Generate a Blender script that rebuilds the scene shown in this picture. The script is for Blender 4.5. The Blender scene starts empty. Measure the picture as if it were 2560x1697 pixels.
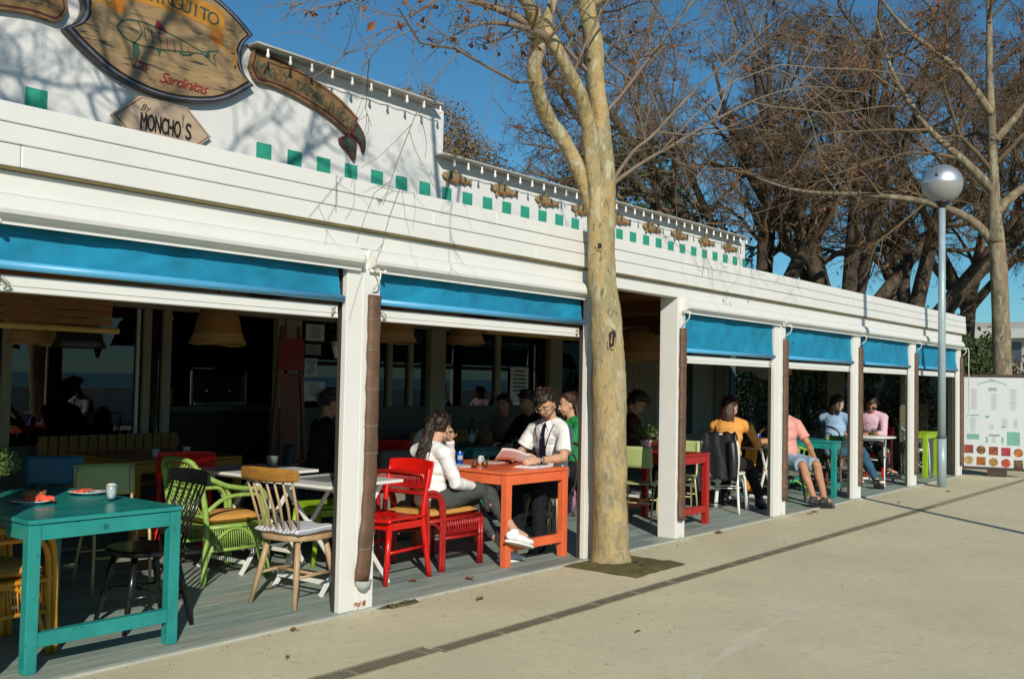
import bpy, math, random
import numpy as np
from mathutils import Vector, Matrix, noise
C = bpy.context
SC = C.scene
COL = SC.collection
R = math.radians
V = Vector
rnd = random.Random(7)

# ------------------------------------------------------------------ camera, light, exposure
def set_camera():
    yaw, pitch, roll = 0.891758, 0.0409966, 0.0193734
    f = V((math.sin(yaw) * math.cos(pitch), math.cos(yaw) * math.cos(pitch), math.sin(pitch)))
    r = V((math.cos(yaw), -math.sin(yaw), 0))
    u = r.cross(f)
    c, s = math.cos(roll), math.sin(roll)
    r2, u2 = c * r + s * u, -s * r + c * u
    cam = bpy.data.cameras.new('camera')
    cam.lens, cam.sensor_width = 35.0, 36.0
    cam.clip_start, cam.clip_end = 0.05, 9000
    o = bpy.data.objects.new('camera', cam)
    COL.objects.link(o)
    m = Matrix((r2, u2, -f)).transposed().to_4x4()
    m.translation = V((0, -4.6764, 1.45))
    o.matrix_world = m
    SC.camera = o
set_camera()
SUN_EL, SUN_AZ = 28.0, 50.5        # shadows travel along (cos AZ, sin AZ)
W = bpy.data.worlds.new('World')
SC.world = W
W.use_nodes = True
wn = W.node_tree.nodes
bg = wn['Background']
sky = wn.new('ShaderNodeTexSky')
sky.sky_type = 'NISHITA'
sky.sun_disc = False
sky.sun_elevation = R(SUN_EL)
sky.sun_rotation = R(219.5)
sky.altitude = 0
sky.air_density = 1.0
sky.dust_density = 0.1
sky.ozone_density = 10.0
tint = wn.new('ShaderNodeMix')          # the film's cyan rendering of the sky, uniform over the whole dome
tint.data_type, tint.blend_type = 'RGBA', 'MULTIPLY'
tint.inputs[0].default_value = 1.0
tint.inputs[7].default_value = (0.78, 1.03, 0.84, 1)
W.node_tree.links.new(sky.outputs[0], tint.inputs[6])
W.node_tree.links.new(tint.outputs[2], bg.inputs[0])
bg.inputs[1].default_value = 0.10
sl = bpy.data.lights.new('sun', 'SUN')
sl.energy = 4.1
sl.angle = R(0.5)
sl.color = (1.0, 0.935, 0.80)
so = bpy.data.objects.new('sun', sl)
COL.objects.link(so)
sd = V((math.cos(R(SUN_AZ)) * math.cos(R(SUN_EL)), math.sin(R(SUN_AZ)) * math.cos(R(SUN_EL)), -math.sin(R(SUN_EL))))
so.rotation_euler = sd.to_track_quat('-Z', 'Y').to_euler()
so.location = (-6, -10, 12)
SC.view_settings.view_transform = 'Standard'
SC.view_settings.look = 'None'
SC.view_settings.exposure = 0.0
SC.view_settings.gamma = 1.0
SC.cycles.use_denoising = True
SC.cycles.max_bounces = 6
SC.cycles.diffuse_bounces = 4
SC.cycles.transparent_max_bounces = 12
SC.cycles.caustics_reflective = False
SC.cycles.caustics_refractive = False

# ------------------------------------------------------------------ materials
MATS = {}
def M(name, col, rough=0.55, metal=0.0, var=0.08, scale=5.0, bump=0.0, bscale=60.0, chips=0.0, chipcol=(0.03, 0.025, 0.02),
      stretch=None, spec=0.5, trans=0.0, emit=0.0, coat=0.0, dirt=0.0, dirtcol=(0.25, 0.2, 0.13), chscale=30):
    if name in MATS:
        return MATS[name]
    m = bpy.data.materials.new(name)
    m.use_nodes = True
    nt = m.node_tree
    n, L = nt.nodes, nt.links
    b = n['Principled BSDF']
    b.inputs['Roughness'].default_value = rough
    b.inputs['Metallic'].default_value = metal
    b.inputs['Specular IOR Level'].default_value = spec
    b.inputs['Transmission Weight'].default_value = trans
    b.inputs['Coat Weight'].default_value = coat
    tc = n.new('ShaderNodeTexCoord')
    mp = n.new('ShaderNodeMapping')
    if stretch:
        mp.inputs['Scale'].default_value = stretch
    L.new(tc.outputs['Object'], mp.inputs[0])
    no = n.new('ShaderNodeTexNoise')
    no.inputs['Scale'].default_value = scale
    no.inputs['Detail'].default_value = 6
    no.inputs['Roughness'].default_value = 0.65
    L.new(mp.outputs[0], no.inputs['Vector'])
    mr = n.new('ShaderNodeMapRange')
    mr.inputs['From Min'].default_value, mr.inputs['From Max'].default_value = 0.3, 0.7
    L.new(no.outputs['Fac'], mr.inputs['Value'])
    mx = n.new('ShaderNodeMix')
    mx.data_type = 'RGBA'
    mx.inputs[6].default_value = (*[max(0, c * (1 - var)) for c in col], 1)
    mx.inputs[7].default_value = (*[min(1, c * (1 + var)) for c in col], 1)
    L.new(mr.outputs[0], mx.inputs[0])
    out = mx.outputs[2]
    def layer(out, fac_tex_scale, amount, colr, width=0.04, off=0.0):
        t = n.new('ShaderNodeTexNoise')
        t.inputs['Scale'].default_value = fac_tex_scale
        t.inputs['Detail'].default_value = 5
        t.inputs['Roughness'].default_value = 0.7
        L.new(mp.outputs[0], t.inputs['Vector'])
        r = n.new('ShaderNodeMapRange')
        th = 0.78 - 0.36 * amount
        r.inputs['From Min'].default_value, r.inputs['From Max'].default_value = th, th + width
        L.new(t.outputs['Fac'], r.inputs['Value'])
        x = n.new('ShaderNodeMix')
        x.data_type = 'RGBA'
        x.inputs[7].default_value = (*colr, 1)
        L.new(r.outputs[0], x.inputs[0])
        L.new(out, x.inputs[6])
        return x.outputs[2]
    if dirt:
        out = layer(out, 3.2, dirt, dirtcol, 0.25)
    if chips:
        out = layer(out, chscale, chips, chipcol)
    L.new(out, b.inputs['Base Color'])
    if emit:
        L.new(out, b.inputs['Emission Color'])
        b.inputs['Emission Strength'].default_value = emit
    rr = n.new('ShaderNodeMapRange')
    rr.inputs['To Min'].default_value, rr.inputs['To Max'].default_value = max(0.02, rough - 0.08), min(1, rough + 0.1)
    L.new(no.outputs['Fac'], rr.inputs['Value'])
    L.new(rr.outputs[0], b.inputs['Roughness'])
    if bump:
        t = n.new('ShaderNodeTexNoise')
        t.inputs['Scale'].default_value = bscale
        t.inputs['Detail'].default_value = 4
        L.new(mp.outputs[0], t.inputs['Vector'])
        bm = n.new('ShaderNodeBump')
        bm.inputs['Strength'].default_value = bump
        bm.inputs['Distance'].default_value = 0.01
        L.new(t.outputs['Fac'], bm.inputs['Height'])
        L.new(bm.outputs[0], b.inputs['Normal'])
    MATS[name] = m
    return m

WHITE = M('white painted metal', (0.765, 0.75, 0.715), 0.5, var=0.03, scale=2.5, dirt=0.36, dirtcol=(0.65, 0.625, 0.55), chips=0.10, chipcol=(0.42, 0.36, 0.26), chscale=26)
WALLW = M('white rendered wall', (0.74, 0.735, 0.715), 0.85, var=0.03, scale=4, bump=0.15, bscale=35, dirt=0.2, dirtcol=(0.6, 0.56, 0.47))
RUST = M('rusty white paint', (0.72, 0.68, 0.6), 0.6, var=0.05, chips=0.75, chipcol=(0.28, 0.10, 0.03), chscale=14)
GUTTER = M('grey gutter metal', (0.46, 0.44, 0.38), 0.6, var=0.15)
GREENT = M('green wall tile', (0.035, 0.33, 0.215), 0.35, var=0.22, scale=7)
CANVAS = M('turquoise awning canvas', (0.004, 0.21, 0.36), 0.8, var=0.26, scale=4, bump=0.25, bscale=9, dirt=0.12, dirtcol=(0.0, 0.19, 0.25))
BLUEBAR = M('blue aluminium bar', (0.09, 0.37, 0.62), 0.35, var=0.06)
BROWN = M('brown leather sleeve', (0.125, 0.068, 0.040), 0.55, var=0.3, scale=7, bump=0.35, bscale=20)
CORD = M('pale cord', (0.6, 0.55, 0.42), 0.8)
CEIL = M('varnished ceiling timber', (0.16, 0.06, 0.018), 0.5, var=0.3, scale=3, stretch=(0.4, 4, 4))
CREAM = M('cream interior paint', (0.40, 0.34, 0.24), 0.7, var=0.06)
GREYP = M('grey plinth paint', (0.11, 0.11, 0.10), 0.7, var=0.1)
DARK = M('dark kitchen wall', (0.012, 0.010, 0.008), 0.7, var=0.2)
STEEL = M('brushed steel', (0.55, 0.55, 0.53), 0.28, metal=1.0, var=0.1)
ZINC = M('galvanised zinc', (0.42, 0.47, 0.49), 0.38, metal=0.85, var=0.15, scale=14)
CHROME = M('cream tubular steel', (0.52, 0.42, 0.20), 0.35, metal=0.1, var=0.1)
TEAL = M('teal table paint', (0.018, 0.26, 0.235), 0.26, var=0.16, scale=5, dirt=0.4, dirtcol=(0.02, 0.20, 0.185), chips=0.40, chipcol=(0.008, 0.05, 0.05), chscale=42, bump=0.1, bscale=25)
CORAL = M('coral table paint', (0.80, 0.155, 0.055), 0.28, var=0.12, scale=5, dirt=0.4, dirtcol=(0.62, 0.11, 0.045), chips=0.33, chipcol=(0.32, 0.05, 0.025), chscale=40)
REDT = M('dark red table paint', (0.40, 0.016, 0.012), 0.35, var=0.1, chips=0.2, chipcol=(0.1, 0.01, 0.01))
RED = M('red gloss paint', (0.62, 0.010, 0.006), 0.25, var=0.12, dirt=0.35, dirtcol=(0.45, 0.012, 0.008), chips=0.22, chipcol=(0.25, 0.01, 0.01))
REDR = M('red lacquered rattan', (0.36, 0.012, 0.010), 0.3, var=0.2, scale=18, bump=0.3, bscale=40)
YELT = M('ochre table paint', (0.42, 0.22, 0.022), 0.4, var=0.12)
ORANGER = M('orange yellow rattan', (0.60, 0.26, 0.018), 0.35, var=0.18, scale=16)
GREENR = M('pistachio rattan', (0.27, 0.42, 0.09), 0.38, var=0.25, scale=18, bump=0.2, bscale=40)
PALEGREEN = M('pale green plywood', (0.36, 0.43, 0.17), 0.42, var=0.05, chips=0.08, chipcol=(0.2, 0.2, 0.1))
LIME = M('lime green paint', (0.28, 0.45, 0.02), 0.4, var=0.08)
BLUEP = M('blue plywood', (0.022, 0.16, 0.28), 0.4, var=0.08)
PALEBLUE = M('pale blue rattan', (0.34, 0.53, 0.56), 0.5, var=0.1)
BLACKP = M('black gloss paint', (0.010, 0.010, 0.010), 0.22, var=0.1)
WOODL = M('pale beech wood', (0.44, 0.295, 0.165), 0.5, var=0.18, scale=5, stretch=(9, 9, 1.2), bump=0.06, bscale=30)
WOODO = M('honey varnished wood', (0.36, 0.17, 0.035), 0.35, var=0.25, scale=6, stretch=(2, 8, 8))
WOODB = M('bentwood brown', (0.12, 0.055, 0.022), 0.35, var=0.2)
WOODC = M('cream bentwood', (0.55, 0.42, 0.24), 0.45, var=0.1)
MUSTARD = M('mustard cushion cloth', (0.60, 0.30, 0.065), 0.85, var=0.1, scale=9, bump=0.1, bscale=120)
WHITEE = M('white enamel', (0.80, 0.79, 0.75), 0.25, var=0.03)
GREYPANEL = M('grey panel', (0.14, 0.15, 0.15), 0.8, var=0.1)  # painted post shadow on a table, and seats of the brown hoop chairs
WICKER = M('woven wicker', (0.36, 0.18, 0.055), 0.8, var=0.3, scale=30, stretch=(1, 1, 5), bump=0.5, bscale=70)
WICKERP = M('pale raffia', (0.48, 0.30, 0.13), 0.85, var=0.25, scale=30, stretch=(1, 1, 5), bump=0.5, bscale=70)
BAMBOO = M('bamboo pole', (0.47, 0.30, 0.09), 0.5, var=0.25, scale=6, stretch=(1, 6, 6))
REED = M('reed blind', (0.20, 0.085, 0.025), 0.8, var=0.35, scale=8, stretch=(1, 12, 12))
PORC = M('white porcelain', (0.82, 0.82, 0.80), 0.15, var=0.02)
TERRA = M('brown earthenware', (0.33, 0.15, 0.05), 0.4, var=0.2)
NAPK = M('red paper napkin', (0.80, 0.10, 0.05), 0.85, var=0.06)
PAPER = M('white paper', (0.80, 0.80, 0.80), 0.85, var=0.02)
PAPERG = M('printed paper', (0.40, 0.42, 0.38), 0.85, var=0.12, scale=20)
BEER = M('amber beer', (0.50, 0.20, 0.01), 0.1, trans=0.5, var=0.1)
LEAFG = M('pot plant leaf', (0.11, 0.17, 0.035), 0.5, var=0.35, scale=20)
LEAFB = M('dry plane leaf', (0.19, 0.075, 0.03), 0.75, var=0.5, scale=9)
LEAFD = M('fallen dry leaf', (0.22, 0.10, 0.03), 0.8, var=0.35, scale=20)
BALL = M('plane tree seed ball', (0.05, 0.03, 0.02), 0.9)
CANBLUE = M('blue printed tin', (0.01, 0.08, 0.42), 0.25, metal=0.4, var=0.1)
SOIL = M('mossy soil', (0.115, 0.095, 0.032), 0.95, var=0.4, scale=9, bump=1.0, bscale=40)
DRAIN = M('drain iron', (0.30, 0.265, 0.175), 0.7, var=0.2, scale=12)
DRAIND = M('drain bed', (0.10, 0.085, 0.055), 0.9)
LAMPG = M('grey lamp paint', (0.33, 0.42, 0.45), 0.4, metal=0.1, var=0.12, scale=5, dirt=0.15, dirtcol=(0.25, 0.3, 0.3))
GLOBEM = M('mirrored lamp dome', (0.70, 0.71, 0.72), 0.42, metal=0.85, var=0.04)
GLOBEF = M('frosted grey plastic', (0.30, 0.295, 0.28), 0.45, var=0.04)
BULB = M('white bulb glass', (0.82, 0.80, 0.74), 0.2, var=0.02)
SIGNW = M('weathered sign wood', (0.34, 0.225, 0.11), 0.6, var=0.3, scale=2.2, stretch=(0.55, 1, 6.5), chips=0.55, chipcol=(0.06, 0.045, 0.035), chscale=3.4, bump=0.2, bscale=10, dirt=0.5, dirtcol=(0.45, 0.40, 0.33))
SIGNW2 = M('weathered ribbon wood', (0.22, 0.13, 0.05), 0.6, var=0.3, scale=3, stretch=(1.0, 1, 3.5), chips=0.55, chipcol=(0.06, 0.04, 0.02), chscale=9)
SIGNH = M('bare sign wood', (0.48, 0.36, 0.25), 0.65, var=0.12, scale=4, stretch=(1, 1, 5), chips=0.3, chipcol=(0.2, 0.13, 0.07), chscale=6, dirt=0.4, dirtcol=(0.33, 0.25, 0.17))
RIMB = M('dark blue sign rim', (0.045, 0.038, 0.042), 0.3, var=0.2)
MAROON = M('maroon sign paint', (0.10, 0.018, 0.018), 0.6)
SIGNGREY = M('slate sign lettering', (0.055, 0.075, 0.05), 0.6, var=0.2)
SIGNRED = M('red sign lettering', (0.30, 0.018, 0.02), 0.6, var=0.2)
SIGNORG = M('orange sign paint', (0.50, 0.22, 0.03), 0.6, var=0.2)
TAILRED = M('faded brown red tail', (0.085, 0.022, 0.018), 0.6, var=0.3)
SIGNGRN = M('dark green sign paint', (0.03, 0.08, 0.055), 0.6, var=0.3)
BLACKT = M('black lettering', (0.018, 0.012, 0.010), 0.6)
FISHM = M('painted fish wood', (0.30, 0.22, 0.11), 0.5, var=0.55, scale=9, stretch=(1, 1, 4), chips=0.45, chipcol=(0.045, 0.035, 0.02), chscale=7, dirt=0.4, dirtcol=(0.36, 0.22, 0.11))
FISHB = M('fish red belly', (0.30, 0.12, 0.05), 0.45, var=0.4, scale=20)
EASELR = M('red painted board', (0.24, 0.008, 0.006), 0.5, var=0.1)
EASELO = M('orange painted timber', (0.22, 0.05, 0.012), 0.5, var=0.25)
BENCHY = M('yellow painted slat', (0.28, 0.13, 0.022), 0.55, var=0.15)
NAVYP = M('navy paint', (0.012, 0.03, 0.09), 0.5)
BLACKPL = M('black plastic', (0.012, 0.012, 0.013), 0.4)

def striped_cloth(name, a, b, sc, axis=0):
    m = M(name, a, 0.9, var=0.05)
    nt = m.node_tree
    n, L = nt.nodes, nt.links
    bs = n['Principled BSDF']
    old = bs.inputs['Base Color'].links[0].from_socket
    tc = n.new('ShaderNodeTexCoord')
    w = n.new('ShaderNodeTexWave')
    w.bands_direction = 'XYZ'[axis]
    w.inputs['Scale'].default_value = sc
    L.new(tc.outputs['Object'], w.inputs['Vector'])
    r = n.new('ShaderNodeMapRange')
    r.inputs['From Min'].default_value, r.inputs['From Max'].default_value = 0.55, 0.65
    L.new(w.outputs['Fac'], r.inputs['Value'])
    x = n.new('ShaderNodeMix')
    x.data_type = 'RGBA'
    x.inputs[7].default_value = (*b, 1)
    L.new(r.outputs[0], x.inputs[0])
    L.new(old, x.inputs[6])
    L.new(x.outputs[2], bs.inputs['Base Color'])
    return m
STRIPE = striped_cloth('striped cushion cloth', (0.70, 0.71, 0.74), (0.36, 0.38, 0.44), 9)

def glass_mat(name, tint, gloss=0.10, alpha=0.85):
    m = bpy.data.materials.new(name)
    m.use_nodes = True
    nt = m.node_tree
    n, L = nt.nodes, nt.links
    n.remove(n['Principled BSDF'])
    tr = n.new('ShaderNodeBsdfTransparent')
    tr.inputs[0].default_value = (*tint, 1)
    gl = n.new('ShaderNodeBsdfGlossy')
    gl.inputs['Roughness'].default_value = 0.01
    gl.inputs[0].default_value = (0.9, 0.95, 1.0, 1)
    fr = n.new('ShaderNodeFresnel')
    fr.inputs[0].default_value = 1.5
    ge = n.new('ShaderNodeNewGeometry')
    sb = n.new('ShaderNodeMath')
    sb.operation = 'SUBTRACT'
    sb.inputs[0].default_value = 1.0
    L.new(ge.outputs['Backfacing'], sb.inputs[1])
    ml = n.new('ShaderNodeMath')
    ml.operation = 'MULTIPLY'
    ad = n.new('ShaderNodeMath')
    ad.operation = 'ADD'
    ad.inputs[1].default_value = gloss
    L.new(fr.outputs[0], ad.inputs[0])
    mx = n.new('ShaderNodeMixShader')
    L.new(ad.outputs[0], ml.inputs[0])
    L.new(sb.outputs[0], ml.inputs[1])
    L.new(ml.outputs[0], mx.inputs[0])
    L.new(tr.outputs[0], mx.inputs[1])
    L.new(gl.outputs[0], mx.inputs[2])
    L.new(mx.outputs[0], n['Material Output'].inputs[0])
    return m
GLASS = glass_mat('window glass', (0.35, 0.4, 0.4), 0.03)
CLEAR = glass_mat('clear tumbler glass', (0.9, 0.92, 0.92), 0.05)

# ------------------------------------------------------------------ geometry helpers
def frame_for(d):
    d = d.normalized()
    a = V((0, 0, 1)) if abs(d.z) < 0.95 else V((1, 0, 0))
    s = d.cross(a).normalized()
    return d, s, s.cross(d).normalized()

class MB:
    def __init__(s):
        s.v, s.f, s.m, s.sm, s.mi = [], [], [], [], 0
    def add(s, vs, fs, smooth=False):
        o = len(s.v)
        s.v += [tuple(v) for v in vs]
        s.f += [[i + o for i in f] for f in fs]
        s.m += [s.mi] * len(fs)
        s.sm += [smooth] * len(fs)
        return s
    def box(s, c, d, rot=0.0, taper=1.0):
        x, y, z = d[0] / 2, d[1] / 2, d[2] / 2
        cs, sn = math.cos(rot), math.sin(rot)
        vs = []
        for k, t in ((-1, taper), (1, 1.0)):
            for a, b in ((-1, -1), (1, -1), (1, 1), (-1, 1)):
                px, py = a * x * t, b * y * t
                vs.append((c[0] + px * cs - py * sn, c[1] + px * sn + py * cs, c[2] + k * z))
        return s.add(vs, [(3, 2, 1, 0), (4, 5, 6, 7), (0, 1, 5, 4), (1, 2, 6, 5), (2, 3, 7, 6), (3, 0, 4, 7)])
    def bb(s, x0, y0, z0, x1, y1, z1):
        return s.box(((x0 + x1) / 2, (y0 + y1) / 2, (z0 + z1) / 2), (abs(x1 - x0), abs(y1 - y0), abs(z1 - z0)))
    def bar(s, a, b, w, h, w2=None, h2=None):
        a, b = V(a), V(b)
        d, sd, up = frame_for(b - a)
        w2, h2 = w2 or w, h2 or h
        vs = []
        for p, ww, hh in ((a, w, h), (b, w2, h2)):
            for i, j in ((-1, -1), (1, -1), (1, 1), (-1, 1)):
                vs.append(p + sd * (i * ww / 2) + up * (j * hh / 2))
        return s.add(vs, [(3, 2, 1, 0), (4, 5, 6, 7), (0, 1, 5, 4), (1, 2, 6, 5), (2, 3, 7, 6), (3, 0, 4, 7)])
    def tube(s, pts, r, n=8, smooth=True, sub=0, closed=False):
        pts = [V(p) for p in pts]
        if sub:
            pts, r = spline(pts, r, sub)
        rs = r if isinstance(r, (list, tuple)) else [r] * len(pts)
        vs, fs = [], []
        d, sd, up = frame_for(pts[1] - pts[0])
        m = len(pts)
        for i, p in enumerate(pts):
            if closed:
                t = pts[(i + 1) % m] - pts[i - 1]
            else:
                t = pts[min(i + 1, m - 1)] - pts[max(i - 1, 0)]
            t = t.normalized()
            sd = (sd - t * sd.dot(t)).normalized()
            up = sd.cross(t)
            for k in range(n):
                a = 2 * math.pi * k / n
                vs.append(p + (sd * math.cos(a) + up * math.sin(a)) * rs[i])
        for i in range(m if closed else m - 1):
            j = (i + 1) % m
            for k in range(n):
                k2 = (k + 1) % n
                fs.append((i * n + k, j * n + k, j * n + k2, i * n + k2))
        s.add(vs, fs, smooth)
        if not closed:
            o = len(s.v) - len(vs)
            s.f += [[o + k for k in range(n)], [o + (m - 1) * n + k for k in reversed(range(n))]]
            s.m += [s.mi] * 2
            s.sm += [False] * 2
        return s
    def lathe(s, prof, c=(0, 0, 0), n=20, smooth=True):
        vs, fs = [], []
        for r, z in prof:
            for k in range(n):
                a = 2 * math.pi * k / n
                vs.append((c[0] + r * math.cos(a), c[1] + r * math.sin(a), c[2] + z))
        for i in range(len(prof) - 1):
            for k in range(n):
                k2 = (k + 1) % n
                fs.append((i * n + k, i * n + k2, (i + 1) * n + k2, (i + 1) * n + k))
        return s.add(vs, fs, smooth)
    def disc(s, c, r, n=20):
        vs = [(c[0] + r * math.cos(2 * math.pi * k / n), c[1] + r * math.sin(2 * math.pi * k / n), c[2]) for k in range(n)]
        return s.add(vs, [list(range(n))])
    def ell(s, c, ax, n=10, lo=None):
        """ellipsoid: ax = three vectors or three radii"""
        c = V(c)
        if not hasattr(ax[0], '__len__'):
            ax = (V((ax[0], 0, 0)), V((0, ax[1], 0)), V((0, 0, ax[2])))
        vs, fs = [], []
        h = n // 2 + 1
        for i in range(h + 1):
            t = math.pi * i / h
            for k in range(n):
                a = 2 * math.pi * k / n
                vs.append(c + ax[0] * (math.sin(t) * math.cos(a)) + ax[1] * (math.sin(t) * math.sin(a)) + ax[2] * math.cos(t))
        for i in range(h):
            for k in range(n):
                k2 = (k + 1) % n
                fs.append((i * n + k, (i + 1) * n + k, (i + 1) * n + k2, i * n + k2))
        return s.add(vs, fs, True)
    def cap(s, a, b, ra, rb, n=10, flat0=False, flat1=False):
        a, b = V(a), V(b)
        if (b - a).length < 1e-6:
            return s.ell(a, (ra, ra, ra), n)
        d = (b - a).normalized()
        pts, rs = [], []
        if not flat0:
            for t in (80, 55, 25):
                pts.append(a - d * ra * math.sin(R(t)))
                rs.append(ra * math.cos(R(t)))
        pts += [a, (a + b) / 2, b]
        rs += [ra, (ra + rb) / 2, rb]
        if not flat1:
            for t in (25, 55, 80):
                pts.append(b + d * rb * math.sin(R(t)))
                rs.append(rb * math.cos(R(t)))
        return s.tube(pts, rs, n)
    def prism(s, poly, y0, y1, ax='xz', smooth=False):
        def q(a, b, y):
            return (a, y, b) if ax == 'xz' else (a, b, y) if ax == 'xy' else (y, a, b)
        n = len(poly)
        vs = [q(a, b, y0) for a, b in poly] + [q(a, b, y1) for a, b in poly]
        fs = [list(range(n)), list(range(2 * n - 1, n - 1, -1))]
        s.add(vs, fs)
        o = len(s.v) - 2 * n
        for i in range(n):
            j = (i + 1) % n
            s.f.append([o + j, o + i, o + n + i, o + n + j])
            s.m.append(s.mi)
            s.sm.append(smooth)
        return s
    def grid(s, fn, nu, nv, smooth=True):
        vs = [fn(i / nu, j / nv) for j in range(nv + 1) for i in range(nu + 1)]
        w = nu + 1
        return s.add(vs, [(j * w + i, j * w + i + 1, (j + 1) * w + i + 1, (j + 1) * w + i) for j in range(nv) for i in range(nu)], smooth)
    def mesh(s, name):
        me = bpy.data.meshes.new(name)
        me.from_pydata(s.v, [], s.f)
        me.polygons.foreach_set('material_index', s.m)
        me.polygons.foreach_set('use_smooth', s.sm)
        return me
    def build(s, name, mat, parent=None, bevel=0.0, fix=True, solid=0.0):
        me = s.mesh(name)
        if fix:
            import bmesh
            b = bmesh.new()
            b.from_mesh(me)
            bmesh.ops.recalc_face_normals(b, faces=b.faces)
            b.to_mesh(me)
            b.free()
        for m in (mat if isinstance(mat, (list, tuple)) else [mat]):
            me.materials.append(m)
        o = bpy.data.objects.new(name, me)
        COL.objects.link(o)
        if parent is not None:
            o.parent = parent
        if solid:
            md = o.modifiers.new('thick', 'SOLIDIFY')
            md.thickness = solid
        if bevel:
            md = o.modifiers.new('bevel', 'BEVEL')
            md.width = bevel
            md.segments = 2
            md.limit_method = 'ANGLE'
            md.angle_limit = R(40)
        return o

def spline(pts, r, sub):
    n = len(pts)
    rs = r if isinstance(r, (list, tuple)) else [r] * n
    o, q = [], []
    for i in range(n - 1):
        p0, p1, p2, p3 = pts[max(i - 1, 0)], pts[i], pts[i + 1], pts[min(i + 2, n - 1)]
        for k in range(sub):
            t = k / sub
            o.append(0.5 * ((2 * p1) + (p2 - p0) * t + (2 * p0 - 5 * p1 + 4 * p2 - p3) * t * t + (3 * p1 - p0 - 3 * p2 + p3) * t ** 3))
            q.append(rs[i] * (1 - t) + rs[i + 1] * t)
    o.append(pts[-1])
    q.append(rs[-1])
    return o, q

def tag(o, label=None, cat=None, group=None, kind=None):
    if label: o['label'] = label
    if cat: o['category'] = cat
    if group: o['group'] = group
    if kind: o['kind'] = kind
    return o
def thing(name, label, cat, loc=(0, 0, 0), rz=0.0, group=None):
    o = bpy.data.objects.new(name, None)
    COL.objects.link(o)
    o.empty_display_size = 0.1
    o.location = loc
    o.rotation_euler = (0, 0, rz)
    return tag(o, label, cat, group)
def struct(name, mb, mat, bevel=0.0):
    return tag(mb.build(name, mat, None, bevel), kind='structure')
def copy_tree(o, parent=None):
    c = o.copy()
    COL.objects.link(c)
    if parent is not None:
        c.parent = parent
    for ch in list(o.children):
        copy_tree(ch, c)
    return c
def clone(o, loc, rz, label, group=None):
    c = copy_tree(o)
    c.location = loc
    c.rotation_euler = (0, 0, rz)
    tag(c, label, None, group)
    return c
def share(name, src, parent, loc=(0, 0, 0)):
    o = bpy.data.objects.new(name, src.data)
    COL.objects.link(o)
    o.parent = parent
    o.location = loc
    for m in src.modifiers:
        if m.type == 'BEVEL':
            q = o.modifiers.new('bevel', 'BEVEL')
            q.width, q.segments, q.limit_method, q.angle_limit = m.width, m.segments, m.limit_method, m.angle_limit
    return o
def glyphs(txt, size, shear=0.0, spacing=1.0, weight=0.0):
    cu = bpy.data.curves.new('lettering', 'FONT')
    cu.body = txt
    cu.size = size
    cu.shear = shear
    cu.space_character = spacing
    cu.offset = weight
    cu.resolution_u = 3
    o = bpy.data.objects.new('lettering', cu)
    COL.objects.link(o)
    dg = C.evaluated_depsgraph_get()
    me = o.evaluated_get(dg).to_mesh()
    vs = [tuple(v.co) for v in me.vertices]
    fs = [list(p.vertices) for p in me.polygons]
    o.evaluated_get(dg).to_mesh_clear()
    bpy.data.objects.remove(o)
    bpy.data.curves.remove(cu)
    return vs, fs

# ------------------------------------------------------------------ ground, sea, floor
def concrete():
    m = M('promenade concrete', (0.61, 0.54, 0.36), 0.9, var=0.10, scale=0.9, bump=0.25, bscale=45, dirt=0.42, dirtcol=(0.50, 0.455, 0.31))
    nt = m.node_tree
    n, L = nt.nodes, nt.links
    b = n['Principled BSDF']
    src = b.inputs['Base Color'].links[0].from_socket
    tc = n.new('ShaderNodeTexCoord')
    def speck(scale, lo, hi, col, src):
        t = n.new('ShaderNodeTexNoise')
        t.inputs['Scale'].default_value = scale
        t.inputs['Detail'].default_value = 3
        L.new(tc.outputs['Object'], t.inputs['Vector'])
        r = n.new('ShaderNodeMapRange')
        r.inputs['From Min'].default_value, r.inputs['From Max'].default_value = lo, hi
        L.new(t.outputs['Fac'], r.inputs['Value'])
        x = n.new('ShaderNodeMix')
        x.data_type = 'RGBA'
        x.inputs[7].default_value = (*col, 1)
        L.new(r.outputs[0], x.inputs[0])
        L.new(src, x.inputs[6])
        return x.outputs[2]
    o = speck(11, 0.56, 0.85, (0.47, 0.42, 0.28), src)
    o = speck(55, 0.60, 0.80, (0.40, 0.35, 0.23), o)
    o = speck(140, 0.58, 0.75, (0.68, 0.62, 0.45), o)
    # worn pale tyre arc crossing the pavement
    L.new(o, b.inputs['Base Color'])
    return m
GRD = concrete()
g = MB()
g.add([(-500, -14, -0.012), (900, -14, -0.012), (900, 900, -0.012), (-500, 900, -0.012)], [(0, 1, 2, 3)])
struct('ground', g, GRD)
SEA = M('sea water', (0.005, 0.035, 0.06), 0.18, var=0.2, scale=0.2, bump=0.5, bscale=1.2)
g = MB()
g.add([(-6000, -6000, -2.5), (6000, -6000, -2.5), (6000, -14, -2.5), (-6000, -14, -2.5)], [(0, 1, 2, 3)])
struct('sea', g, SEA)
g = MB()
g.bb(-60, -13.6, -0.01, 60, -13.3, 0.95)
g.bb(-60, -13.68, 0.95, 60, -13.22, 1.03)
tag(g.build('promenade_wall', WALLW, None, 0.01), 'low white rendered wall along the sea side of the promenade', 'wall')

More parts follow.
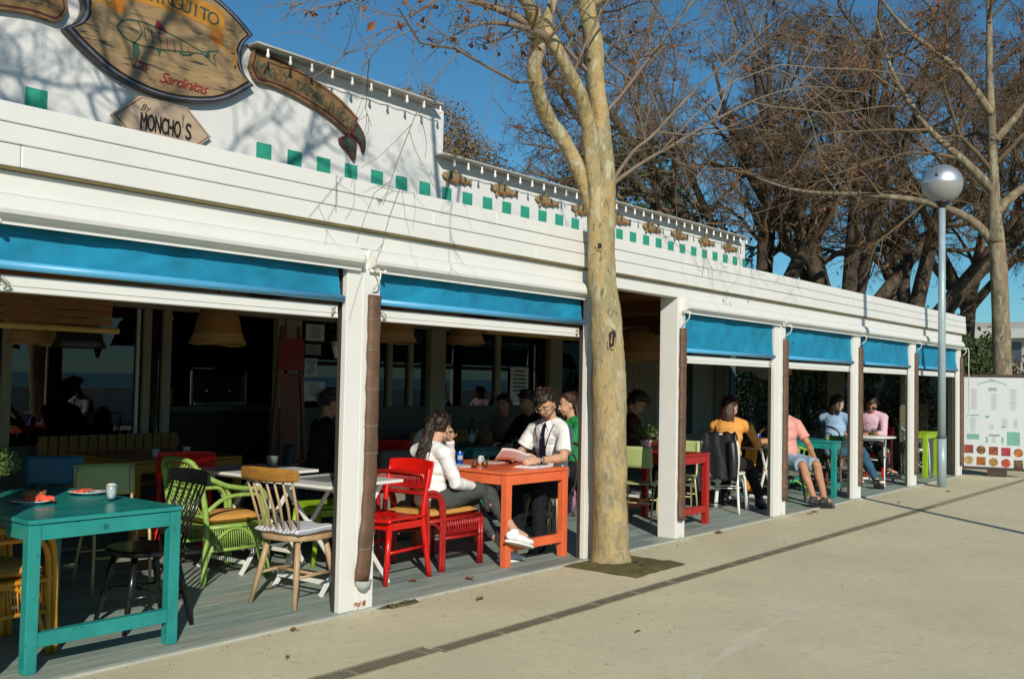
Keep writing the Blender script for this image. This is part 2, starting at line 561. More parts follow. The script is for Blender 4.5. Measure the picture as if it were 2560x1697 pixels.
# scuffed curved mark on the pavement
g = MB()
pts = []
for i in range(13):
    t = i / 12
    pts.append(V((4.0 + 2.6 * t, -2.36 + 0.62 * t - 0.3 * t * t, 0)))
vs, fs = [], []
for i, p in enumerate(pts):
    w = 0.035 + 0.025 * math.sin(i * 1.3)
    vs += [(p.x, p.y - w, -0.008), (p.x, p.y + w, -0.008)]
for i in range(12):
    fs.append((2 * i, 2 * i + 2, 2 * i + 3, 2 * i + 1))
SCUFF = M('pale scuff', (0.63, 0.57, 0.42), 0.9, var=0.1, scale=8)
g.add(vs, fs)
struct('path_marking', g, SCUFF)

# slot drain: three offset runs of gratings
dr = thing('drain_channel', None, None)
dr['kind'] = 'structure'
runs = [(-1.6, 3.985, -1.0, -0.89), (4.0, 5.485, -1.028, -0.945), (5.5, 34, -1.02, -0.935)]
for x0, x1, y0, y1 in runs:
    MB().bb(x0, y0 - 0.008, -0.02, x1, y1 + 0.008, -0.0085).build('channel_bed', DRAIND, dr)
    k = MB()
    k.bb(x0, y0 - 0.014, -0.02, x1, y0 - 0.004, -0.004).bb(x0, y1 + 0.004, -0.02, x1, y1 + 0.014, -0.004)
    k.build('channel_edge', DRAIN, dr)
    x = x0
    gr = None
    while x < x1 - 0.05:
        ln = min(0.495, x1 - x - 0.003)
        k = MB()
        if x < 13:
            nb = int(ln / 0.024)
            for i in range(nb):
                xx = x + 0.006 + i * 0.024
                k.add([(xx, y0, -0.0045), (xx + 0.014, y0, -0.0045), (xx + 0.020, y1, -0.0045), (xx + 0.006, y1, -0.0045)], [(0, 1, 2, 3)])
            k.bb(x, y0, -0.02, x + 0.006, y1, -0.0042)
            k.build('grating', DRAIN, dr)
        else:
            k.bb(x, y0, -0.02, x1, y1, -0.0045)
            k.build('grating', DRAIN, dr)
            break
        x += 0.5
# soil pit under the plane tree, moss at the foot of the post
def patch(name, poly, z, h, mat, seed):
    r = random.Random(seed)
    cx = sum(p[0] for p in poly) / len(poly)
    cy = sum(p[1] for p in poly) / len(poly)
    vs, fs = [], []
    rings = 7
    per = []
    for i in range(len(poly)):
        a, b = poly[i], poly[(i + 1) % len(poly)]
        for k in range(8):
            t = k / 8
            per.append((a[0] + (b[0] - a[0]) * t, a[1] + (b[1] - a[1]) * t))
    n = len(per)
    for j in range(rings):
        s = 1 - j / rings
        for x, y in per:
            e = r.uniform(-0.012, 0.012) if j == 0 else r.uniform(-0.02, 0.02)
            vs.append((cx + (x - cx) * s + e, cy + (y - cy) * s + e, z + (0 if j == 0 else h * r.uniform(0.2, 1))))
    vs.append((cx, cy, z + h))
    for j in range(rings - 1):
        for k in range(n):
            fs.append((j * n + k, j * n + (k + 1) % n, (j + 1) * n + (k + 1) % n, (j + 1) * n + k))
    for k in range(n):
        fs.append(((rings - 1) * n + k, (rings - 1) * n + (k + 1) % n, len(vs) - 1))
    struct(name, MB().add(vs, fs, True), mat)
patch('soil', [(6.46, -0.03), (6.47, -0.70), (7.24, -0.69), (7.26, -0.03)], -0.008, 0.02, SOIL, 3)
patch('moss', [(4.44, -0.025), (4.5, -0.10), (4.76, -0.10), (4.80, -0.025)], -0.010, 0.012, SOIL, 4)

k = MB()
for i in range(260):
    x, e = rnd.uniform(1.5, 16), abs(rnd.gauss(0, 0.10))
    if i % 4 == 0:
        x, e = rnd.uniform(2.5, 14), rnd.uniform(0.1, 2.2)
    s_, a_ = rnd.uniform(0.003, 0.011), rnd.uniform(0, 3)
    c_, n_ = math.cos(a_) * s_, math.sin(a_) * s_
    k.add([(x - c_, -0.04 - e - n_, -0.011), (x + n_ * 0.5, -0.04 - e - c_ * 0.5, -0.0105), (x + c_, -0.04 - e + n_, -0.011), (x, -0.04 - e, -0.011 + s_ * 0.6)], [(0, 1, 3), (1, 2, 3), (2, 0, 3)])
tag(k.build('debris', M('leaf crumbs', (0.13, 0.085, 0.045), 0.9, var=0.5), None), 'scattered crumbs of dry leaves along the terrace edge', 'leaf litter', None, 'stuff')
# terrace floor: planks laid along the facade
FLOORM = [M('grey stained plank ' + 'abcd'[i], c, 0.6, var=0.3, scale=3.5, stretch=(0.6, 9, 9), bump=0.15, bscale=12, dirt=0.5, dirtcol=d) for i, (c, d) in enumerate([
    ((0.25, 0.315, 0.28), (0.35, 0.36, 0.29)), ((0.29, 0.345, 0.305), (0.20, 0.23, 0.20)), ((0.205, 0.255, 0.235), (0.33, 0.31, 0.24)), ((0.31, 0.335, 0.285), (0.18, 0.20, 0.17))])]
fl = thing('terrace_floor', None, None)
fl['kind'] = 'structure'
MB().bb(-6, 0.0, -0.05, 18.05, 4.6, -0.022).build('subfloor', DRAIND, fl)
MB().bb(-6, -0.035, -0.05, 18.05, 0.0, 0.001).build('edge_strip', M('pale edge strip', (0.42, 0.43, 0.37), 0.8, var=0.15, scale=6, dirt=0.3), fl, 0.004)
pk = []
for i in range(4):
    for ln in (1.96, 0.96):
        pass
PLW = 0.19
proto = {}
row = 0
y = 0.003
while y < 4.55:
    x = -2.0 - (row * 0.73) % 2.0
    while x < 18.0:
        x1 = min(x + 1.996, 18.05)
        ln = round(x1 - x, 2)
        mi = rnd.randrange(4)
        key = (ln, mi)
        if x1 > 1.0:
            if key not in proto:
                o = MB().bb(0, 0, -0.022, ln, PLW - 0.004, 0.0).build('plank', FLOORM[mi], fl, 0.0025)
                o.location = (x, y, 0)
                proto[key] = o
            else:
                share('plank', proto[key], fl, (x, y, 0))
        x += 2.0
    y += PLW
    row += 1

# ------------------------------------------------------------------ the restaurant
D = 4.6
bd = thing('restaurant_building', 'long white beach restaurant with open terrace bays, boarded fascia and a parapet with green tiles', 'restaurant')
def bpart(name, mb, mat, bevel=0.0, parent=bd):
    return mb.build(name, mat, parent, bevel)
POSTS = [(-0.67, -0.37), (1.75, 2.03), (4.155, 4.43), (6.785, 6.99), (8.28, 8.425), (10.46, 10.735), (12.89, 13.13), (15.24, 15.48), (17.76, 17.94)]
for i, (a, b) in enumerate(POSTS):
    h = 2.27 if i == 4 else 2.258
    k = MB()
    if b - a > 0.2:
        m = a + (b - a) * 0.46
        k.bb(a, 0.0, 0.0, m - 0.002, 0.045, h).bb(m, -0.004, 0.0, b, 0.045, h)
    else:
        k.bb(a, 0.0, 0.0, b, 0.19 if i == 4 else 0.045, h)
    po = bpart('post', k, WHITE, 0.004)
    if i != 4:
        MB().bb(a + 0.004, 0.0455, 0.0, b - 0.004, 0.08, h).build('guide_channel', M('guide channel shade', (0.05, 0.042, 0.035), 0.6), po)  # dark colour paints the shade inside the awning guide
    if i in (4, 5):
        MB().bb(b - 0.075, -0.0075, 0.0, b - 0.02, -0.0045, 0.03).build('rust_stain', RUST, po)
    if i in (2,):
        RUSTP = MB().bb(a + (b - a) * 0.46 - 0.006, -0.007, 0.0, a + (b - a) * 0.78, -0.0035, 0.05).build('rust_stain', RUST, po)
    if i in (0, 3):
        continue
    # brown leather sleeve with stitched bands, hung on the front of the post
    cx = {4: 8.352, 8: 17.99}.get(i, b - 0.062)
    z0, z1 = (0.17, 1.975) if i != 2 else (0.175, 1.972)
    if i > 4:
        cx = b - 0.03
    k = MB()
    n = 28
    pts, rs = [], []
    for j in range(n + 1):
        t = j / n
        z = z1 + (z0 - z1) * t
        sw = 0.0
        if i == 2 and t > 0.6:
            sw = -0.05 * ((t - 0.6) / 0.4) ** 1.6
        pts.append(V((cx + sw + 0.002 * math.sin(j * 1.7 + i), -0.03, z)))
        rs.append(0.052 + 0.003 * math.sin(j * 2.1 + i) + (0.005 if i == 2 and t > 0.8 else 0))
    k.tube(pts, rs, 16)
    k.v = [(v[0], -0.022 + (v[1] + 0.03) * 0.5, v[2]) for v in k.v]
    sl_ = k.build('post_sleeve', BROWN, po)
    k = MB()
    for j in (0.07, 0.2, 0.33, 0.45, 0.57, 0.69, 0.8, 0.9):
        t = j + 0.015 * math.sin(i * 3 + j * 20)
        z = z1 + (z0 - z1) * t
        q = int(t * n)
        p = pts[q]
        r = rs[q] + 0.0016
        k.lathe([(r - 0.003, -0.004), (r, -0.002), (r, 0.002), (r - 0.003, 0.004)], (p.x, p.y, z), 16)
    k.v = [(v[0], -0.022 + (v[1] + 0.03) * 0.5, v[2]) for v in k.v]
    tag(k.build('sleeve_tie', M('sleeve tie', (0.20, 0.145, 0.10), 0.6), po), kind='stuff')
    # white U bracket in which the sleeve ends
    if i != 2:
        MB().bb(b - 0.03 if i > 4 else b - 0.025, -0.014, 0.0, b + 0.005, -0.0045, 0.165).build('guide_foot', WHITE, po, 0.003)
    else:
        MB().lathe([(0.0, -0.055), (0.03, -0.045), (0.052, -0.015), (0.056, 0.012)], (pts[-1].x + 0.004, -0.03, z0), 14).build('sleeve_pan', M('pale grey fabric', (0.42, 0.45, 0.44), 0.8), po)
    # crank eye and hook above the sleeve
    k = MB()
    k.tube([(cx - 0.01, -0.01, 2.12), (cx - 0.03, -0.07, 2.135), (cx - 0.03, -0.1, 2.11), (cx - 0.028, -0.09, 2.06), (cx - 0.02, -0.03, 2.01)], 0.0055, 6, sub=4)
    k.lathe([(0.0, -0.015), (0.011, -0.009), (0.012, 0.0), (0.009, 0.01), (0, 0.012)], (cx + 0.05, -0.06, 2.125), 8)
    k.tube([(cx, -0.02, 2.13), (cx + 0.05, -0.06, 2.125)], 0.005, 6)
    k.build('crank_hook', WHITE, po)
# fascia boards
XL, XR = -6.0, 18.12
for z0, z1, yy in ((2.5905, 2.684, -0.028), (2.4935, 2.5845, -0.034), (2.385, 2.4875, -0.04)):
    js = [XL] + [0.62 + (z0 * 7 % 1.9) + 3.9 * i for i in range(5)] + [XR]
    js = [q for q in js if q < XR - 0.5] + [XR]
    for a_, b_ in zip(js, js[1:]):
        bpart('fascia_board', MB().bb(a_ + 0.0012, yy + rnd.uniform(-.0015, .0015), z0, b_ - 0.0012, 0.02, z1 + rnd.uniform(-.001, .001)), WHITE, 0.006)
bpart('fascia_backing', MB().bb(XL, -0.018, 2.37, XR - 0.01, 0.03, 2.66), M('dark joint grey', (0.16, 0.145, 0.12), 0.8))
bpart('drip_strip', MB().bb(XL, -0.031, 2.371, XR - 0.01, -0.0185, 2.383), M('dark drip edge', (0.16, 0.125, 0.045), 0.8, var=0.4, scale=4))  # thin dark brown strip in the gap under the lowest board
bpart('header_board', MB().bb(XL, 0.0, 2.262, XR - 0.12, 0.12, 2.3695), WHITE, 0.004)
bpart('roof', MB().bb(XL, 0.125, 2.48, XR - 0.05, 4.6, 2.62), M('roof felt', (0.28, 0.27, 0.25), 0.9))
# ceiling boards under the roof
for i in range(23):
    bpart('ceiling_board', MB().bb(XL, 0.13 + i * 0.195, 2.44, XR - 0.1, 0.13 + i * 0.195 + 0.188, 2.478), CEIL, 0.004)
for i in range(9):
    x = [-0.5, 1.9, 4.28, 6.83, 8.35, 10.6, 13.0, 15.36, 17.8][i]
    bpart('ceiling_beam', MB().bb(x - 0.05, 0.2, 2.30, x + 0.05, 4.55, 2.438), CEIL, 0.005)

# awnings, one per bay
BAYS = [(-0.37, 1.75), (2.03, 4.13), (4.43, 6.74), (8.425, 10.46), (10.735, 12.89), (13.13, 15.24), (15.48, 17.76)]
AWL = ['blue roller awning outside the frame at the near end', 'blue roller awning of the nearest bay above the teal table',
       'blue roller awning above the woman and man at the coral table', 'blue roller awning above the dark red table, right of the entrance',
       'blue roller awning above the person in the pink t-shirt', 'blue roller awning above the man with sunglasses',
       'blue roller awning of the last bay, partly behind the lamp post']
for bi, (a, b) in enumerate(BAYS):
    t = thing('roller_awning', AWL[bi], 'awning', (a, 0, 1.9), 0, 'blue roller awnings along the terrace')
    w = b - a
    dz = 0.0 if bi < 3 else -0.168
    ea, eb = -0.11, w + 0.11
    prof = [(-0.001, 2.262), (-0.026, 2.255), (-0.055, 2.235), (-0.076, 2.207), (-0.084, 2.182), (-0.078, 2.163), (-0.058, 2.15), (-0.03, 2.146), (-0.03, 2.118), (-0.02, 2.1185), (-0.02, 2.14), (-0.001, 2.14)]
    MB().prism([(y_, z_ - 1.9) for y_, z_ in prof], ea if bi != 3 else -0.07, eb, 'yz').build('cassette', WHITE, t, 0.0)
    rr = random.Random(40 + bi)
    ph = [rr.uniform(0, 6.28) for _ in range(5)]
    def val(u, v, w=w, ph=ph, dz=dz):
        x = 0.012 + u * (w - 0.024)
        z = 2.135 - (0.195 - dz) * v
        env = (1 - v * 0.85) * (0.4 + 0.6 * math.sin(math.pi * u))
        nz = noise.noise(V((x * 2.6 + ph[0], v * 1.1 + ph[1], ph[2]))) * 0.020 + noise.noise(V((x * 7 + v * 3 + ph[1], v * 1.6, ph[0]))) * 0.010 + noise.noise(V((x * 21 - v * 5, v * 2.0, ph[2]))) * 0.004
        y = 0.045 - 0.025 * v + (0.35 + 0.65 * env) * nz
        return (x, y, z - 1.9)
    MB().grid(val, 120, 14).build('valance', CANVAS, t)
    MB().tube([(-0.006, 0.014, 0.037 + dz), (w + 0.006, 0.014, 0.037 + dz)], 0.0215, 14).build('bottom_bar', BLUEBAR, t)
    k = MB()
    k.bb(0.003, 0.05, -0.055 + dz, w - 0.003, 0.105, -0.005 + dz)
    k.bb(0.003, 0.046, -0.083 + dz, w - 0.003, 0.11, -0.0575 + dz)
    k.build('bottom_rail', WHITE, t, 0.003)
    k = MB()
    for xx, sg in ((0.05, 1), (w - 0.05, -1)):
        k.tube([(xx, 0.05, -0.03 + dz), (xx, 0.02, -0.025 + dz), (xx + 0.03 * sg, 0.015, -0.05 + dz), (xx + 0.01 * sg, 0.03, -0.075 + dz)], 0.006, 6)
    k.build('rail_catch', M('dull brass', (0.45, 0.42, 0.3), 0.5, metal=0.3), t)
# rope hanging at the last post
tag(MB().tube([(18.0, -0.03, 2.15), (18.02, -0.10, 2.12), (18.03, -0.1, 1.9), (18.05, -0.1, 1.4), (18.06, -0.1, 1.05), (17.98, -0.08, 0.98)], 0.009, 6, sub=4).build('pull_cord', CORD, None),
    'pale crank cord hanging in a loop at the far end post', 'cord')

# parapet wall
bpart('parapet_wall', MB().bb(-9, D, 2.62, 9.905, D + 0.2, 5.12), WALLW)
bpart('parapet_wall', MB().bb(9.905, D + 0.012, 2.62, 19.24, D + 0.2, 4.465), WALLW)
bpart('gutter', MB().bb(6.66, D - 0.20, 5.124, 9.69, D + 0.24, 5.150), GUTTER, 0.006)
bpart('gutter', MB().bb(9.72, D - 0.20, 4.468, 18.92, D + 0.24, 4.493), GUTTER, 0.006)
bpart('side_wall', MB().bb(19.04, D + 0.2, 0, 19.24, 12, 4.4), WALLW)
bpart('rear_wall', MB().bb(-9, 12, 0, 19.24, 12.2, 4.4), WALLW)
bpart('main_roof', MB().bb(-9, D + 0.2, 4.28, 19.04, 12, 4.4), M('roof gravel', (0.3, 0.28, 0.25), 0.9, var=0.2, scale=30))
tl = None
tx = [3.36, 3.80, 4.24] + [6.83 + 0.4385 * i for i in range(28)] + [19.11]
for x in tx:
    yy = D if x < 9.7 else D + 0.012
    if x > 19:
        MB().bb(x, yy - 0.008, 3.87, 19.238, yy - 0.0005, 4.085).build('green_tile', GREENT, bd)
    elif tl is None:
        tl = MB().bb(0, -0.008, 0, 0.207, -0.0005, 0.213).build('green_tile', GREENT, bd, 0.002)
        tl.location = (x, yy, 3.87)
    else:
        share('green_tile', tl, bd, (x, yy, 3.87))

# back wall of the terrace: plinth, frames, panes, pillars
def bw(name, x0, x1, z0, z1, mat, y0=0.0, y1=0.1, bev=0.003):
    return bpart(name, MB().bb(x0, D + y0, z0, x1, D + y1, z1), mat, bev)
bw('plinth_wall', -6, 5.83, 0, 0.76, GREYP)
bw('plinth_wall', 7.19, 13.7, 0, 1.08, GREYP)
bw('header', -6, 18, 2.11, 2.438, CREAM, -0.02, 0.12)
frames = [(1.0, 1.08), (2.6, 2.68), (4.13, 4.21), (5.52, 5.60), (5.74, 5.83), (7.19, 7.28), (8.95, 9.02), (9.33, 9.40), (11.11, 11.21), (13.55, 13.65)]
for a, b in frames:
    bw('window_frame', a, b, 0.765 if a < 6 else 1.085, 2.105, CREAM, -0.03, 0.06)
bw('pillar', 7.30, 7.52, 0, 2.105, CREAM, -0.05, 0.1)
bw('pillar', 9.68, 9.97, 0, 2.105, CREAM, -0.08, 0.1)
bw('pillar', 12.35, 12.67, 0, 2.105, CREAM, -0.08, 0.1)
for a, b in ((-6, 1.0), (1.08, 2.6), (2.68, 4.13), (4.21, 5.52), (5.60, 5.74), (7.52, 8.95), (9.02, 9.33), (9.40, 9.68), (9.97, 11.11), (11.21, 12.35), (12.67, 13.55)):
    z0 = 0.765 if a < 6 else 1.085
    bw('window_pane', a + 0.003, b - 0.003, z0, 2.1, GLASS, 0.012, 0.018, 0)
# thin bright sash edge
bw('sash', 5.45, 5.478, 0.765, 2.1, WHITE, -0.02, 0.01)
bw('cladding', 13.65, 15.65, 0, 2.105, CREAM, 0, 0.1)
for i in range(10):
    bw('cladding_board', 13.66 + i * 0.2, 13.66 + i * 0.2 + 0.19, 0, 2.1, CREAM, -0.02, -0.0005, 0.006)
bw('cladding', 15.655, 18.0, 0, 2.105, M('pale interior wall', (0.52, 0.50, 0.44), 0.8), 0, 0.1)
bw('stripe', 16.53, 17.02, 0.5, 2.1, M('dark green interior stripe', (0.04, 0.10, 0.07), 0.7), -0.006, -0.0005, 0)
# end wall, glazed
bpart('corner_post', MB().bb(17.86, D - 0.28, 0, 18.04, D - 0.03, 2.438), CREAM, 0.004)
for y0, y1 in ((0.135, 0.2), (2.02, 2.3)):
    bpart('end_frame', MB().bb(17.9, y0, 0, 18.02, y1, 2.438), CREAM, 0.004)
bpart('end_plinth', MB().bb(17.92, 0.2, 0, 18.01, D - 0.28, 0.62), GREYP)
bpart('window_pane', MB().bb(17.955, 0.203, 0.622, 17.961, 2.017, 2.43), GLASS)
bpart('window_pane', MB().bb(17.955, 2.303, 0.622, 17.961, D - 0.283, 2.43), GLASS)
bpart('canvas_screen', MB().bb(17.2, 0.75, 0.02, 17.83, 0.78, 1.75), M('olive canvas', (0.12, 0.11, 0.06), 0.9), 0.004)
# dark rooms behind the glass
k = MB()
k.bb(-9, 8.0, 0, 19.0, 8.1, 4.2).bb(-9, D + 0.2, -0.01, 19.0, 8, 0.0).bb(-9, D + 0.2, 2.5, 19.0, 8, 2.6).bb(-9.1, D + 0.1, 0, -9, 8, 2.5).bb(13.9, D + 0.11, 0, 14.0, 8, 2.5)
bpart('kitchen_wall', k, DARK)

# ------------------------------------------------------------------ string lights, signs, fish
def string_lights(x0, x1, z, n, label):
    t = thing('string_light', label, 'string lights', (x0, D - 0.205, z), 0, 'string lights under the gutters')
    pts = []
    st = (x1 - x0) / n
    for i in range(n + 1):
        pts.append((i * st, 0, 0))
        if i < n:
            pts.append((i * st + st / 2, 0, -0.018))
    MB().tube(pts, 0.006, 5).build('cable', M('dark cable', (0.12, 0.12, 0.1), 0.7), t)
    b0 = None
    for i in range(n + 1):
        if b0 is None:
            kb = MB().lathe([(0.0, -0.112), (0.016, -0.106), (0.021, -0.088), (0.021, -0.075), (0.014, -0.055), (0.013, -0.045), (0.013, -0.01), (0, -0.005)], (0, 0, 0), 10)
            b0 = kb.build('bulb', BULB, t)
        else:
            share('bulb', b0, t, (i * st, 0, 0))
string_lights(6.80, 9.62, 5.10, 9, 'row of white bulbs under the tall parapet gutter')
string_lights(9.92, 18.86, 4.44, 31, 'long row of white bulbs under the low parapet gutter above the fish')

fish_poly = [(q_[0], q_[1] * 0.86) for q_ in [(-.31, .02), (-.29, .06), (-.2, .10), (-.10, .115), (-.07, .12), (-.03, .165), (0.0, .12), (.08, .085), (.2, .04), (.24, .045), (.31, .075), (.29, .02), (.305, -.055), (.23, -.01),
             (.19, -.03), (.16, -.06), (.11, -.035), (.0, -.06), (-.02, -.10), (-.06, -.07), (-.15, -.06), (-.175, -.12), (-.21, -.105), (-.205, -.045), (-.27, -.02)]]
FL = ['nearest fish plaque, under the step of the parapet', 'second fish plaque from the step of the parapet', 'third fish plaque from the step of the parapet',
      'fish plaque half hidden on the near side of the tree trunk', 'fish plaque just beyond the tree trunk', 'second fish plaque beyond the tree trunk',
      'third fish plaque beyond the tree trunk', 'fish plaque next to last at the far end of the parapet', 'small fish plaque last at the far end of the parapet']
f0 = None
for i, x in enumerate([10.19, 11.24, 12.28, 13.25, 14.40, 15.42, 16.44, 17.48, 18.50]):
    if f0 is None:
        f0 = thing('fish_plaque', FL[0], 'fish ornament', (x, D - 0.03, 4.22), 0, 'painted wooden fish on the parapet')
        MB().prism(fish_poly, -0.004, 0.024).build('fish_body', FISHM, f0, 0.006)
        MB().prism([(-.24, -.03), (-.05, -.055), (.1, -.03), (.2, -.02), (.1, 0.0), (-.1, -.015)], -0.010, -0.0045).build('belly', FISHB, f0)
        MB().ell((-.25, -.004, .03), (.012, .006, .012), 8).build('eye', SIGNH, f0)
        MB().prism([(-.17, .09), (-.155, .09), (-.145, .02), (-.16, -.05), (-.175, -.05), (-.16, .02)], -0.0085, -0.0045).build('gill', BLACKT, f0)
    else:
        clone(f0, (x, D - 0.03, 4.22), 0, FL[i])

# oval sign
def scale_poly(p, c, s):
    return [(c[0] + (x - c[0]) * s, c[1] + (z - c[1]) * s) for x, z in p]
def smooth_poly(p, sub=4):
    q, _ = spline([V((a, 0, b)) for a, b in p], 1, sub)
    return [(v.x, v.z) for v in q]
low = smooth_poly([(4.53, 4.70), (4.71, 4.57), (5.01, 4.40), (5.35, 4.305), (5.71, 4.285), (6.09, 4.34), (6.39, 4.45), (6.72, 4.68)])
rn = smooth_poly([(6.72, 4.68), (6.59, 4.78), (6.535, 4.95), (6.58, 5.12), (6.69, 5.245)])[1:]
up = smooth_poly([(6.69, 5.245), (6.43, 5.42), (6.1, 5.55), (5.63, 5.61), (5.15, 5.55), (4.82, 5.42), (4.56, 5.23)])[1:]
ln_ = smooth_poly([(4.56, 5.23), (4.68, 5.1), (4.72, 4.95), (4.66, 4.80), (4.53, 4.70)])[1:-1]
oval = low + rn + up + ln_
OC = (5.63, 4.95)
SY = D - 0.09
sg = thing('oval_sign', 'big oval weathered wooden sign with a painted sardine and dark moulded rim', 'sign', (OC[0], SY, OC[1]))
def sp(poly):
    return [(x - OC[0], z - OC[1]) for x, z in poly]
MB().prism(sp(oval), 0.0, 0.085).build('sign_rim', RIMB, sg, 0.015)
MB().prism(sp(scale_poly(oval, OC, 0.965)), -0.004, 0.0).build('rim_bead', M('pewter bead', (0.17, 0.17, 0.20), 0.35, var=0.2), sg, 0.002)
MB().prism(sp(scale_poly(oval, OC, 0.935)), -0.007, -0.0042).build('rim_groove', BLACKT, sg)
MB().prism(sp(scale_poly(oval, OC, 0.905)), -0.011, -0.0072).build('sign_board', SIGNW, sg)
def flat(parent, name, polys, mat, y=-0.0135, th=0.002, org=OC):
    k = MB()
    for p in polys:
        k.prism([(x - org[0], z - org[1]) for x, z in p], y, y + th)
    return k.build(name, mat, parent)
def line(pts, w):
    """thin closed outline polygon following a polyline"""
    l, r = [], []
    for i, p in enumerate(pts):
        a, b = pts[max(i - 1, 0)], pts[min(i + 1, len(pts) - 1)]
        dx, dz = b[0] - a[0], b[1] - a[1]
        q = math.hypot(dx, dz) or 1
        l.append((p[0] - dz / q * w, p[1] + dx / q * w))
        r.append((p[0] + dz / q * w, p[1] - dx / q * w))
    return l + r[::-1]
# orange ribbon with name
rb = smooth_poly([(4.98, 5.13), (5.3, 5.175), (5.63, 5.19), (5.95, 5.175), (6.28, 5.13)]) + smooth_poly([(6.30, 5.38), (5.95, 5.425), (5.63, 5.44), (5.3, 5.425), (4.96, 5.38)])
flat(sg, 'name_ribbon', [rb], SIGNORG)
for pl in ([(4.98, 5.125), (4.97, 5.02), (5.06, 4.99), (5.14, 5.03), (5.15, 5.15)], [(6.13, 5.15), (6.12, 5.04), (6.2, 4.98), (6.29, 5.02), (6.28, 5.125)]):
    flat(sg, 'ribbon_fold', [pl], M('deep orange sign paint', (0.42, 0.14, 0.015), 0.6), -0.0125)
flat(sg, 'ribbon_tail', [line(smooth_poly([(6.29, 5.2), (6.38, 5.1), (6.45, 4.98), (6.46, 4.86), (6.44, 4.8)]), 0.011), line(smooth_poly([(6.22, 5.0), (6.34, 4.97), (6.42, 4.9), (6.45, 4.80)]), 0.011),
                         line(smooth_poly([(5.02, 5.04), (4.9, 5.06), (4.82, 5.03), (4.8, 4.93)]), 0.012)], SIGNORG)
def word(parent, name, txt, size, x, z, mat, y=-0.0165, shear=0.0, org=OC, spacing=1.0, weight=0.0, wide=1.0):
    vs, fs = glyphs(txt, size, shear, spacing)
    if wide > 3:                     # wide = right end: stretch the word to it
        wide = (wide - x) / max(v[0] for v in vs)
    k = MB()
    for i, (dx, dz) in enumerate(((0, 0), (weight, 0), (-weight, 0), (0, weight), (0, -weight)) if weight else ((0, 0),)):
        k.add([(x - org[0] + a * wide + dx, y - 0.0003 * i, z - org[1] + b + dz) for a, b, c in vs], fs)
    return tag(k.build(name, mat, parent, fix=False), kind='stuff')
def arc_word(parent, name, txt, size, path, mat, y, org, weight=0.0, sizes=None):
    pts, _ = spline([V((a, 0, b)) for a, b in path], 1, 12)
    ds = [0]
    for i in range(1, len(pts)):
        ds.append(ds[-1] + (pts[i] - pts[i - 1]).length)
    k = MB()
    n = len(txt)
    for i, ch in enumerate(txt):
        if ch == ' ':
            continue
        s = ds[-1] * (i + 0.5) / n
        j = max(q for q in range(len(ds)) if ds[q] <= s)
        j = min(j, len(pts) - 2)
        t = (pts[j + 1] - pts[j]).normalized()
        p = pts[j] + t * (s - ds[j])
        sz = size * (sizes[i] if sizes else 1)
        vs, fs = glyphs(ch, sz)
        w = max(v[0] for v in vs) / 2
        up = V((-t.z, 0, t.x))
        for q, dx in enumerate((0, weight)):
            k.add([tuple(p + t * (a - w + dx) + up * (b - size * 0.35) + V((-org[0], y - 0.0003 * q, -org[1]))) for a, b, c in vs], fs)
    return tag(k.build(name, mat, parent, fix=False), kind='stuff')
arc_word(sg, 'name_lettering', 'CHIRINGUITO', 0.195, [(4.98, 5.255), (5.3, 5.29), (5.63, 5.305), (5.95, 5.29), (6.2, 5.265)], SIGNGREY, -0.0165, OC, 0.004)
# painted sardine
body = smooth_poly([(5.06, 4.86), (5.14, 4.95), (5.32, 4.985), (5.55, 4.965), (5.78, 4.93), (5.96, 4.885), (6.03, 4.87)])
bel = smooth_poly([(5.06, 4.86), (5.15, 4.775), (5.35, 4.745), (5.6, 4.775), (5.85, 4.82), (6.03, 4.85)])
flat(sg, 'fish_outline', [line(body, 0.007), line(bel, 0.007), line([(6.03, 4.865), (6.12, 4.90), (6.23, 4.935), (6.17, 4.86), (6.21, 4.755), (6.1, 4.82), (6.03, 4.85)], 0.008), line(smooth_poly([(5.28, 4.98), (5.33, 4.87), (5.26, 4.76)]), 0.006), line(smooth_poly([(5.12, 4.88), (5.2, 4.89), (5.3, 4.87)]), 0.004)], SIGNGRN)
for pl in ([(5.23, 4.77), (5.3, 4.74), (5.32, 4.66), (5.27, 4.58), (5.24, 4.60)], [(5.75, 4.79), (5.86, 4.80), (5.93, 4.83), (5.9, 4.79), (5.8, 4.765)], [(5.5, 4.75), (5.56, 4.76), (5.53, 4.69)], [(6.06, 4.86), (6.12, 4.89), (6.13, 4.83), (6.08, 4.825)]):
    flat(sg, 'fish_fin', [pl], SIGNGRN)
flat(sg, 'fish_dorsal_fin', [[(5.47, 4.975), (5.49, 5.06), (5.54, 5.03), (5.62, 4.955)]], SIGNRED)
zz, zr = [], []
for i in range(7):
    x = 5.34 + i * 0.085
    pts = [(x + 0.012 * (j % 2) + 0.006 * j, 4.95 - i * 0.011 - j * 0.028) for j in range(6 if i < 5 else 4)]
    (zr if i in (2, 3, 6) else zz).append(line(pts, 0.0045))
tag(flat(sg, 'fish_scales', zz, SIGNGREY), kind='stuff')
tag(flat(sg, 'fish_scales', zr, SIGNRED), kind='stuff')
word(sg, 'script_lettering', 'Las', 0.17, 5.23, 4.50, SIGNRED, shear=0.45, spacing=0.9, wide=0.85)
word(sg, 'script_lettering', 'Sardinitas', 0.16, 5.53, 4.43, SIGNRED, shear=0.45, spacing=0.85, wide=6.12)

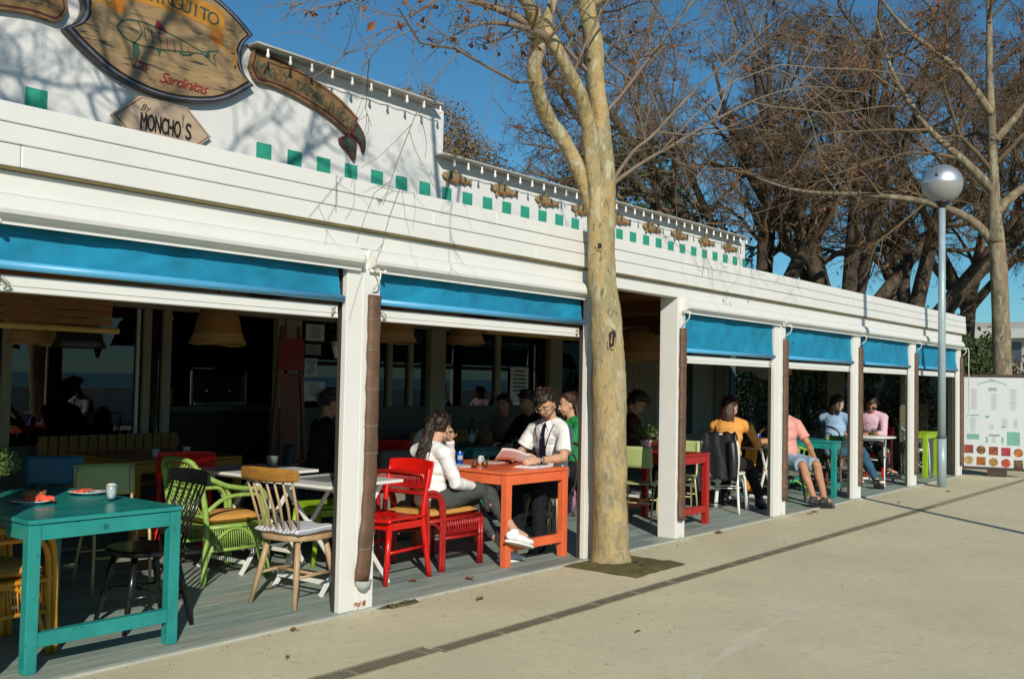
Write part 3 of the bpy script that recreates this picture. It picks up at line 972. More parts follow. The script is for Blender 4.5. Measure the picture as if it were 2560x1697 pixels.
# ribbon signs
RO = (7.5, 4.75)
rtop = smooth_poly([(6.72, 5.11), (6.80, 5.125), (7.24, 5.06), (7.72, 4.94), (8.04, 4.82), (8.31, 4.66)])
rbot = smooth_poly([(8.16, 4.42), (7.86, 4.56), (7.43, 4.68), (7.02, 4.745), (6.77, 4.745), (6.67, 4.89)])
rib = rtop + rbot
def ribbon_sign(label, mir, txt, path, sizes):
    q = lambda p: [(11.26 - a, b) for a, b in p][::-1] if mir else p
    org = (11.26 - RO[0], RO[1]) if mir else RO
    t = thing('ribbon_sign', label, 'sign', (org[0], D - 0.06, org[1]), 0, 'curved wooden ribbon signs')
    c = (org[0], org[1] + 0.06)
    loc = lambda p: [(x - org[0], z - org[1]) for x, z in p]
    def inset(p, d):
        o = []
        n = len(p)
        for i in range(n):
            a, b = V((*p[i - 1], 0)), V((*p[(i + 1) % n], 0))
            e = (b - a).normalized()
            o.append((p[i][0] - e.y * d * s_, p[i][1] + e.x * d * s_))
        return o
    p = q(rib)
    area = sum(p[i - 1][0] * p[i][1] - p[i][0] * p[i - 1][1] for i in range(len(p)))
    s_ = 1 if area > 0 else -1
    MB().prism(loc(p), 0, 0.058).build('ribbon_board', SIGNW2, t, 0.008)
    MB().prism(loc(inset(p, 0.028)), -0.003, 0).build('ribbon_border', MAROON, t)
    MB().prism(loc(inset(p, 0.048)), -0.006, -0.0032).build('ribbon_face', SIGNW2, t)
    if txt:
        arc_word(t, 'ribbon_lettering', txt, 0.17, path, SIGNGREY, -0.008, org, 0.003, sizes)
    if not mir:
        a = [(8.27, 4.63), (8.40, 4.50), (8.44, 4.37), (8.41, 4.25), (8.36, 4.36), (8.26, 4.42), (8.20, 4.46)]
        b = [(8.15, 4.42), (8.03, 4.37), (8.04, 4.29), (8.15, 4.23), (8.26, 4.13), (8.29, 4.28), (8.27, 4.38)]
        for pl in (a, b):
            pl = smooth_poly(pl + [pl[0]], 3)[:-1]
            MB().prism(loc(pl), 0.004, 0.05).build('ribbon_tail', TAILRED, t, 0.004)
            cc = (sum(x for x, z in pl) / len(pl), sum(z for x, z in pl) / len(pl))
            MB().prism(loc(scale_poly(pl, cc, 0.72)), 0.0, 0.0038).build('tail_face', SIGNGREY, t)
ribbon_sign('curved wooden ribbon sign with forked red tail right of the oval sign', False, 'MAR Y TAPAS RICAS',
            [(6.76, 4.90), (7.13, 4.875), (7.57, 4.79), (7.95, 4.67), (8.22, 4.52)], [1.25] + [1] * 16)
ribbon_sign('curved wooden ribbon sign cut by the frame left of the oval sign', True, 'OCA', [(4.06, 4.88), (4.25, 4.905), (4.42, 4.92)], None)

HO = (5.64, 4.0)
hexp = [(5.07, 4.0), (5.37, 4.255), (5.91, 4.255), (6.21, 4.0), (5.91, 3.745), (5.37, 3.745)]
hs = thing('hexagon_sign', 'pale wooden hexagon sign with black lettering under the oval sign', 'sign', (HO[0], D - 0.05, HO[1]))
hl = lambda s: [((x - HO[0]) * s, (z - HO[1]) * s) for x, z in hexp]
MB().prism(hl(1), 0, 0.049).build('hexagon_board', SIGNH, hs, 0.004)
MB().prism(hl(0.95), -0.0015, 0).build('border_line', MAROON, hs)
MB().prism(hl(0.925), -0.003, -0.0016).build('hexagon_face', SIGNH, hs)
word(hs, 'sign_lettering', 'MONCHO', 0.245, 5.37, 3.915, BLACKT, -0.006, 0, HO, 0.9, 0.0045, 5.835)
word(hs, 'sign_lettering', 'S', 0.245, 5.885, 3.915, BLACKT, -0.006, 0, HO, 0.9, 0.0045, 5.96)
word(hs, 'small_lettering', 'By', 0.10, 5.37, 4.11, BLACKT, -0.006, 0.4, HO)
k = MB()
k.bb(5.855 - HO[0], -0.005, 0.02, 5.863 - HO[0], -0.0032, 0.13)
for dx in (-0.012, 0.0, 0.012):
    k.bb(5.857 + dx - HO[0], -0.005, 0.13, 5.861 + dx - HO[0], -0.0032, 0.165)
k.bb(5.845 - HO[0], -0.005, 0.125, 5.873 - HO[0], -0.0032, 0.13)
k.build('fork_mark', BLACKT, hs)

# ------------------------------------------------------------------ furniture
def add(parent, name, mat, mb, bevel=0.0):
    return mb.build(name, mat, parent, bevel)

def parsons_table(label, loc, w, d, h, mat, leg=0.062, group='painted wooden tables', rz=0, stretch=True, top=0.022):
    """solid painted table, origin at the centre of its footprint"""
    t = thing('painted_table', label, 'table', loc, rz, group)
    add(t, 'tabletop', mat, MB().box((0, 0, h - top / 2), (w, d, top)), 0.004)
    hx, hy = w / 2 - leg / 2 - 0.004, d / 2 - leg / 2 - 0.004
    for a, b in ((-1, -1), (1, -1), (1, 1), (-1, 1)):
        add(t, 'leg', mat, MB().box((a * hx, b * hy, (h - top - 0.004) / 2), (leg, leg, h - top - 0.004)), 0.005)
    az = h - top - 0.004 - 0.0385
    for b in (-1, 1):
        add(t, 'apron', mat, MB().box((0, b * (hy + 0.004), az), (2 * hx - leg - 0.001, leg - 0.022, 0.075)), 0.003)
        add(t, 'apron', mat, MB().box((b * (hx + 0.004), 0, az), (leg - 0.022, 2 * hy - leg - 0.001, 0.075)), 0.003)
        if stretch:
            add(t, 'stretcher', mat, MB().box((0, b * hy, 0.155), (2 * hx - leg - 0.001, leg - 0.012, 0.07)), 0.004)
    return t

def folding_table(label, loc, rz, w, d, h, topm, legm, group='folding bistro tables', round_=False):
    t = thing('folding_table', label, 'table', loc, rz, group)
    if round_:
        k = MB().lathe([(0, h - 0.022), (w / 2 - 0.01, h - 0.022), (w / 2, h - 0.015), (w / 2, h - 0.004), (w / 2 - 0.006, h), (0, h)], (0, 0, 0), 32)
    else:
        k = MB().box((0, 0, h - 0.011), (w, d, 0.022))
    add(t, 'tabletop', topm, k, 0.004)
    for s in (-1, 1):
        y = s * (d / 2 - 0.10)
        add(t, 'leg', legm, MB().bar((-w / 2 + 0.04, y, 0.0), (w / 2 - 0.12, y, h - 0.03), 0.012, 0.032))
        add(t, 'leg', legm, MB().bar((w / 2 - 0.04, y + 0.014 * s, 0.0), (-w / 2 + 0.12, y + 0.014 * s, h - 0.03), 0.012, 0.032))
    for x, z in ((-w / 2 + 0.075, 0.09), (w / 2 - 0.075, 0.09), (-w / 2 + 0.14, h - 0.04), (w / 2 - 0.14, h - 0.04)):
        add(t, 'crossbar', legm, MB().bar((x, -d / 2 + 0.10, z), (x, d / 2 - 0.10, z), 0.012, 0.03))
    return t

def spindle_chair(label, loc, rz, mat, matrail, cushion=None, group='spindle back chairs'):
    t = thing('spindle_chair', label, 'chair', loc, rz, group)
    poly = []
    for i in range(28):
        a = 2 * math.pi * i / 28
        c, s = math.cos(a), math.sin(a)
        poly.append((0.215 * abs(c) ** 0.75 * (1 if c > 0 else -1) * (1.0 if s > -.2 else 0.95), 0.205 * abs(s) ** 0.75 * (1 if s > 0 else -1)))
    add(t, 'seat', mat, MB().prism(poly, 0.415, 0.45, 'xy'), 0.010)
    for a, b in ((-1, -1), (1, -1), (1, 1), (-1, 1)):
        add(t, 'leg', mat, MB().tube([(a * 0.13, b * 0.12, 0.415), (a * 0.155, b * 0.15, 0.25), (a * 0.195, b * 0.20, 0.0)], [0.017, 0.021, 0.013], 10))
    for a in (-1, 1):
        add(t, 'stretcher', mat, MB().tube([(a * 0.17, -0.165, 0.19), (a * 0.17, 0.0, 0.195), (a * 0.17, 0.165, 0.19)], [0.008, 0.012, 0.008], 8))
    add(t, 'stretcher', mat, MB().tube([(-0.17, 0.0, 0.195), (0, 0, 0.195), (0.17, 0.0, 0.195)], [0.008, 0.012, 0.008], 8))
    for i in range(7):
        u = (i - 3) / 3
        add(t, 'spindle', mat, MB().tube([(u * 0.165, -0.165 + 0.02 * u * u, 0.445), (u * 0.185, -0.215 + 0.02 * u * u, 0.62), (u * 0.20, -0.285 + 0.03 * u * u, 0.80)], [0.0075, 0.0095, 0.007], 8))
    k = MB()
    def rail(u, v):
        a = (u - 0.5) * 2
        x = 0.245 * a
        y = -0.295 + 0.04 * a * a
        ang = v * 2 * math.pi
        hh = 0.045 * (1 - 0.25 * abs(a) ** 3)
        return (x, y + 0.011 * math.cos(ang), 0.835 + hh * max(-1, min(1, 1.25 * math.sin(ang))))
    k.grid(rail, 14, 14)
    k.add([rail(0, j / 14) for j in range(14)], [list(range(14))]).add([rail(1, j / 14) for j in range(14)], [list(range(14))])
    add(t, 'crest_rail', matrail, k)
    if cushion:
        def cu(u, v):
            a, b = u * 2 - 1, v * 2 - 1
            e = 1 - max(abs(a), abs(b)) ** 6
            return (0.2 * a, 0.19 * b, 0.468 + 0.028 * e ** 0.5 + 0.004 * math.sin(a * 7 + b * 4))
        k = MB().grid(cu, 18, 18)
        k.grid(lambda u, v: (0.2 * (u * 2 - 1), 0.19 * (v * 2 - 1), 0.468 - 0.017 * (1 - max(abs(u * 2 - 1), abs(v * 2 - 1)) ** 8) ** 0.5), 18, 18)
        q = tag(add(None, 'seat_cushion', cushion, k), 'grey and white striped seat cushion on the pale spindle chair', 'cushion')
        q.location, q.rotation_euler = loc, (0, 0, rz)
    return t

def rattan_armchair(label, loc, rz, mat, cushm, cushlabel, group='rattan armchairs'):
    t = thing('rattan_armchair', label, 'armchair', loc, rz, group)
    W2, r = 0.255, 0.0165
    for a in (-1, 1):
        x = a * W2
        add(t, 'rear_leg', mat, MB().tube([(x, -0.25, 0), (x, -0.24, 0.2), (x, -0.24, 0.42), (x * 0.98, -0.27, 0.62), (x * 0.95, -0.31, 0.80)], r * 1.25, 10, sub=3))
        # arm: comes from the back, dips and swings down into the front leg (double tube)
        add(t, 'arm', mat, MB().tube([(x * 0.96, -0.30, 0.77), (x * 1.02, -0.12, 0.68), (x * 1.05, 0.05, 0.645), (x * 1.03, 0.18, 0.63), (x * 1.0, 0.235, 0.56), (x, 0.25, 0.42), (x, 0.255, 0.2), (x, 0.265, 0)], r * 1.1, 10, sub=4))
        add(t, 'front_leg', mat, MB().tube([(x, -0.235, 0.50), (x, -0.1, 0.585), (x, 0.08, 0.60), (x, 0.17, 0.585), (x, 0.213, 0.5), (x, 0.222, 0.3), (x, 0.232, 0)], r * 0.9, 10, sub=4))
        add(t, 'side_brace', mat, MB().tube([(x, -0.232, 0.14), (x, -0.17, 0.28), (x, -0.02, 0.37), (x, 0.13, 0.30), (x, 0.2, 0.12)], r * 0.75, 8, sub=4))
        add(t, 'side_rail', mat, MB().tube([(x, -0.24, 0.385), (x, 0.24, 0.385)], r * 0.9, 8))
        add(t, 'side_rail', mat, MB().tube([(x, -0.24, 0.225), (x, 0.225, 0.225)], r * 0.75, 8))
    add(t, 'top_rail', mat, MB().tube([(-W2 * 0.95, -0.305, 0.78), (-W2 * 0.7, -0.33, 0.84), (0, -0.345, 0.855), (W2 * 0.7, -0.33, 0.84), (W2 * 0.95, -0.305, 0.78)], r * 1.1, 10, sub=4))
    add(t, 'back_rail', mat, MB().tube([(-W2, -0.24, 0.46), (0, -0.255, 0.46), (W2, -0.24, 0.46)], r * 0.8, 8, sub=3))
    add(t, 'back_rail', mat, MB().tube([(-W2, -0.275, 0.66), (0, -0.295, 0.66), (W2, -0.275, 0.66)], r * 0.7, 8, sub=3))
    add(t, 'seat_rail', mat, MB().tube([(-W2, 0.235, 0.385), (W2, 0.235, 0.385)], r, 8))
    add(t, 'seat_rail', mat, MB().tube([(-W2, 0.225, 0.26), (W2, 0.225, 0.26)], r * 0.8, 8))
    add(t, 'seat_rail', mat, MB().tube([(-W2, -0.235, 0.385), (W2, -0.235, 0.385)], r * 0.8, 8))
    # diagonal lattice of the back, and of the seat apron
    k = MB()
    for i in range(15):
        u = -1.35 + 0.19 * i
        for s in (-1, 1):
            a = V((u * 0.22, -0.250, 0.475))
            b = V((u * 0.22 + s * 0.11, -0.288, 0.65))
            if abs(a.x) < 0.245 and abs(b.x) < 0.245:
                k.tube([a, b], 0.0055, 5)
            a2, b2 = V((u * 0.22, -0.286, 0.67)), V((u * 0.22 + s * 0.11, -0.335, 0.825))
            if abs(a2.x) < 0.24 and abs(b2.x) < 0.2:
                k.tube([a2, b2], 0.0055, 5)
    tag(add(t, 'back_lattice', mat, k), kind='stuff')
    k = MB()
    for i in range(26):
        x = -0.24 + i * 0.0192
        k.tube([(x, 0.236, 0.38), (x + 0.012, 0.226, 0.262)], 0.006, 5)
        y = -0.22 + i * 0.0175
        k.tube([(W2, y, 0.38), (W2, y + 0.012, 0.24)], 0.0045, 5)
        k.tube([(-W2, y, 0.38), (-W2, y + 0.012, 0.24)], 0.0045, 5)
    tag(add(t, 'apron_lattice', mat, k), kind='stuff')
    add(t, 'seat', mat, MB().box((0, 0, 0.39), (2 * W2 - 0.03, 0.46, 0.014)))
    def cu(u, v, s=1):
        a, b = u * 2 - 1, v * 2 - 1
        m = min(1, (abs(a) ** 5 + abs(b) ** 5) ** 0.2)
        e = max(0, 1 - m ** 7) ** 0.5
        return (0.232 * a, 0.225 * b + 0.01, 0.434 + s * (0.030 if s > 0 else 0.035) * e + 0.006 * math.sin(3 * a + 1) * (s > 0))
    k = MB().grid(lambda u, v: cu(u, v, 1), 20, 20).grid(lambda u, v: cu(u, v, -1), 20, 20)
    q = tag(add(None, 'seat_cushion', cushm, k), cushlabel, 'cushion')
    q.location, q.rotation_euler = loc, (0, 0, rz)
    return t

def low_rattan(label, loc, rz, mat, cushm, cushlabel, group='rattan armchairs'):
    t = thing('rattan_armchair', label, 'armchair', loc, rz, group)
    W2, r = 0.25, 0.0165
    for a in (-1, 1):
        x = a * W2
        for k_, dx in enumerate((0.0, 0.032)):
            add(t, 'front_leg', mat, MB().tube([(x, 0.255 - dx, 0), (x, 0.255 - dx, 0.37)], r * 0.9, 9))
            add(t, 'arm', mat, MB().tube([(x, -0.215 - dx, 0), (x, -0.215 - dx, 0.25), (x, -0.218 - dx, 0.44), (x, -0.24 - dx * 0.9, 0.53), (x, -0.29 - dx * 0.5, 0.585 - dx * 0.7), (x, -0.36, 0.605 - dx), (x, -0.42, 0.60 - dx)], r * (1.05 if k_ == 0 else 0.9), 9, sub=4))
        add(t, 'rear_leg', mat, MB().tube([(x, -0.40, 0), (x, -0.40, 0.35), (x * 0.98, -0.43, 0.62), (x * 0.96, -0.46, 0.74)], r * 1.1, 9, sub=3))
        add(t, 'side_rail', mat, MB().tube([(x, -0.41, 0.385), (x, 0.25, 0.385)], r * 0.9, 8))
        add(t, 'side_rail', mat, MB().tube([(x, -0.215, 0.245), (x, 0.25, 0.235)], r * 0.8, 8))
        add(t, 'side_brace', mat, MB().tube([(x, -0.225, 0.2), (x, -0.25, 0.3), (x, -0.32, 0.36), (x, -0.40, 0.375)], r * 0.75, 8, sub=4))
    for y_, z_ in ((-0.455, 0.735), (-0.43, 0.60), (0.245, 0.385), (0.245, 0.24), (-0.405, 0.385)):
        add(t, 'cross_rail', mat, MB().tube([(-W2, y_, z_), (0, y_ - (0.02 if z_ > .5 else 0), z_ + (0.02 if z_ > .7 else 0)), (W2, y_, z_)], r * 0.9, 8, sub=3))
    k = MB()
    for i in range(16):
        y_ = -0.2 + i * 0.0287
        for x in (-W2, W2):
            k.tube([(x, y_, 0.378), (x, y_ + 0.028, 0.25)], 0.006, 5)
            k.tube([(x, y_ + 0.028, 0.378), (x, y_, 0.25)], 0.005, 5)
    for i in range(24):
        x = -0.235 + i * 0.0204
        k.tube([(x, 0.246, 0.38), (x + 0.012, 0.246, 0.245)], 0.006, 5)
        k.tube([(x, -0.435, 0.60), (x + 0.01, -0.46, 0.745)], 0.005, 5)
    tag(add(t, 'apron_lattice', mat, k), kind='stuff')
    add(t, 'seat', mat, MB().box((0, -0.08, 0.39), (2 * W2 - 0.03, 0.64, 0.014)))
    def cu(u, v, s=1):
        a, b = u * 2 - 1, v * 2 - 1
        m = min(1, (abs(a) ** 5 + abs(b) ** 5) ** 0.2)
        e = max(0, 1 - m ** 7) ** 0.5
        return (0.232 * a, 0.33 * b - 0.07, 0.425 + s * 0.03 * e)
    k = MB().grid(lambda u, v: cu(u, v, 1), 20, 20).grid(lambda u, v: cu(u, v, -1), 20, 20)
    q = tag(add(None, 'seat_cushion', cushm, k), cushlabel, 'cushion')
    q.location, q.rotation_euler = loc, (0, 0, rz)
    return t

def school_chair(label, loc, rz, plate, tubem, group='tube frame school chairs'):
    t = thing('school_chair', label, 'chair', loc, rz, group)
    for a in (-1, 1):
        x = a * 0.18
        add(t, 'rear_frame', tubem, MB().tube([(x, -0.22, 0.80), (x, -0.20, 0.62), (x, -0.175, 0.47), (x, -0.12, 0.425), (x, 0.12, 0.425), (x, 0.175, 0.40), (x, 0.19, 0.33), (x * 1.04, 0.205, 0)], 0.0105, 8, sub=3))
        add(t, 'leg', tubem, MB().tube([(x, -0.05, 0.412), (x * 1.03, -0.15, 0.2), (x * 1.06, -0.21, 0)], 0.0105, 8))
    add(t, 'crossbar', tubem, MB().tube([(-0.185, 0.196, 0.24), (0.185, 0.196, 0.24)], 0.008, 8))
    add(t, 'crossbar', tubem, MB().tube([(-0.185, -0.13, 0.24), (0.185, -0.13, 0.24)], 0.008, 8))
    def bk(u, v):
        a = u * 2 - 1
        return (0.205 * a, -0.205 - 0.03 * v - 0.028 * (1 - a * a), 0.60 + 0.215 * v)
    o = add(t, 'backrest', plate, MB().grid(bk, 10, 6))
    md = o.modifiers.new('thick', 'SOLIDIFY')
    md.thickness, md.offset = 0.011, 0
    def st(u, v):
        a = u * 2 - 1
        return (0.195 * a, -0.185 + 0.38 * v, 0.445 - 0.012 * (1 - a * a) - (0.02 * ((v - 0.85) / 0.15) ** 2 if v > 0.85 else 0))
    o = add(t, 'seat', plate, MB().grid(st, 8, 10))
    md = o.modifiers.new('thick', 'SOLIDIFY')
    md.thickness, md.offset = 0.012, 0
    return t

def red_chair(label, loc, rz, mat, group='red painted wooden chairs'):
    t = thing('wooden_chair', label, 'chair', loc, rz, group)
    for a in (-1, 1):
        add(t, 'front_leg', mat, MB().tube([(a * 0.185, 0.17, 0.43), (a * 0.195, 0.20, 0.2), (a * 0.205, 0.225, 0)], [0.022, 0.02, 0.017], 10))
        add(t, 'rear_leg', mat, MB().tube([(a * 0.205, -0.25, 0), (a * 0.195, -0.20, 0.25), (a * 0.19, -0.175, 0.46), (a * 0.195, -0.205, 0.66), (a * 0.195, -0.235, 0.80)], [0.018, 0.02, 0.021, 0.017, 0.012], 10, sub=3))
        add(t, 'stretcher', mat, MB().tube([(a * 0.195, 0.195, 0.22), (a * 0.198, -0.2, 0.23)], 0.011, 8))
    add(t, 'apron', mat, MB().box((0, 0.17, 0.40), (0.36, 0.02, 0.05)), 0.003)
    add(t, 'apron', mat, MB().box((0.19, 0, 0.40), (0.02, 0.33, 0.05)), 0.003)
    add(t, 'apron', mat, MB().box((-0.19, 0, 0.40), (0.02, 0.33, 0.05)), 0.003)
    def st(u, v, dz=0):
        a, b = u * 2 - 1, v * 2 - 1
        return (0.215 * a, -0.19 + 0.4 * v, 0.452 - 0.02 * (1 - a * a) * (1 - (b * 0.6) ** 2) + dz + (-0.012 if v > 0.95 else 0))
    o = add(t, 'seat', mat, MB().grid(st, 12, 12))
    md = o.modifiers.new('thick', 'SOLIDIFY')
    md.thickness, md.offset = 0.018, 0
    def bk(u, v):
        a = u * 2 - 1
        return (0.22 * a, -0.205 - 0.05 * v - 0.035 * (1 - a * a), 0.635 + (0.215 - 0.012 * a * a) * v + 0.012 * a * a * (1 - v))
    o = add(t, 'backrest', mat, MB().grid(bk, 12, 8))
    md = o.modifiers.new('thick', 'SOLIDIFY')
    md.thickness, md.offset = 0.013, 0
    md = o.modifiers.new('bevel', 'BEVEL')
    md.width, md.segments, md.limit_method, md.angle_limit = 0.004, 2, 'ANGLE', R(50)
    return t

def bistro_chair(label, loc, rz, mat, seatm, group, cane=False):
    """bent tube chair with round seat and hoop back"""
    t = thing('bistro_chair', label, 'chair', loc, rz, group)
    add(t, 'seat', seatm, MB().lathe([(0, 0.445), (0.17, 0.448), (0.20, 0.452), (0.205, 0.44), (0.2, 0.425), (0, 0.425)], (0, 0, 0), 24))
    for a in (-1, 1):
        add(t, 'front_leg', mat, MB().tube([(a * 0.14, 0.12, 0.43), (a * 0.165, 0.155, 0.36), (a * 0.175, 0.175, 0.18), (a * 0.20, 0.21, 0)], 0.0155, 9, sub=3))
        add(t, 'front_leg', mat, MB().tube([(a * 0.09, 0.165, 0.42), (a * 0.13, 0.17, 0.37), (a * 0.152, 0.178, 0.25), (a * 0.178, 0.207, 0)], 0.011, 8, sub=3))
        add(t, 'rear_leg', mat, MB().tube([(a * 0.2, -0.24, 0), (a * 0.175, -0.2, 0.22), (a * 0.16, -0.17, 0.43)], 0.0155, 9, sub=2))
    add(t, 'back_hoop', mat, MB().tube([(-0.16, -0.17, 0.43), (-0.185, -0.215, 0.62), (-0.17, -0.25, 0.80), (-0.09, -0.27, 0.87), (0, -0.275, 0.885), (0.09, -0.27, 0.87), (0.17, -0.25, 0.80), (0.185, -0.215, 0.62), (0.16, -0.17, 0.43)], 0.0135, 9, sub=4))
    add(t, 'inner_hoop', mat, MB().tube([(-0.10, -0.185, 0.44), (-0.115, -0.22, 0.62), (-0.08, -0.25, 0.75), (0, -0.262, 0.79), (0.08, -0.25, 0.75), (0.115, -0.22, 0.62), (0.10, -0.185, 0.44)], 0.009, 8, sub=4))
    add(t, 'leg_ring', mat, MB().tube([(0.15 * math.cos(i * math.pi / 8), 0.15 * math.sin(i * math.pi / 8), 0.27) for i in range(16)], 0.008, 7, closed=True))
    return t

def round_rattan(label, loc, rz, mat, seatm, group, high=0.86):
    """wide rattan chair: a hoop back and arms with radiating rods"""
    t = thing('hoop_rattan_chair', label, 'armchair', loc, rz, group)
    hoop = []
    for i in range(17):
        a = math.pi * i / 16
        hoop.append(V((0.31 * math.cos(a), 0.16 - 0.44 * math.sin(a), 0.60 + (high - 0.60) * math.sin(a) ** 1.4)))
    base = [V((0.235 * math.cos(math.pi * i / 16), 0.12 - 0.32 * math.sin(math.pi * i / 16), 0.40)) for i in range(17)]
    add(t, 'hoop_rail', mat, MB().tube([V((0.26, 0.22, 0.0)), V((0.30, 0.2, 0.4))] + hoop + [V((-0.30, 0.2, 0.4)), V((-0.26, 0.22, 0.0))], 0.016, 9, sub=2))
    add(t, 'seat_ring', mat, MB().tube(base + [V((-0.2, 0.22, 0.40)), V((0.2, 0.22, 0.40))], 0.014, 8, closed=True))
    for i in range(1, 16):
        add(t, 'rod', mat, MB().tube([base[i], (base[i] + hoop[i]) / 2 + V((0, 0.01, 0)), hoop[i]], 0.0065, 6))
    for a in (-1, 1):
        add(t, 'rear_leg', mat, MB().tube([(a * 0.2, -0.22, 0), (a * 0.17, -0.15, 0.2), (a * 0.19, -0.12, 0.4)], 0.015, 8))
        add(t, 'brace', mat, MB().tube([(a * 0.26, 0.2, 0.10), (a * 0.16, 0.0, 0.22), (a * 0.19, -0.17, 0.08)], 0.011, 7, sub=3))
    add(t, 'seat', seatm, MB().lathe([(0, 0.435), (0.17, 0.44), (0.215, 0.43), (0.225, 0.415), (0.2, 0.40), (0, 0.40)], (0, 0.03, 0), 20))
    return t

PX, NX, PY, NY = -math.pi / 2, math.pi / 2, 0.0, math.pi      # facing +X, -X, +Y, -Y

tt_ = parsons_table('teal painted wooden table with plates and a salt pot, nearest of all', (2.705, 0.795, 0), 0.83, 1.36, 0.735, TEAL)
vs, fs = glyphs('82', 0.032)
tag(MB().add([(a - 0.035, -0.6775, b + 0.66) for a, b, c in vs], fs).build('table_number', M('dark teal ink', (0.006, 0.07, 0.065), 0.6), tt_, fix=False), kind='stuff')
parsons_table('coral orange table between the woman in white and the man with a tie', (6.43, 0.72, 0), 0.80, 1.05, 0.735, CORAL, rz=R(-1))
parsons_table('dark red table with a plant pot beside the entrance post', (9.12, 0.66, 0), 0.68, 0.80, 0.735, REDT)
parsons_table('teal painted table with green straw trays in the fourth bay', (13.15, 0.58, 0), 0.74, 0.78, 0.735, TEAL, stretch=True)
parsons_table('ochre painted table standing in the shade behind the teal table', (4.92, 3.35, 0), 1.05, 1.15, 0.735, YELT)
parsons_table('dark teal table in the shade behind the coral table', (8.3, 2.55, 0), 0.9, 0.8, 0.735, TEAL)
parsons_table('lime green bar table in the last bay', (17.18, 0.36, 0), 0.66, 0.26, 0.735, LIME, leg=0.07, stretch=False)
folding_table('white folding table half in shade with a zinc pot', (4.745, 1.67, 0), R(2), 0.68, 0.70, 0.735, WHITEE, WHITEE)
folding_table('white folding table with a grey panel for post shade, beside the striped cushion chair', (4.69, 0.69, 0), R(3), 0.72, 0.66, 0.735, WHITEE, WHITEE)
folding_table('dark folding table between the woman in yellow and the person in shorts', (11.28, 0.68, 0), 0, 0.55, 0.6, 0.735, WOODB, WHITEE)
folding_table('round white table between the woman in blue and the man with sunglasses', (14.80, 0.42, 0), R(20), 0.68, 0.55, 0.735, WHITEE, WHITEE, round_=True)
folding_table('dark folding table in the shade behind the entrance', (10.6, 1.9, 0), 0, 0.7, 0.7, 0.735, WOODB, WHITEE)

spindle_chair('black spindle back chair pulled up to the teal table', (3.22, 0.63, 0), NX + R(-6), BLACKP, BLACKP)
spindle_chair('pale beech spindle back chair with a striped cushion', (4.19, 0.46, 0), PX + R(6), WOODL, WOODO, STRIPE)
rattan_armchair('pistachio green rattan armchair facing the shaded folding table', (4.34, 1.54, 0), PX + R(-4), GREENR, MUSTARD, 'mustard seat cushion on the pistachio green armchair')
rattan_armchair('orange rattan armchair pushed under the near side of the teal table', (2.32, 0.66, 0), PX, ORANGER, MUSTARD, 'mustard seat cushion under the teal table on the orange armchair')
low_rattan('red rattan armchair with low arms in which the woman in white sits', (5.80, 0.73, 0), PX + R(3), REDR, MUSTARD, 'mustard seat cushion under the woman in white')
school_chair('pale green plywood school chair at the far end of the teal table', (3.60, 1.66, 0), NY + R(-12), PALEGREEN, CHROME)
school_chair('pale green school chair between the tree trunk and the entrance post', (8.80, 0.72, 0), PX + R(14), PALEGREEN, CHROME)
school_chair('pale green school chair on the far side of the dark red table', (9.70, 0.78, 0), NX + R(20), PALEGREEN, CHROME)
school_chair('blue plywood school chair in the shade left of the ochre table', (3.86, 2.9, 0), PX + R(50), BLUEP, M('dark tube', (0.05, 0.05, 0.05), 0.4))
school_chair('blue plywood school chair in the shade right of the ochre table', (5.72, 2.85, 0), NX + R(-30), BLUEP, M('dark tube', (0.05, 0.05, 0.05), 0.4))
red_chair('bright red wooden chair with a curved backrest just right of the double post', (5.13, 0.60, 0), NX + R(3), RED)
red_chair('red wooden chair in the shade in front of the ochre table', (4.62, 2.45, 0), PY + R(-25), RED)
red_chair('red wooden chair in the shade behind the woman in white', (7.05, 2.6, 0), PY + R(-40), RED)
red_chair('red wooden chair under the man with sunglasses', (15.62, 0.66, 0), NX, RED)
red_chair('lime green wooden chair on the far side of the shaded folding table', (5.27, 1.42, 0), NX + R(-12), LIME, 'lime painted chairs')
bistro_chair('cream bentwood chair under the man with a tie', (7.22, 0.66, 0), NX, WOODC, WOODB, 'bentwood chairs')
bistro_chair('white metal bistro chair with a black leather jacket over its back', (10.57, 0.62, 0), PX + R(12), WHITEE, WHITEE, 'white bistro chairs')
bistro_chair('white bistro chair in the shade of the last bay', (16.55, 0.95, 0), PX, WHITEE, WHITEE, 'white bistro chairs')
bistro_chair('dark bentwood chair under the person in shorts', (12.12, 0.62, 0), NY + R(-20), WOODB, WOODB, 'bentwood chairs')
bistro_chair('dark bentwood chair under the woman in blue', (14.05, 0.70, 0), PX, WOODB, WOODB, 'bentwood chairs')
round_rattan('lime green hoop back rattan chair beside the far teal table', (12.62, 0.86, 0), PX + R(-10), M('lime rattan', (0.30, 0.50, 0.05), 0.4, var=0.15), MUSTARD, 'hoop back rattan chairs', 0.78)
round_rattan('brown wicker hoop back chair behind the man with sunglasses', (16.05, 1.2, 0), NX + R(20), M('brown rattan', (0.16, 0.10, 0.05), 0.5), GREYPANEL, 'hoop back rattan chairs')
round_rattan('pale blue hoop back rattan chair behind the lime green table', (17.45, 0.62, 0), NY + R(10), PALEBLUE, WHITEE, 'hoop back rattan chairs')
round_rattan('brown high back rattan chair in the shade behind the man with a tie', (8.62, 1.75, 0), NX, M('brown rattan', (0.16, 0.10, 0.05), 0.5), GREYPANEL, 'hoop back rattan chairs', 1.1)

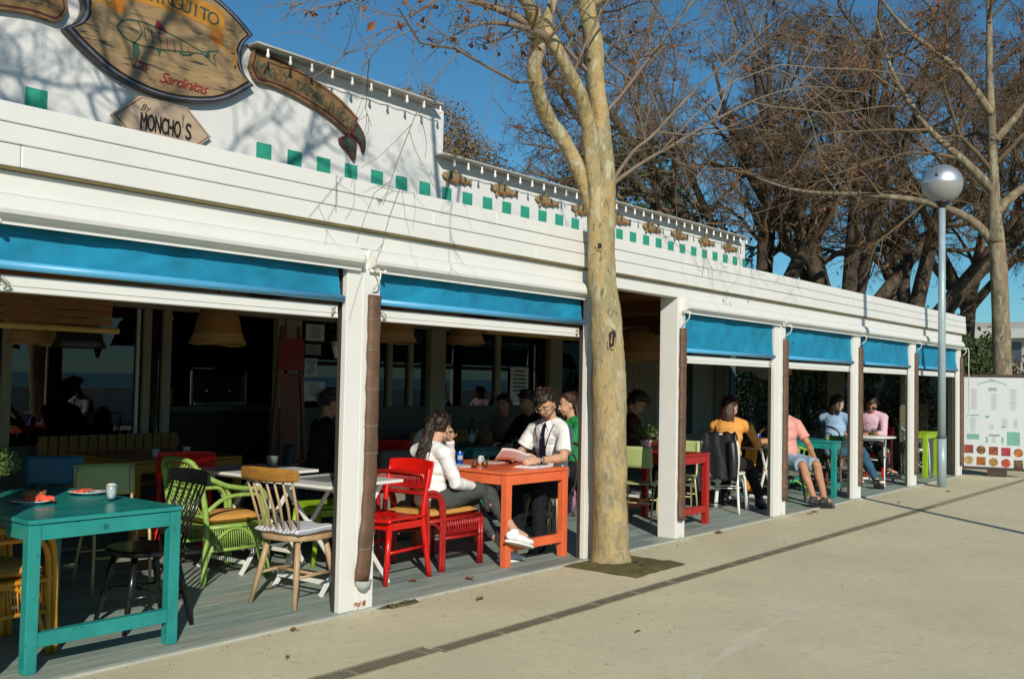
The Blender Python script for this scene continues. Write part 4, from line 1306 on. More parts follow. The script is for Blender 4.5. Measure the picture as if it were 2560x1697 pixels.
# slatted benches against the back wall
def bench(label, x0, x1, y, mat, h):
    t = thing('slatted_bench', label, 'bench', (x0, y, 0), 0, 'slatted benches along the back wall')
    w = x1 - x0
    add(t, 'seat', mat, MB().bb(0, -0.42, 0.40, w, 0.0, 0.44), 0.004)
    for x in (0.04, w - 0.09):
        add(t, 'support', mat, MB().bb(x, -0.38, 0, x + 0.05, -0.01, 0.398))
    n = int(w / 0.095)
    s0 = None
    for i in range(n):
        if s0 is None:
            s0 = add(t, 'slat', mat, MB().bb(0, 0.0, 0.445, 0.08, 0.022, h), 0.003)
        else:
            share('slat', s0, t, (i * 0.095, 0, 0))
    add(t, 'rail', mat, MB().bb(0, 0.0225, h - 0.12, w, 0.05, h - 0.06))
    return t
bench('ochre slatted bench behind the ochre table', 4.35, 5.80, 4.3, BENCHY, 0.86)
bench('ochre slatted bench in the shade behind the coral table', 9.0, 11.0, 4.2, BENCHY, 0.78)

# ------------------------------------------------------------------ things on the tables
def obj(name, label, cat, mb, mat, loc=(0, 0, 0), rz=0, group=None, bevel=0):
    o = mb.build(name, mat, None, bevel)
    o.location, o.rotation_euler = loc, (0, 0, rz)
    return tag(o, label, cat, group)
TT = 0.735
def plate(label, loc, r=0.11):
    return obj('plate', label, 'plate', MB().lathe([(0, 0.006), (r * 0.6, 0.006), (r * 0.68, 0.009), (r, 0.019), (r, 0.022), (r * 0.66, 0.013), (r * 0.6, 0.0105), (0, 0.0105)], (0, 0, 0), 28).lathe([(r * 0.55, 0.0), (r * 0.6, 0.006)], (0, 0, 0), 28), PORC, loc, 0, 'white plates')
def napkin(label, loc, rz, w, d, h):
    k = MB()
    def f(u, v):
        a, b = u * 2 - 1, v * 2 - 1
        return (w * a, d * b + 0.012 * math.sin(a * 4), h * (1 - abs(b) ** 1.5) * (0.7 + 0.3 * math.cos(a * 2.4)) + 0.004 + 0.006 * math.sin(a * 9 + b * 5))
    k.grid(f, 12, 8)
    o = obj('napkin', label, 'napkin', k, NAPK, loc, rz)
    md = o.modifiers.new('thick', 'SOLIDIFY')
    md.thickness = 0.003
    return o
plate('white plate with a bowl and red napkin on the teal table', (2.60, 0.73, TT))
obj('bowl', 'brown earthenware bowl on a white plate on the teal table', 'bowl', MB().lathe([(0, 0.0), (0.035, 0.0), (0.055, 0.02), (0.06, 0.05), (0.056, 0.05), (0.05, 0.022), (0.03, 0.008), (0, 0.008)], (0, 0, 0), 20), TERRA, (2.625, 0.765, TT + 0.013))
napkin('crumpled red napkin in front of the brown bowl', (2.60, 0.665, TT + 0.016), R(-20), 0.075, 0.024, 0.032)
plate('white plate with used cutlery on the far side of the teal table', (3.02, 0.93, TT))
def cutlery(label, name, loc, rz):
    k = MB()
    k.bar((-0.09, 0, 0.004), (0.03, 0, 0.004), 0.008, 0.003)
    if name == 'knife':
        k.bar((0.03, 0, 0.004), (0.11, 0, 0.004), 0.016, 0.002, 0.006, 0.002)
    else:
        k.bar((0.03, 0, 0.004), (0.065, 0, 0.006), 0.012, 0.003, 0.022, 0.003)
        for y in (-0.008, -0.0025, 0.003, 0.0085):
            k.bar((0.065, y, 0.006), (0.105, y, 0.006), 0.0035, 0.002)
    return obj(name, label, name, k, STEEL, loc, rz)
cutlery('steel knife lying on the far plate of the teal table', 'knife', (3.02, 0.93, TT + 0.02), R(160))
cutlery('steel fork lying on the far plate of the teal table', 'fork', (3.04, 0.90, TT + 0.02), R(150))
napkin('flat used red napkin on the far plate of the teal table', (3.0, 0.95, TT + 0.014), R(30), 0.06, 0.03, 0.008)
t = thing('salt_pot', 'small tapered glass pot of white salt on the teal table', 'salt pot', (2.955, 0.56, TT))
add(t, 'glass', CLEAR, MB().lathe([(0, 0.002), (0.022, 0.002), (0.026, 0.03), (0.038, 0.095), (0.036, 0.095), (0.024, 0.03), (0.02, 0.012), (0, 0.012)], (0, 0, 0), 18))
add(t, 'salt', PORC, MB().lathe([(0, 0.013), (0.019, 0.013), (0.0235, 0.03), (0.034, 0.088), (0.015, 0.098), (0, 0.10)], (0, 0, 0), 14))
def bucket(label, loc, s=1.0, plant=0, seed=1, name='zinc_pot', mat=None):
    t = thing(name, label, 'plant pot' if plant else 'pot', loc, 0, 'zinc pots on the tables')
    add(t, 'pot', mat or ZINC, MB().lathe([(0, 0.003), (0.042 * s, 0.0), (0.058 * s, 0.105 * s), (0.062 * s, 0.11 * s), (0.056 * s, 0.11 * s), (0.04 * s, 0.02), (0, 0.02)], (0, 0, 0), 22))
    add(t, 'soil', SOIL, MB().disc((0, 0, 0.09 * s), 0.052 * s, 16))
    if plant:
        r = random.Random(seed)
        k = MB()
        st = MB()
        for i in range(plant):
            a, e, l = r.uniform(0, 6.28), r.uniform(0.25, 1.5), r.uniform(0.07, 0.17) * s * 1.1
            d = V((math.cos(a) * math.cos(e), math.sin(a) * math.cos(e), math.sin(e)))
            p = V((0, 0, 0.09 * s)) + d * l
            if i % 5 == 0:
                st.tube([(0, 0, 0.085 * s), p], 0.0016, 4)
            n = V((r.uniform(-1, 1), r.uniform(-1, 1), r.uniform(0.2, 1))).normalized()
            u = (d - n * d.dot(n)).normalized()
            w = n.cross(u)
            L = r.uniform(0.008, 0.015) * s * 1.15
            k.add([p, p + u * L + w * L * 0.45 + n * 0.003, p + u * L * 2, p + u * L - w * L * 0.45 + n * 0.003], [(0, 1, 2, 3)])
        add(t, 'stems', LEAFG, st)
        tag(add(t, 'foliage', LEAFG, k), kind='stuff')
    return t
bucket('zinc pot with a leafy green plant at the far left of the teal table', (2.62, 1.30, TT), 1.0, 800, 2)
bucket('empty zinc pot on the shaded white folding table', (4.92, 1.68, TT), 0.85)
obj('shadow_patch', 'grey panel standing for post shadow on the near white folding table', 'painted shadow', MB().box((0, 0, 0.003), (0.42, 0.30, 0.006)), GREYPANEL, (4.70, 0.70, TT), R(3))  # grey slab painted in for the post's shadow on the tabletop
obj('coaster', 'round wooden dish on the shaded white folding table', 'dish', MB().lathe([(0, 0), (0.07, 0), (0.085, 0.015), (0.08, 0.016), (0.066, 0.006), (0, 0.006)], (0, 0, 0), 20), WOODO, (4.62, 1.50, TT))
t = thing('drink_can', 'blue drink can standing on the coral table', 'can', (6.22, 0.88, TT))
add(t, 'can_body', CANBLUE, MB().lathe([(0, 0), (0.026, 0.0), (0.033, 0.008), (0.033, 0.105), (0.028, 0.115)], (0, 0, 0), 18))
add(t, 'can_lid', STEEL, MB().lathe([(0.0285, 0.1152), (0.0285, 0.118), (0.025, 0.118), (0.025, 0.115), (0, 0.115)], (0, 0, 0), 18))
add(t, 'can_print', PAPERG, MB().grid(lambda u, v: (0.0333 * math.cos(3.4 + u * 1.3), 0.0333 * math.sin(3.4 + u * 1.3), 0.05 + 0.035 * v), 8, 2))
t = thing('drink_can', 'dark blue drink can on the dark folding table of the woman in yellow', 'can', (11.46, 0.66, TT))
add(t, 'can_body', CANBLUE, MB().lathe([(0, 0), (0.026, 0.0), (0.033, 0.008), (0.033, 0.105), (0.028, 0.115)], (0, 0, 0), 18))
add(t, 'can_lid', STEEL, MB().lathe([(0.0285, 0.1152), (0.0285, 0.118), (0.025, 0.118), (0.025, 0.115), (0, 0.115)], (0, 0, 0), 18))
def tumbler(label, loc, s=1.0, fill=0.55):
    t = thing('tumbler', label, 'glass', loc, 0, 'glasses of amber beer')
    add(t, 'glass', CLEAR, MB().lathe([(0, 0.001), (0.026 * s, 0.001), (0.033 * s, 0.085 * s), (0.0315 * s, 0.085 * s), (0.0245 * s, 0.01), (0, 0.01)], (0, 0, 0), 18))
    add(t, 'drink', BEER, MB().lathe([(0, 0.0105), (0.0238 * s, 0.0105), ((0.0238 + 0.0065 * fill) * s, 0.085 * s * fill), (0, 0.085 * s * fill)], (0, 0, 0), 16))
    return t
tumbler('small tumbler of amber drink near the woman on the coral table', (6.155, 0.66, TT))
tumbler('small tumbler of amber drink in front of the salt jar', (6.215, 0.60, TT))
tumbler('tumbler of amber beer on the round white table', (14.98, 0.45, TT), 1.3, 0.7)
t = thing('salt_jar', 'glass salt jar with white contents behind the tumblers on the coral table', 'jar', (6.40, 0.80, TT))
add(t, 'glass', CLEAR, MB().lathe([(0, 0.001), (0.03, 0.001), (0.036, 0.05), (0.025, 0.085), (0.02, 0.09), (0.02, 0.105), (0, 0.108)], (0, 0, 0), 16))
add(t, 'salt', PORC, MB().lathe([(0, 0.006), (0.027, 0.006), (0.032, 0.05), (0.02, 0.075), (0, 0.08)], (0, 0, 0), 14))
obj('notebook', 'closed grey notebook beside the elbow of the woman in white', 'notebook', MB().box((0, 0, 0.008), (0.15, 0.21, 0.016)), M('notebook grey', (0.45, 0.46, 0.5), 0.6), (6.13, 0.80, TT), R(-8), bevel=0.002)
t = thing('paper_pad', 'stack of printed papers under the forearm of the man with a tie', 'papers', (6.62, 0.40, TT), R(8))
for i in range(3):
    add(t, 'sheet', PAPER, MB().box((0.008 * i - 0.01, 0.006 * i, 0.002 + 0.003 * i), (0.30, 0.21, 0.0025), R(4 * i)))
obj('serving_tray', 'pale flat tray on the coral table beside the man', 'tray', MB().box((0, 0, 0.005), (0.16, 0.24, 0.01)), M('pale tray', (0.5, 0.5, 0.45), 0.5), (6.62, 0.90, TT), R(10), bevel=0.003)
bucket('pale pot with a small bright plant on the dark red table', (9.05, 0.80, TT), 1.05, 260, 5, 'plant_pot', PORC)
t = thing('menu_stand', 'white menu card stand behind the entrance post on the dark red table', 'menu', (9.22, 0.72, TT), R(35))
add(t, 'card', PAPER, MB().add([(-0.08, -0.03, 0.0), (0.08, -0.03, 0.0), (0.08, 0.0, 0.16), (-0.08, 0.0, 0.16), (-0.08, 0.03, 0.0), (0.08, 0.03, 0.0)], [(0, 1, 2, 3), (3, 2, 5, 4)]))
k = MB()
for i in range(6):
    k.add([(-0.06, -0.0275 + 0.0225 * (0.15 + i * 0.12), 0.02 + i * 0.02), (0.05 - 0.02 * (i % 3), -0.0275 + 0.0225 * (0.15 + i * 0.12), 0.02 + i * 0.02), (0.05 - 0.02 * (i % 3), -0.0265 + 0.0225 * (0.15 + i * 0.12), 0.026 + i * 0.02), (-0.06, -0.0265 + 0.0225 * (0.15 + i * 0.12), 0.026 + i * 0.02)], [(0, 1, 2, 3)])
add(t, 'print_lines', PAPERG, k)
def straw_tray(label, loc, rz):
    t = thing('straw_tray', label, 'tray', loc, rz, 'green straw trays')
    add(t, 'tray_base', M('straw green', (0.22, 0.33, 0.06), 0.8, var=0.3, scale=40), MB().box((0, 0, 0.006), (0.30, 0.2, 0.012)))
    for a, b, w, d in ((0, -0.095, 0.3, 0.01), (0, 0.095, 0.3, 0.01), (-0.145, 0, 0.01, 0.18), (0.145, 0, 0.01, 0.18)):
        add(t, 'rim', MATS['straw green'], MB().box((a, b, 0.028), (w, d, 0.032)))
    k = MB()
    r = random.Random(3)
    for i in range(60):
        x, y, a = r.uniform(-0.13, 0.13), r.uniform(-0.08, 0.08), r.uniform(0, 3)
        k.bar((x, y, 0.02 + r.random() * 0.02), (x + 0.04 * math.cos(a), y + 0.04 * math.sin(a), 0.02 + r.random() * 0.03), 0.004, 0.003)
    tag(add(t, 'straw', MATS['straw green'], k), kind='stuff')
straw_tray('green straw tray on the near half of the far teal table', (13.35, 0.40, TT), 0.2)
# patterned ball cushion on the lime hoop chair
k = MB().ell((0, 0, 0), (0.16, 0.10, 0.15), 18)
PATT = M('patterned cushion cloth', (0.5, 0.55, 0.45), 0.9, var=0.3, scale=6, chips=0.75, chipcol=(0.25, 0.06, 0.2), chscale=9, dirt=0.5, dirtcol=(0.15, 0.3, 0.1))
obj('patterned_cushion', 'patterned round cushion on the lime green hoop chair', 'cushion', k, PATT, (12.66, 0.74, 0.58), R(20))
# pink oval cushion on the chair behind the man with a tie
obj('pink_cushion', 'dusty pink oval cushion low on the chair behind the man with a tie', 'cushion', MB().ell((0, 0, 0), (0.10, 0.07, 0.14), 16), M('dusty pink cloth', (0.35, 0.17, 0.24), 0.9), (8.0, 1.02, 0.30), R(15))
# leather jacket hung over the white bistro chair
def jacket():
    k = MB()
    def f(u, v):
        a = u * 2 - 1
        s = v * 2 - 1              # -1 front hem, 0 over the rail, +1 back hem
        drop = abs(s)
        y = 0.03 * (1 if s > 0 else -1) * min(1, drop * 4) + 0.05 * s * drop
        hang = 0.52 if s > 0 else 0.30
        z = 0.0 - hang * drop + 0.012 * math.sin(a * 11 + drop * 3)
        return (0.20 * a * (1 + 0.2 * drop) + 0.012 * math.sin(drop * 9 + a * 3), y + 0.008 * math.sin(a * 8 + drop * 4) * drop, z)
    k.grid(f, 26, 30)
    o = k.build('leather_jacket', M('black leather', (0.014, 0.015, 0.017), 0.38, var=0.2, bump=0.3, bscale=30), None)
    md = o.modifiers.new('thick', 'SOLIDIFY')
    md.thickness = 0.012
    tag(o, 'black leather jacket hanging over the white bistro chair', 'jacket')
    o.location = (10.29, 0.60, 0.90)
    o.rotation_euler = (0, 0, NX + R(12))
    MB().tube([(0.17, 0.06, -0.08), (0.21, 0.09, -0.3), (0.20, 0.10, -0.55), (0.18, 0.09, -0.66)], [0.05, 0.055, 0.048, 0.042], 12, sub=4).build('sleeve', MATS['black leather'], o)
    MB().tube([(-0.17, 0.06, -0.08), (-0.20, 0.085, -0.3), (-0.2, 0.09, -0.5)], [0.05, 0.055, 0.045], 12, sub=4).build('sleeve', MATS['black leather'], o)
jacket()

# ------------------------------------------------------------------ interior things
def lamp_shade(label, loc, r, h, mat, skirt, zc, name='pendant_lamp'):
    t = thing(name, label, 'pendant lamp', loc, 0, 'woven pendant lamps')
    prof = [(0.02, h), (r * 0.35, h * 0.97), (r * 0.62, h * 0.80), (r * 0.78, h * 0.5), (r * 0.86, h * 0.22), (r, 0.0)]
    o = add(t, 'lamp_shade', mat, MB().lathe(prof, (0, 0, 0), 26))
    md = o.modifiers.new('thick', 'SOLIDIFY')
    md.thickness = 0.01
    if skirt:
        k = MB().lathe([(r * 0.872, h * 0.24), (r * 0.93, h * 0.12), (r * 1.012, 0.0)], (0, 0, 0), 26)
        vs = []
        for i, v in enumerate(k.v):
            a = math.atan2(v[1], v[0])
            vs.append((v[0], v[1], v[2] - (0.02 * math.sin(a * 2 + 1) if v[2] < 0.01 else 0)))
        k.v = vs
        add(t, 'fringe', skirt, k)
    add(t, 'cord', BLACKT, MB().tube([(0, 0, h), (0, 0, zc - loc[2])], 0.004, 5))
    return t
lamp_shade('large woven bell lamp hanging in the doorway of the nearest bay', (4.99, 2.55, 1.71), 0.235, 0.36, WICKER, WICKERP, 2.43)
lamp_shade('black bell lamp hanging in front of the near window', (3.70, 2.4, 1.63), 0.19, 0.26, BLACKPL, None, 2.43)
lamp_shade('woven lamp cut off by the reed blind at the near window', (3.60, 2.9, 1.66), 0.185, 0.34, WICKER, WICKERP, 2.43)
lamp_shade('woven bell lamp hanging at the left of the second bay', (6.76, 2.3, 1.80), 0.26, 0.36, WICKER, WICKERP, 2.43)
lamp_shade('small woven lamp hanging above the man and woman at the coral table', (8.20, 2.6, 1.84), 0.22, 0.32, WICKER, WICKERP, 2.43)
lamp_shade('brown bell lamp hanging inside the entrance', (10.95, 2.1, 1.74), 0.36, 0.42, WICKER, WICKERP, 2.43)
lamp_shade('wide woven lamp hanging in the fourth bay', (16.4, 2.0, 1.72), 0.3, 0.3, WICKER, WICKERP, 2.43)
# reed blind with its bamboo pole
t = thing('reed_blind', 'rolled reed blind with a bamboo pole at the near window', 'blind', (1.70, 1.6, 1.73))
add(t, 'pole', BAMBOO, MB().tube([(-1.2, 0, 0), (0.5, 0, 0), (1.85, 0, 0)], 0.022, 10))
rd = None
for i in range(12):
    if rd is None:
        rd = add(t, 'slat', REED, MB().bb(-1.2, -0.006, 0.03, 1.8, 0.006, 0.072))
    else:
        share('slat', rd, t, (0, 0.004 * (i % 2), i * 0.047))
t = thing('reed_blind', 'rolled reed blind with a bamboo pole in the second bay', 'blind', (8.3, 2.4, 1.98), 0)
add(t, 'pole', BAMBOO, MB().tube([(0, 0, 0), (1.85, 0, 0)], 0.03, 10))
for i in range(5):
    share('slat', rd, t, (1.2, 0.004 * (i % 2), i * 0.047)).scale = (0.55, 1, 1)
# counter with coffee machine
t = thing('bar_counter', 'grey bar counter inside the dark doorway', 'counter', (5.9, 5.4, 0))
add(t, 'countertop', M('grey worktop', (0.16, 0.15, 0.13), 0.5), MB().bb(0.0, 0, 1.02, 2.1, 0.6, 1.08), 0.004)
add(t, 'front_panel', M('dark counter front', (0.035, 0.03, 0.022), 0.6), MB().bb(0.1, 0.05, 0, 2.05, 0.55, 1.018))
add(t, 'side_post', GREYP, MB().bb(0.0, 0.02, 0, 0.09, 0.55, 1.018))
t = thing('coffee_machine', 'steel coffee machine on the bar counter', 'coffee machine', (6.72, 5.55, 1.081))
add(t, 'body', BLACKPL, MB().bb(0.02, 0.06, 0.05, 0.78, 0.5, 0.36), 0.01)
for x in (0, 0.76):
    add(t, 'side_panel', STEEL, MB().bb(x, 0.02, 0, x + 0.04, 0.5, 0.42), 0.008)
add(t, 'drip_tray', STEEL, MB().bb(0.045, 0.0, 0.0, 0.755, 0.25, 0.045), 0.004)
add(t, 'top_rail', STEEL, MB().tube([(0.02, 0.03, 0.44), (0.78, 0.03, 0.44)], 0.01, 8))
for x in (0.22, 0.55):
    add(t, 'group_head', STEEL, MB().lathe([(0, 0.15), (0.035, 0.15), (0.04, 0.2), (0, 0.2)], (x, 0.03, 0), 14))
    add(t, 'filter_handle', BLACKPL, MB().tube([(x, 0.02, 0.16), (x, -0.1, 0.15)], 0.013, 8))
t = thing('blender', 'steel jug blender on the left of the bar counter', 'blender', (6.1, 5.6, 1.081))
add(t, 'base', STEEL, MB().lathe([(0, 0), (0.07, 0), (0.06, 0.1), (0.04, 0.12), (0, 0.12)], (0, 0, 0), 14))
add(t, 'jug', CLEAR, MB().lathe([(0.04, 0.12), (0.065, 0.32), (0.062, 0.32), (0.037, 0.125)], (0, 0, 0), 14))
add(t, 'handle', STEEL, MB().tube([(0.06, 0, 0.3), (0.1, 0, 0.28), (0.1, 0, 0.2), (0.055, 0, 0.18)], 0.008, 6, sub=3))
obj('container', 'yellow plastic tub on the bar counter', 'tub', MB().lathe([(0, 0), (0.07, 0), (0.085, 0.2), (0.08, 0.2), (0.066, 0.01), (0, 0.01)], (0, 0, 0), 14), M('dull yellow plastic', (0.25, 0.2, 0.04), 0.5), (6.4, 5.55, 1.081))
# bottles and small pots standing about in the shade
def bottle(label, loc, m, group, s=1.0):
    t = thing('bottle', label, 'bottle', loc, 0, group)
    add(t, 'glass', m, MB().lathe([(0, 0), (0.034 * s, 0.002), (0.036 * s, 0.02), (0.036 * s, 0.16 * s), (0.02 * s, 0.21 * s), (0.0135 * s, 0.23 * s), (0.0135 * s, 0.29 * s), (0, 0.29 * s)], (0, 0, 0), 14))
    add(t, 'label_band', PAPERG, MB().lathe([(0.0366 * s, 0.05 * s), (0.0366 * s, 0.13 * s)], (0, 0, 0), 14))
    return t
GREENB = M('dark green bottle', (0.012, 0.035, 0.012), 0.12, spec=0.7)
BROWNB = M('brown bottle', (0.05, 0.02, 0.008), 0.12, spec=0.7)
bottle('dark bottle on the dark teal table behind the woman in white', (8.12, 2.42, TT), GREENB, 'bottles on the shaded tables')
bottle('brown bottle on the far side of the dark teal table', (8.42, 2.66, TT), BROWNB, 'bottles on the shaded tables')
bottle('dark bottle on the shaded table behind the entrance', (10.72, 1.98, TT), GREENB, 'bottles on the shaded tables')
bucket('small pale pot on the front corner of the ochre table', (4.75, 3.05, TT), 0.6, 0, 1, 'plant_pot', PORC)
bucket('small pale pot in the middle of the ochre table', (5.15, 3.2, TT), 0.6, 0, 1, 'plant_pot', PORC)
# red and orange easel at the door jamb
t = thing('wooden_easel', 'tall orange wooden easel with a red board at the doorway', 'easel', (6.76, 3.8, 0), R(-20))
for a in (-1, 1):
    add(t, 'leg', EASELO, MB().bar((a * 0.22, -0.02, 0), (a * 0.09, 0.02, 1.98), 0.05, 0.035))
add(t, 'rear_leg', EASELO, MB().bar((0, 0.4, 0), (0, 0.06, 1.8), 0.04, 0.03))
add(t, 'red_board', EASELR, MB().box((0, -0.02, 1.68), (0.28, 0.025, 0.34)), 0.004)
add(t, 'front_board', EASELO, MB().box((0, -0.01, 1.02), (0.20, 0.02, 0.92)), 0.004)
add(t, 'shelf', EASELO, MB().box((0, -0.05, 0.55), (0.44, 0.08, 0.03)), 0.004)
# posters and notices on the back wall
def poster(label, x0, x1, z0, z1, framem, seed, fr=True):
    t = thing('framed_notice', label, 'notice', ((x0 + x1) / 2, D - 0.012, (z0 + z1) / 2), 0, 'notices on the glazed back wall')
    w, h = x1 - x0, z1 - z0
    if fr:
        add(t, 'frame', framem, MB().box((0, -0.008, 0), (w, 0.018, h)), 0.003)
    add(t, 'paper', PAPER if seed != 4 else PAPERG, MB().box((0, -0.0195 if fr else -0.002, 0), (w * 0.86, 0.002, h * 0.88)))
    r = random.Random(seed)
    k = MB()
    for i in range(7):
        z = h * (0.32 - i * 0.1)
        ww = w * r.uniform(0.15, 0.33)
        k.add([(-ww, -0.0215 if fr else -0.004, z), (ww, -0.0215 if fr else -0.004, z), (ww, -0.0215 if fr else -0.004, z + h * 0.04), (-ww, -0.0215 if fr else -0.004, z + h * 0.04)], [(0, 1, 2, 3)])
    add(t, 'print_lines', M('grey print', (0.12, 0.12, 0.12), 0.8), k)
poster('dark framed print high on the wall beside the easel', 7.57, 7.89, 1.86, 2.08, BLACKPL, 1)
poster('small dark framed picture under the high print', 7.57, 7.84, 1.70, 1.84, BLACKPL, 4)
poster('white notice sheet below the small dark picture', 7.58, 7.80, 1.43, 1.68, WHITEE, 2, False)
poster('white framed notice lowest of the column beside the easel', 7.57, 7.90, 1.16, 1.39, WHITEE, 3)
poster('tall white paper poster behind the man with a tie', 11.42, 11.92, 1.1, 1.68, WHITEE, 5, False)
# hanging plant near the double post
t = thing('hanging_plant', 'white cone pot with a trailing plant hanging behind the double post', 'hanging plant', (6.22, 2.45, 1.62))
add(t, 'pot', PORC, MB().lathe([(0.0, 0.0), (0.02, 0.01), (0.06, 0.16), (0.055, 0.16), (0, 0.14)], (0, 0, 0), 14))
add(t, 'cord', CORD, MB().tube([(0, 0, 0.15), (0, 0, 0.81)], 0.003, 5))
k = MB()
r = random.Random(8)
for i in range(150):
    a = r.uniform(0, 6.28)
    q = r.uniform(0.01, 0.12)
    p = V((q * math.cos(a), q * math.sin(a), 0.16 + r.uniform(-0.05, 0.22)))
    u = V((math.cos(a), math.sin(a), r.uniform(-0.5, 0.8))).normalized()
    w = u.cross(V((0, 0, 1))).normalized()
    k.add([p, p + u * 0.02 + w * 0.012, p + u * 0.045, p + u * 0.02 - w * 0.012], [(0, 1, 2, 3)])
tag(add(t, 'foliage', LEAFG, k), kind='stuff')
# grey sofa pad and white patterned cushion behind the woman
obj('grey_sofa', 'grey padded sofa back in the shade behind the woman in white', 'sofa', MB().bb(-0.35, -0.1, 0.0, 0.35, 0.1, 0.80), M('grey sofa cloth', (0.17, 0.16, 0.14), 0.9, var=0.1), (6.55, 1.75, 0), R(-25), bevel=0.05)
obj('patterned_cushion', 'white patterned cushion on the grey sofa', 'cushion', MB().ell((0, 0, 0), (0.17, 0.07, 0.15), 16), M('white patterned cloth', (0.55, 0.55, 0.5), 0.9, var=0.35, scale=14), (6.72, 1.70, 0.86), R(-25))
# terracotta pot hanging and a white bird shape fixed to the glazed end wall
t = thing('hanging_pot', 'terracotta pot hanging under the beam right of the entrance', 'hanging pot', (13.55, 1.2, 1.60))
add(t, 'pot', TERRA, MB().lathe([(0, 0), (0.06, 0), (0.09, 0.17), (0.10, 0.18), (0.10, 0.2), (0.085, 0.2), (0.06, 0.02), (0, 0.02)], (0, 0, 0), 18))
add(t, 'cord', CORD, MB().tube([(0, 0, 0.19), (0, 0, 0.835)], 0.004, 5))
bird = smooth_poly([(-0.34, -0.16), (-0.33, 0.02), (-0.22, 0.12), (-0.05, 0.15), (0.1, 0.1), (0.3, 0.13), (0.42, 0.02), (0.3, -0.03), (0.12, 0.0), (0.02, -0.06), (-0.1, -0.15), (-0.22, -0.18), (-0.34, -0.16)], 3)[:-1]
o = MB().prism([(a_ * 0.9, b_ * 0.9) for a_, b_ in bird], -0.006, 0.006, 'yz').build('wall_decal', PAPER, None)
o.location = (17.93, 3.75, 1.72)
tag(o, 'white bird shaped decal on the glazed end wall above the person in yellow', 'decal')
# white light tube on the kitchen ceiling
obj('tube_light', 'short white tube light on the ceiling of the dark doorway', 'ceiling light', MB().tube([(-0.25, 0, 0), (0.25, 0, 0)], 0.02, 8), WHITEE, (5.72, 4.75, 2.04), R(10))

# ------------------------------------------------------------------ people
def remesh(mb, name, mat, parent, vox, sm=3, fac=0.5, fold=0.0):
    me = mb.mesh(name)
    o = bpy.data.objects.new(name, me)
    COL.objects.link(o)
    md = o.modifiers.new('r', 'REMESH')
    md.mode = 'VOXEL'
    md.voxel_size = vox
    if sm:
        s = o.modifiers.new('s', 'SMOOTH')
        s.iterations, s.factor = sm, fac
    dg = C.evaluated_depsgraph_get()
    dg.update()
    new = bpy.data.meshes.new_from_object(o.evaluated_get(dg))
    new.name = name
    o.modifiers.clear()
    o.data = new
    bpy.data.meshes.remove(me)
    new.materials.clear()
    new.materials.append(mat)
    new.polygons.foreach_set('use_smooth', [True] * len(new.polygons))
    if fold:
        n = len(new.vertices)
        co, nr = np.empty(n * 3, np.float32), np.empty(n * 3, np.float32)
        new.vertices.foreach_get('co', co)
        new.vertex_normals.foreach_get('vector', nr)
        co, nr = co.reshape(-1, 3), nr.reshape(-1, 3)
        d = np.array([1 - 2.4 * abs(noise.noise(V((p[0] * 11 + p[2] * 5, p[1] * 11, p[2] * 15)))) + 0.5 * noise.noise(V((p[0] * 34, p[1] * 34, p[2] * 34 + 9))) for p in co], np.float32)
        co += nr * (d * fold)[:, None]
        new.vertices.foreach_set('co', co.ravel())
    if parent is not None:
        o.parent = parent
    return o
SKIN = [M('fair skin', (0.56, 0.32, 0.215), 0.5, var=0.07, scale=9, spec=0.35), M('tanned skin', (0.46, 0.235, 0.135), 0.5, var=0.08, scale=9, spec=0.35)]
HAIRD = M('dark brown hair', (0.024, 0.0135, 0.008), 0.45, var=0.4, scale=30, stretch=(3, 3, 0.5), bump=0.5, bscale=60)
HAIRB = M('brown hair', (0.045, 0.020, 0.010), 0.45, var=0.4, scale=30, stretch=(3, 3, 0.5), bump=0.5, bscale=60)
LIPS = M('lips', (0.36, 0.12, 0.095), 0.5)
EYEW = M('eye white', (0.7, 0.68, 0.65), 0.3)
def cloth(name, col, bump=0.25, var=0.06, bs=22):
    return M(name, col, 0.85, var=var, scale=7, bump=bump, bscale=bs, spec=0.2)

def hand(k, w, d, n, thumb, s=1.0, curl=0.5, spread=0.12):
    """five separate fingers; d = finger direction, n = palm normal, thumb = +1/-1 side along d x n"""
    d, n = V(d).normalized(), V(n)
    n = (n - d * n.dot(d)).normalized()
    side = d.cross(n) * thumb
    pc = w + d * 0.045 * s
    k.ell(pc, (d * 0.052 * s, side * 0.041 * s, n * 0.017 * s), 12)
    k.cap(w - d * 0.02, w + d * 0.02, 0.025 * s, 0.026 * s, 10)
    for i, (off, ln) in enumerate(((0.030, 0.070), (0.010, 0.080), (-0.011, 0.074), (-0.031, 0.058))):
        b = w + d * 0.082 * s + side * off * s
        dd = (d + side * off * spread * 20 * 0.5).normalized()
        c1, c2 = curl * (0.8 + 0.1 * i), curl * 1.9
        e1 = (dd * math.cos(c1) + n * math.sin(c1))
        e2 = (dd * math.cos(c2) + n * math.sin(c2))
        m = b + e1 * ln * 0.52 * s
        k.cap(b - dd * 0.02 * s, m, 0.0092 * s, 0.0086 * s, 8)
        k.cap(m, m + e2 * ln * 0.52 * s, 0.0086 * s, 0.0070 * s, 8)
    tb = w + d * 0.028 * s + side * 0.032 * s
    t1 = (d * 0.6 + side * 0.75 + n * 0.35).normalized()
    tm = tb + t1 * 0.038 * s
    k.cap(tb, tm, 0.0125 * s, 0.0105 * s, 8)
    k.cap(tm, tm + (t1 + d * 0.5 + n * curl * 0.5).normalized() * 0.032 * s, 0.0105 * s, 0.008 * s, 8)

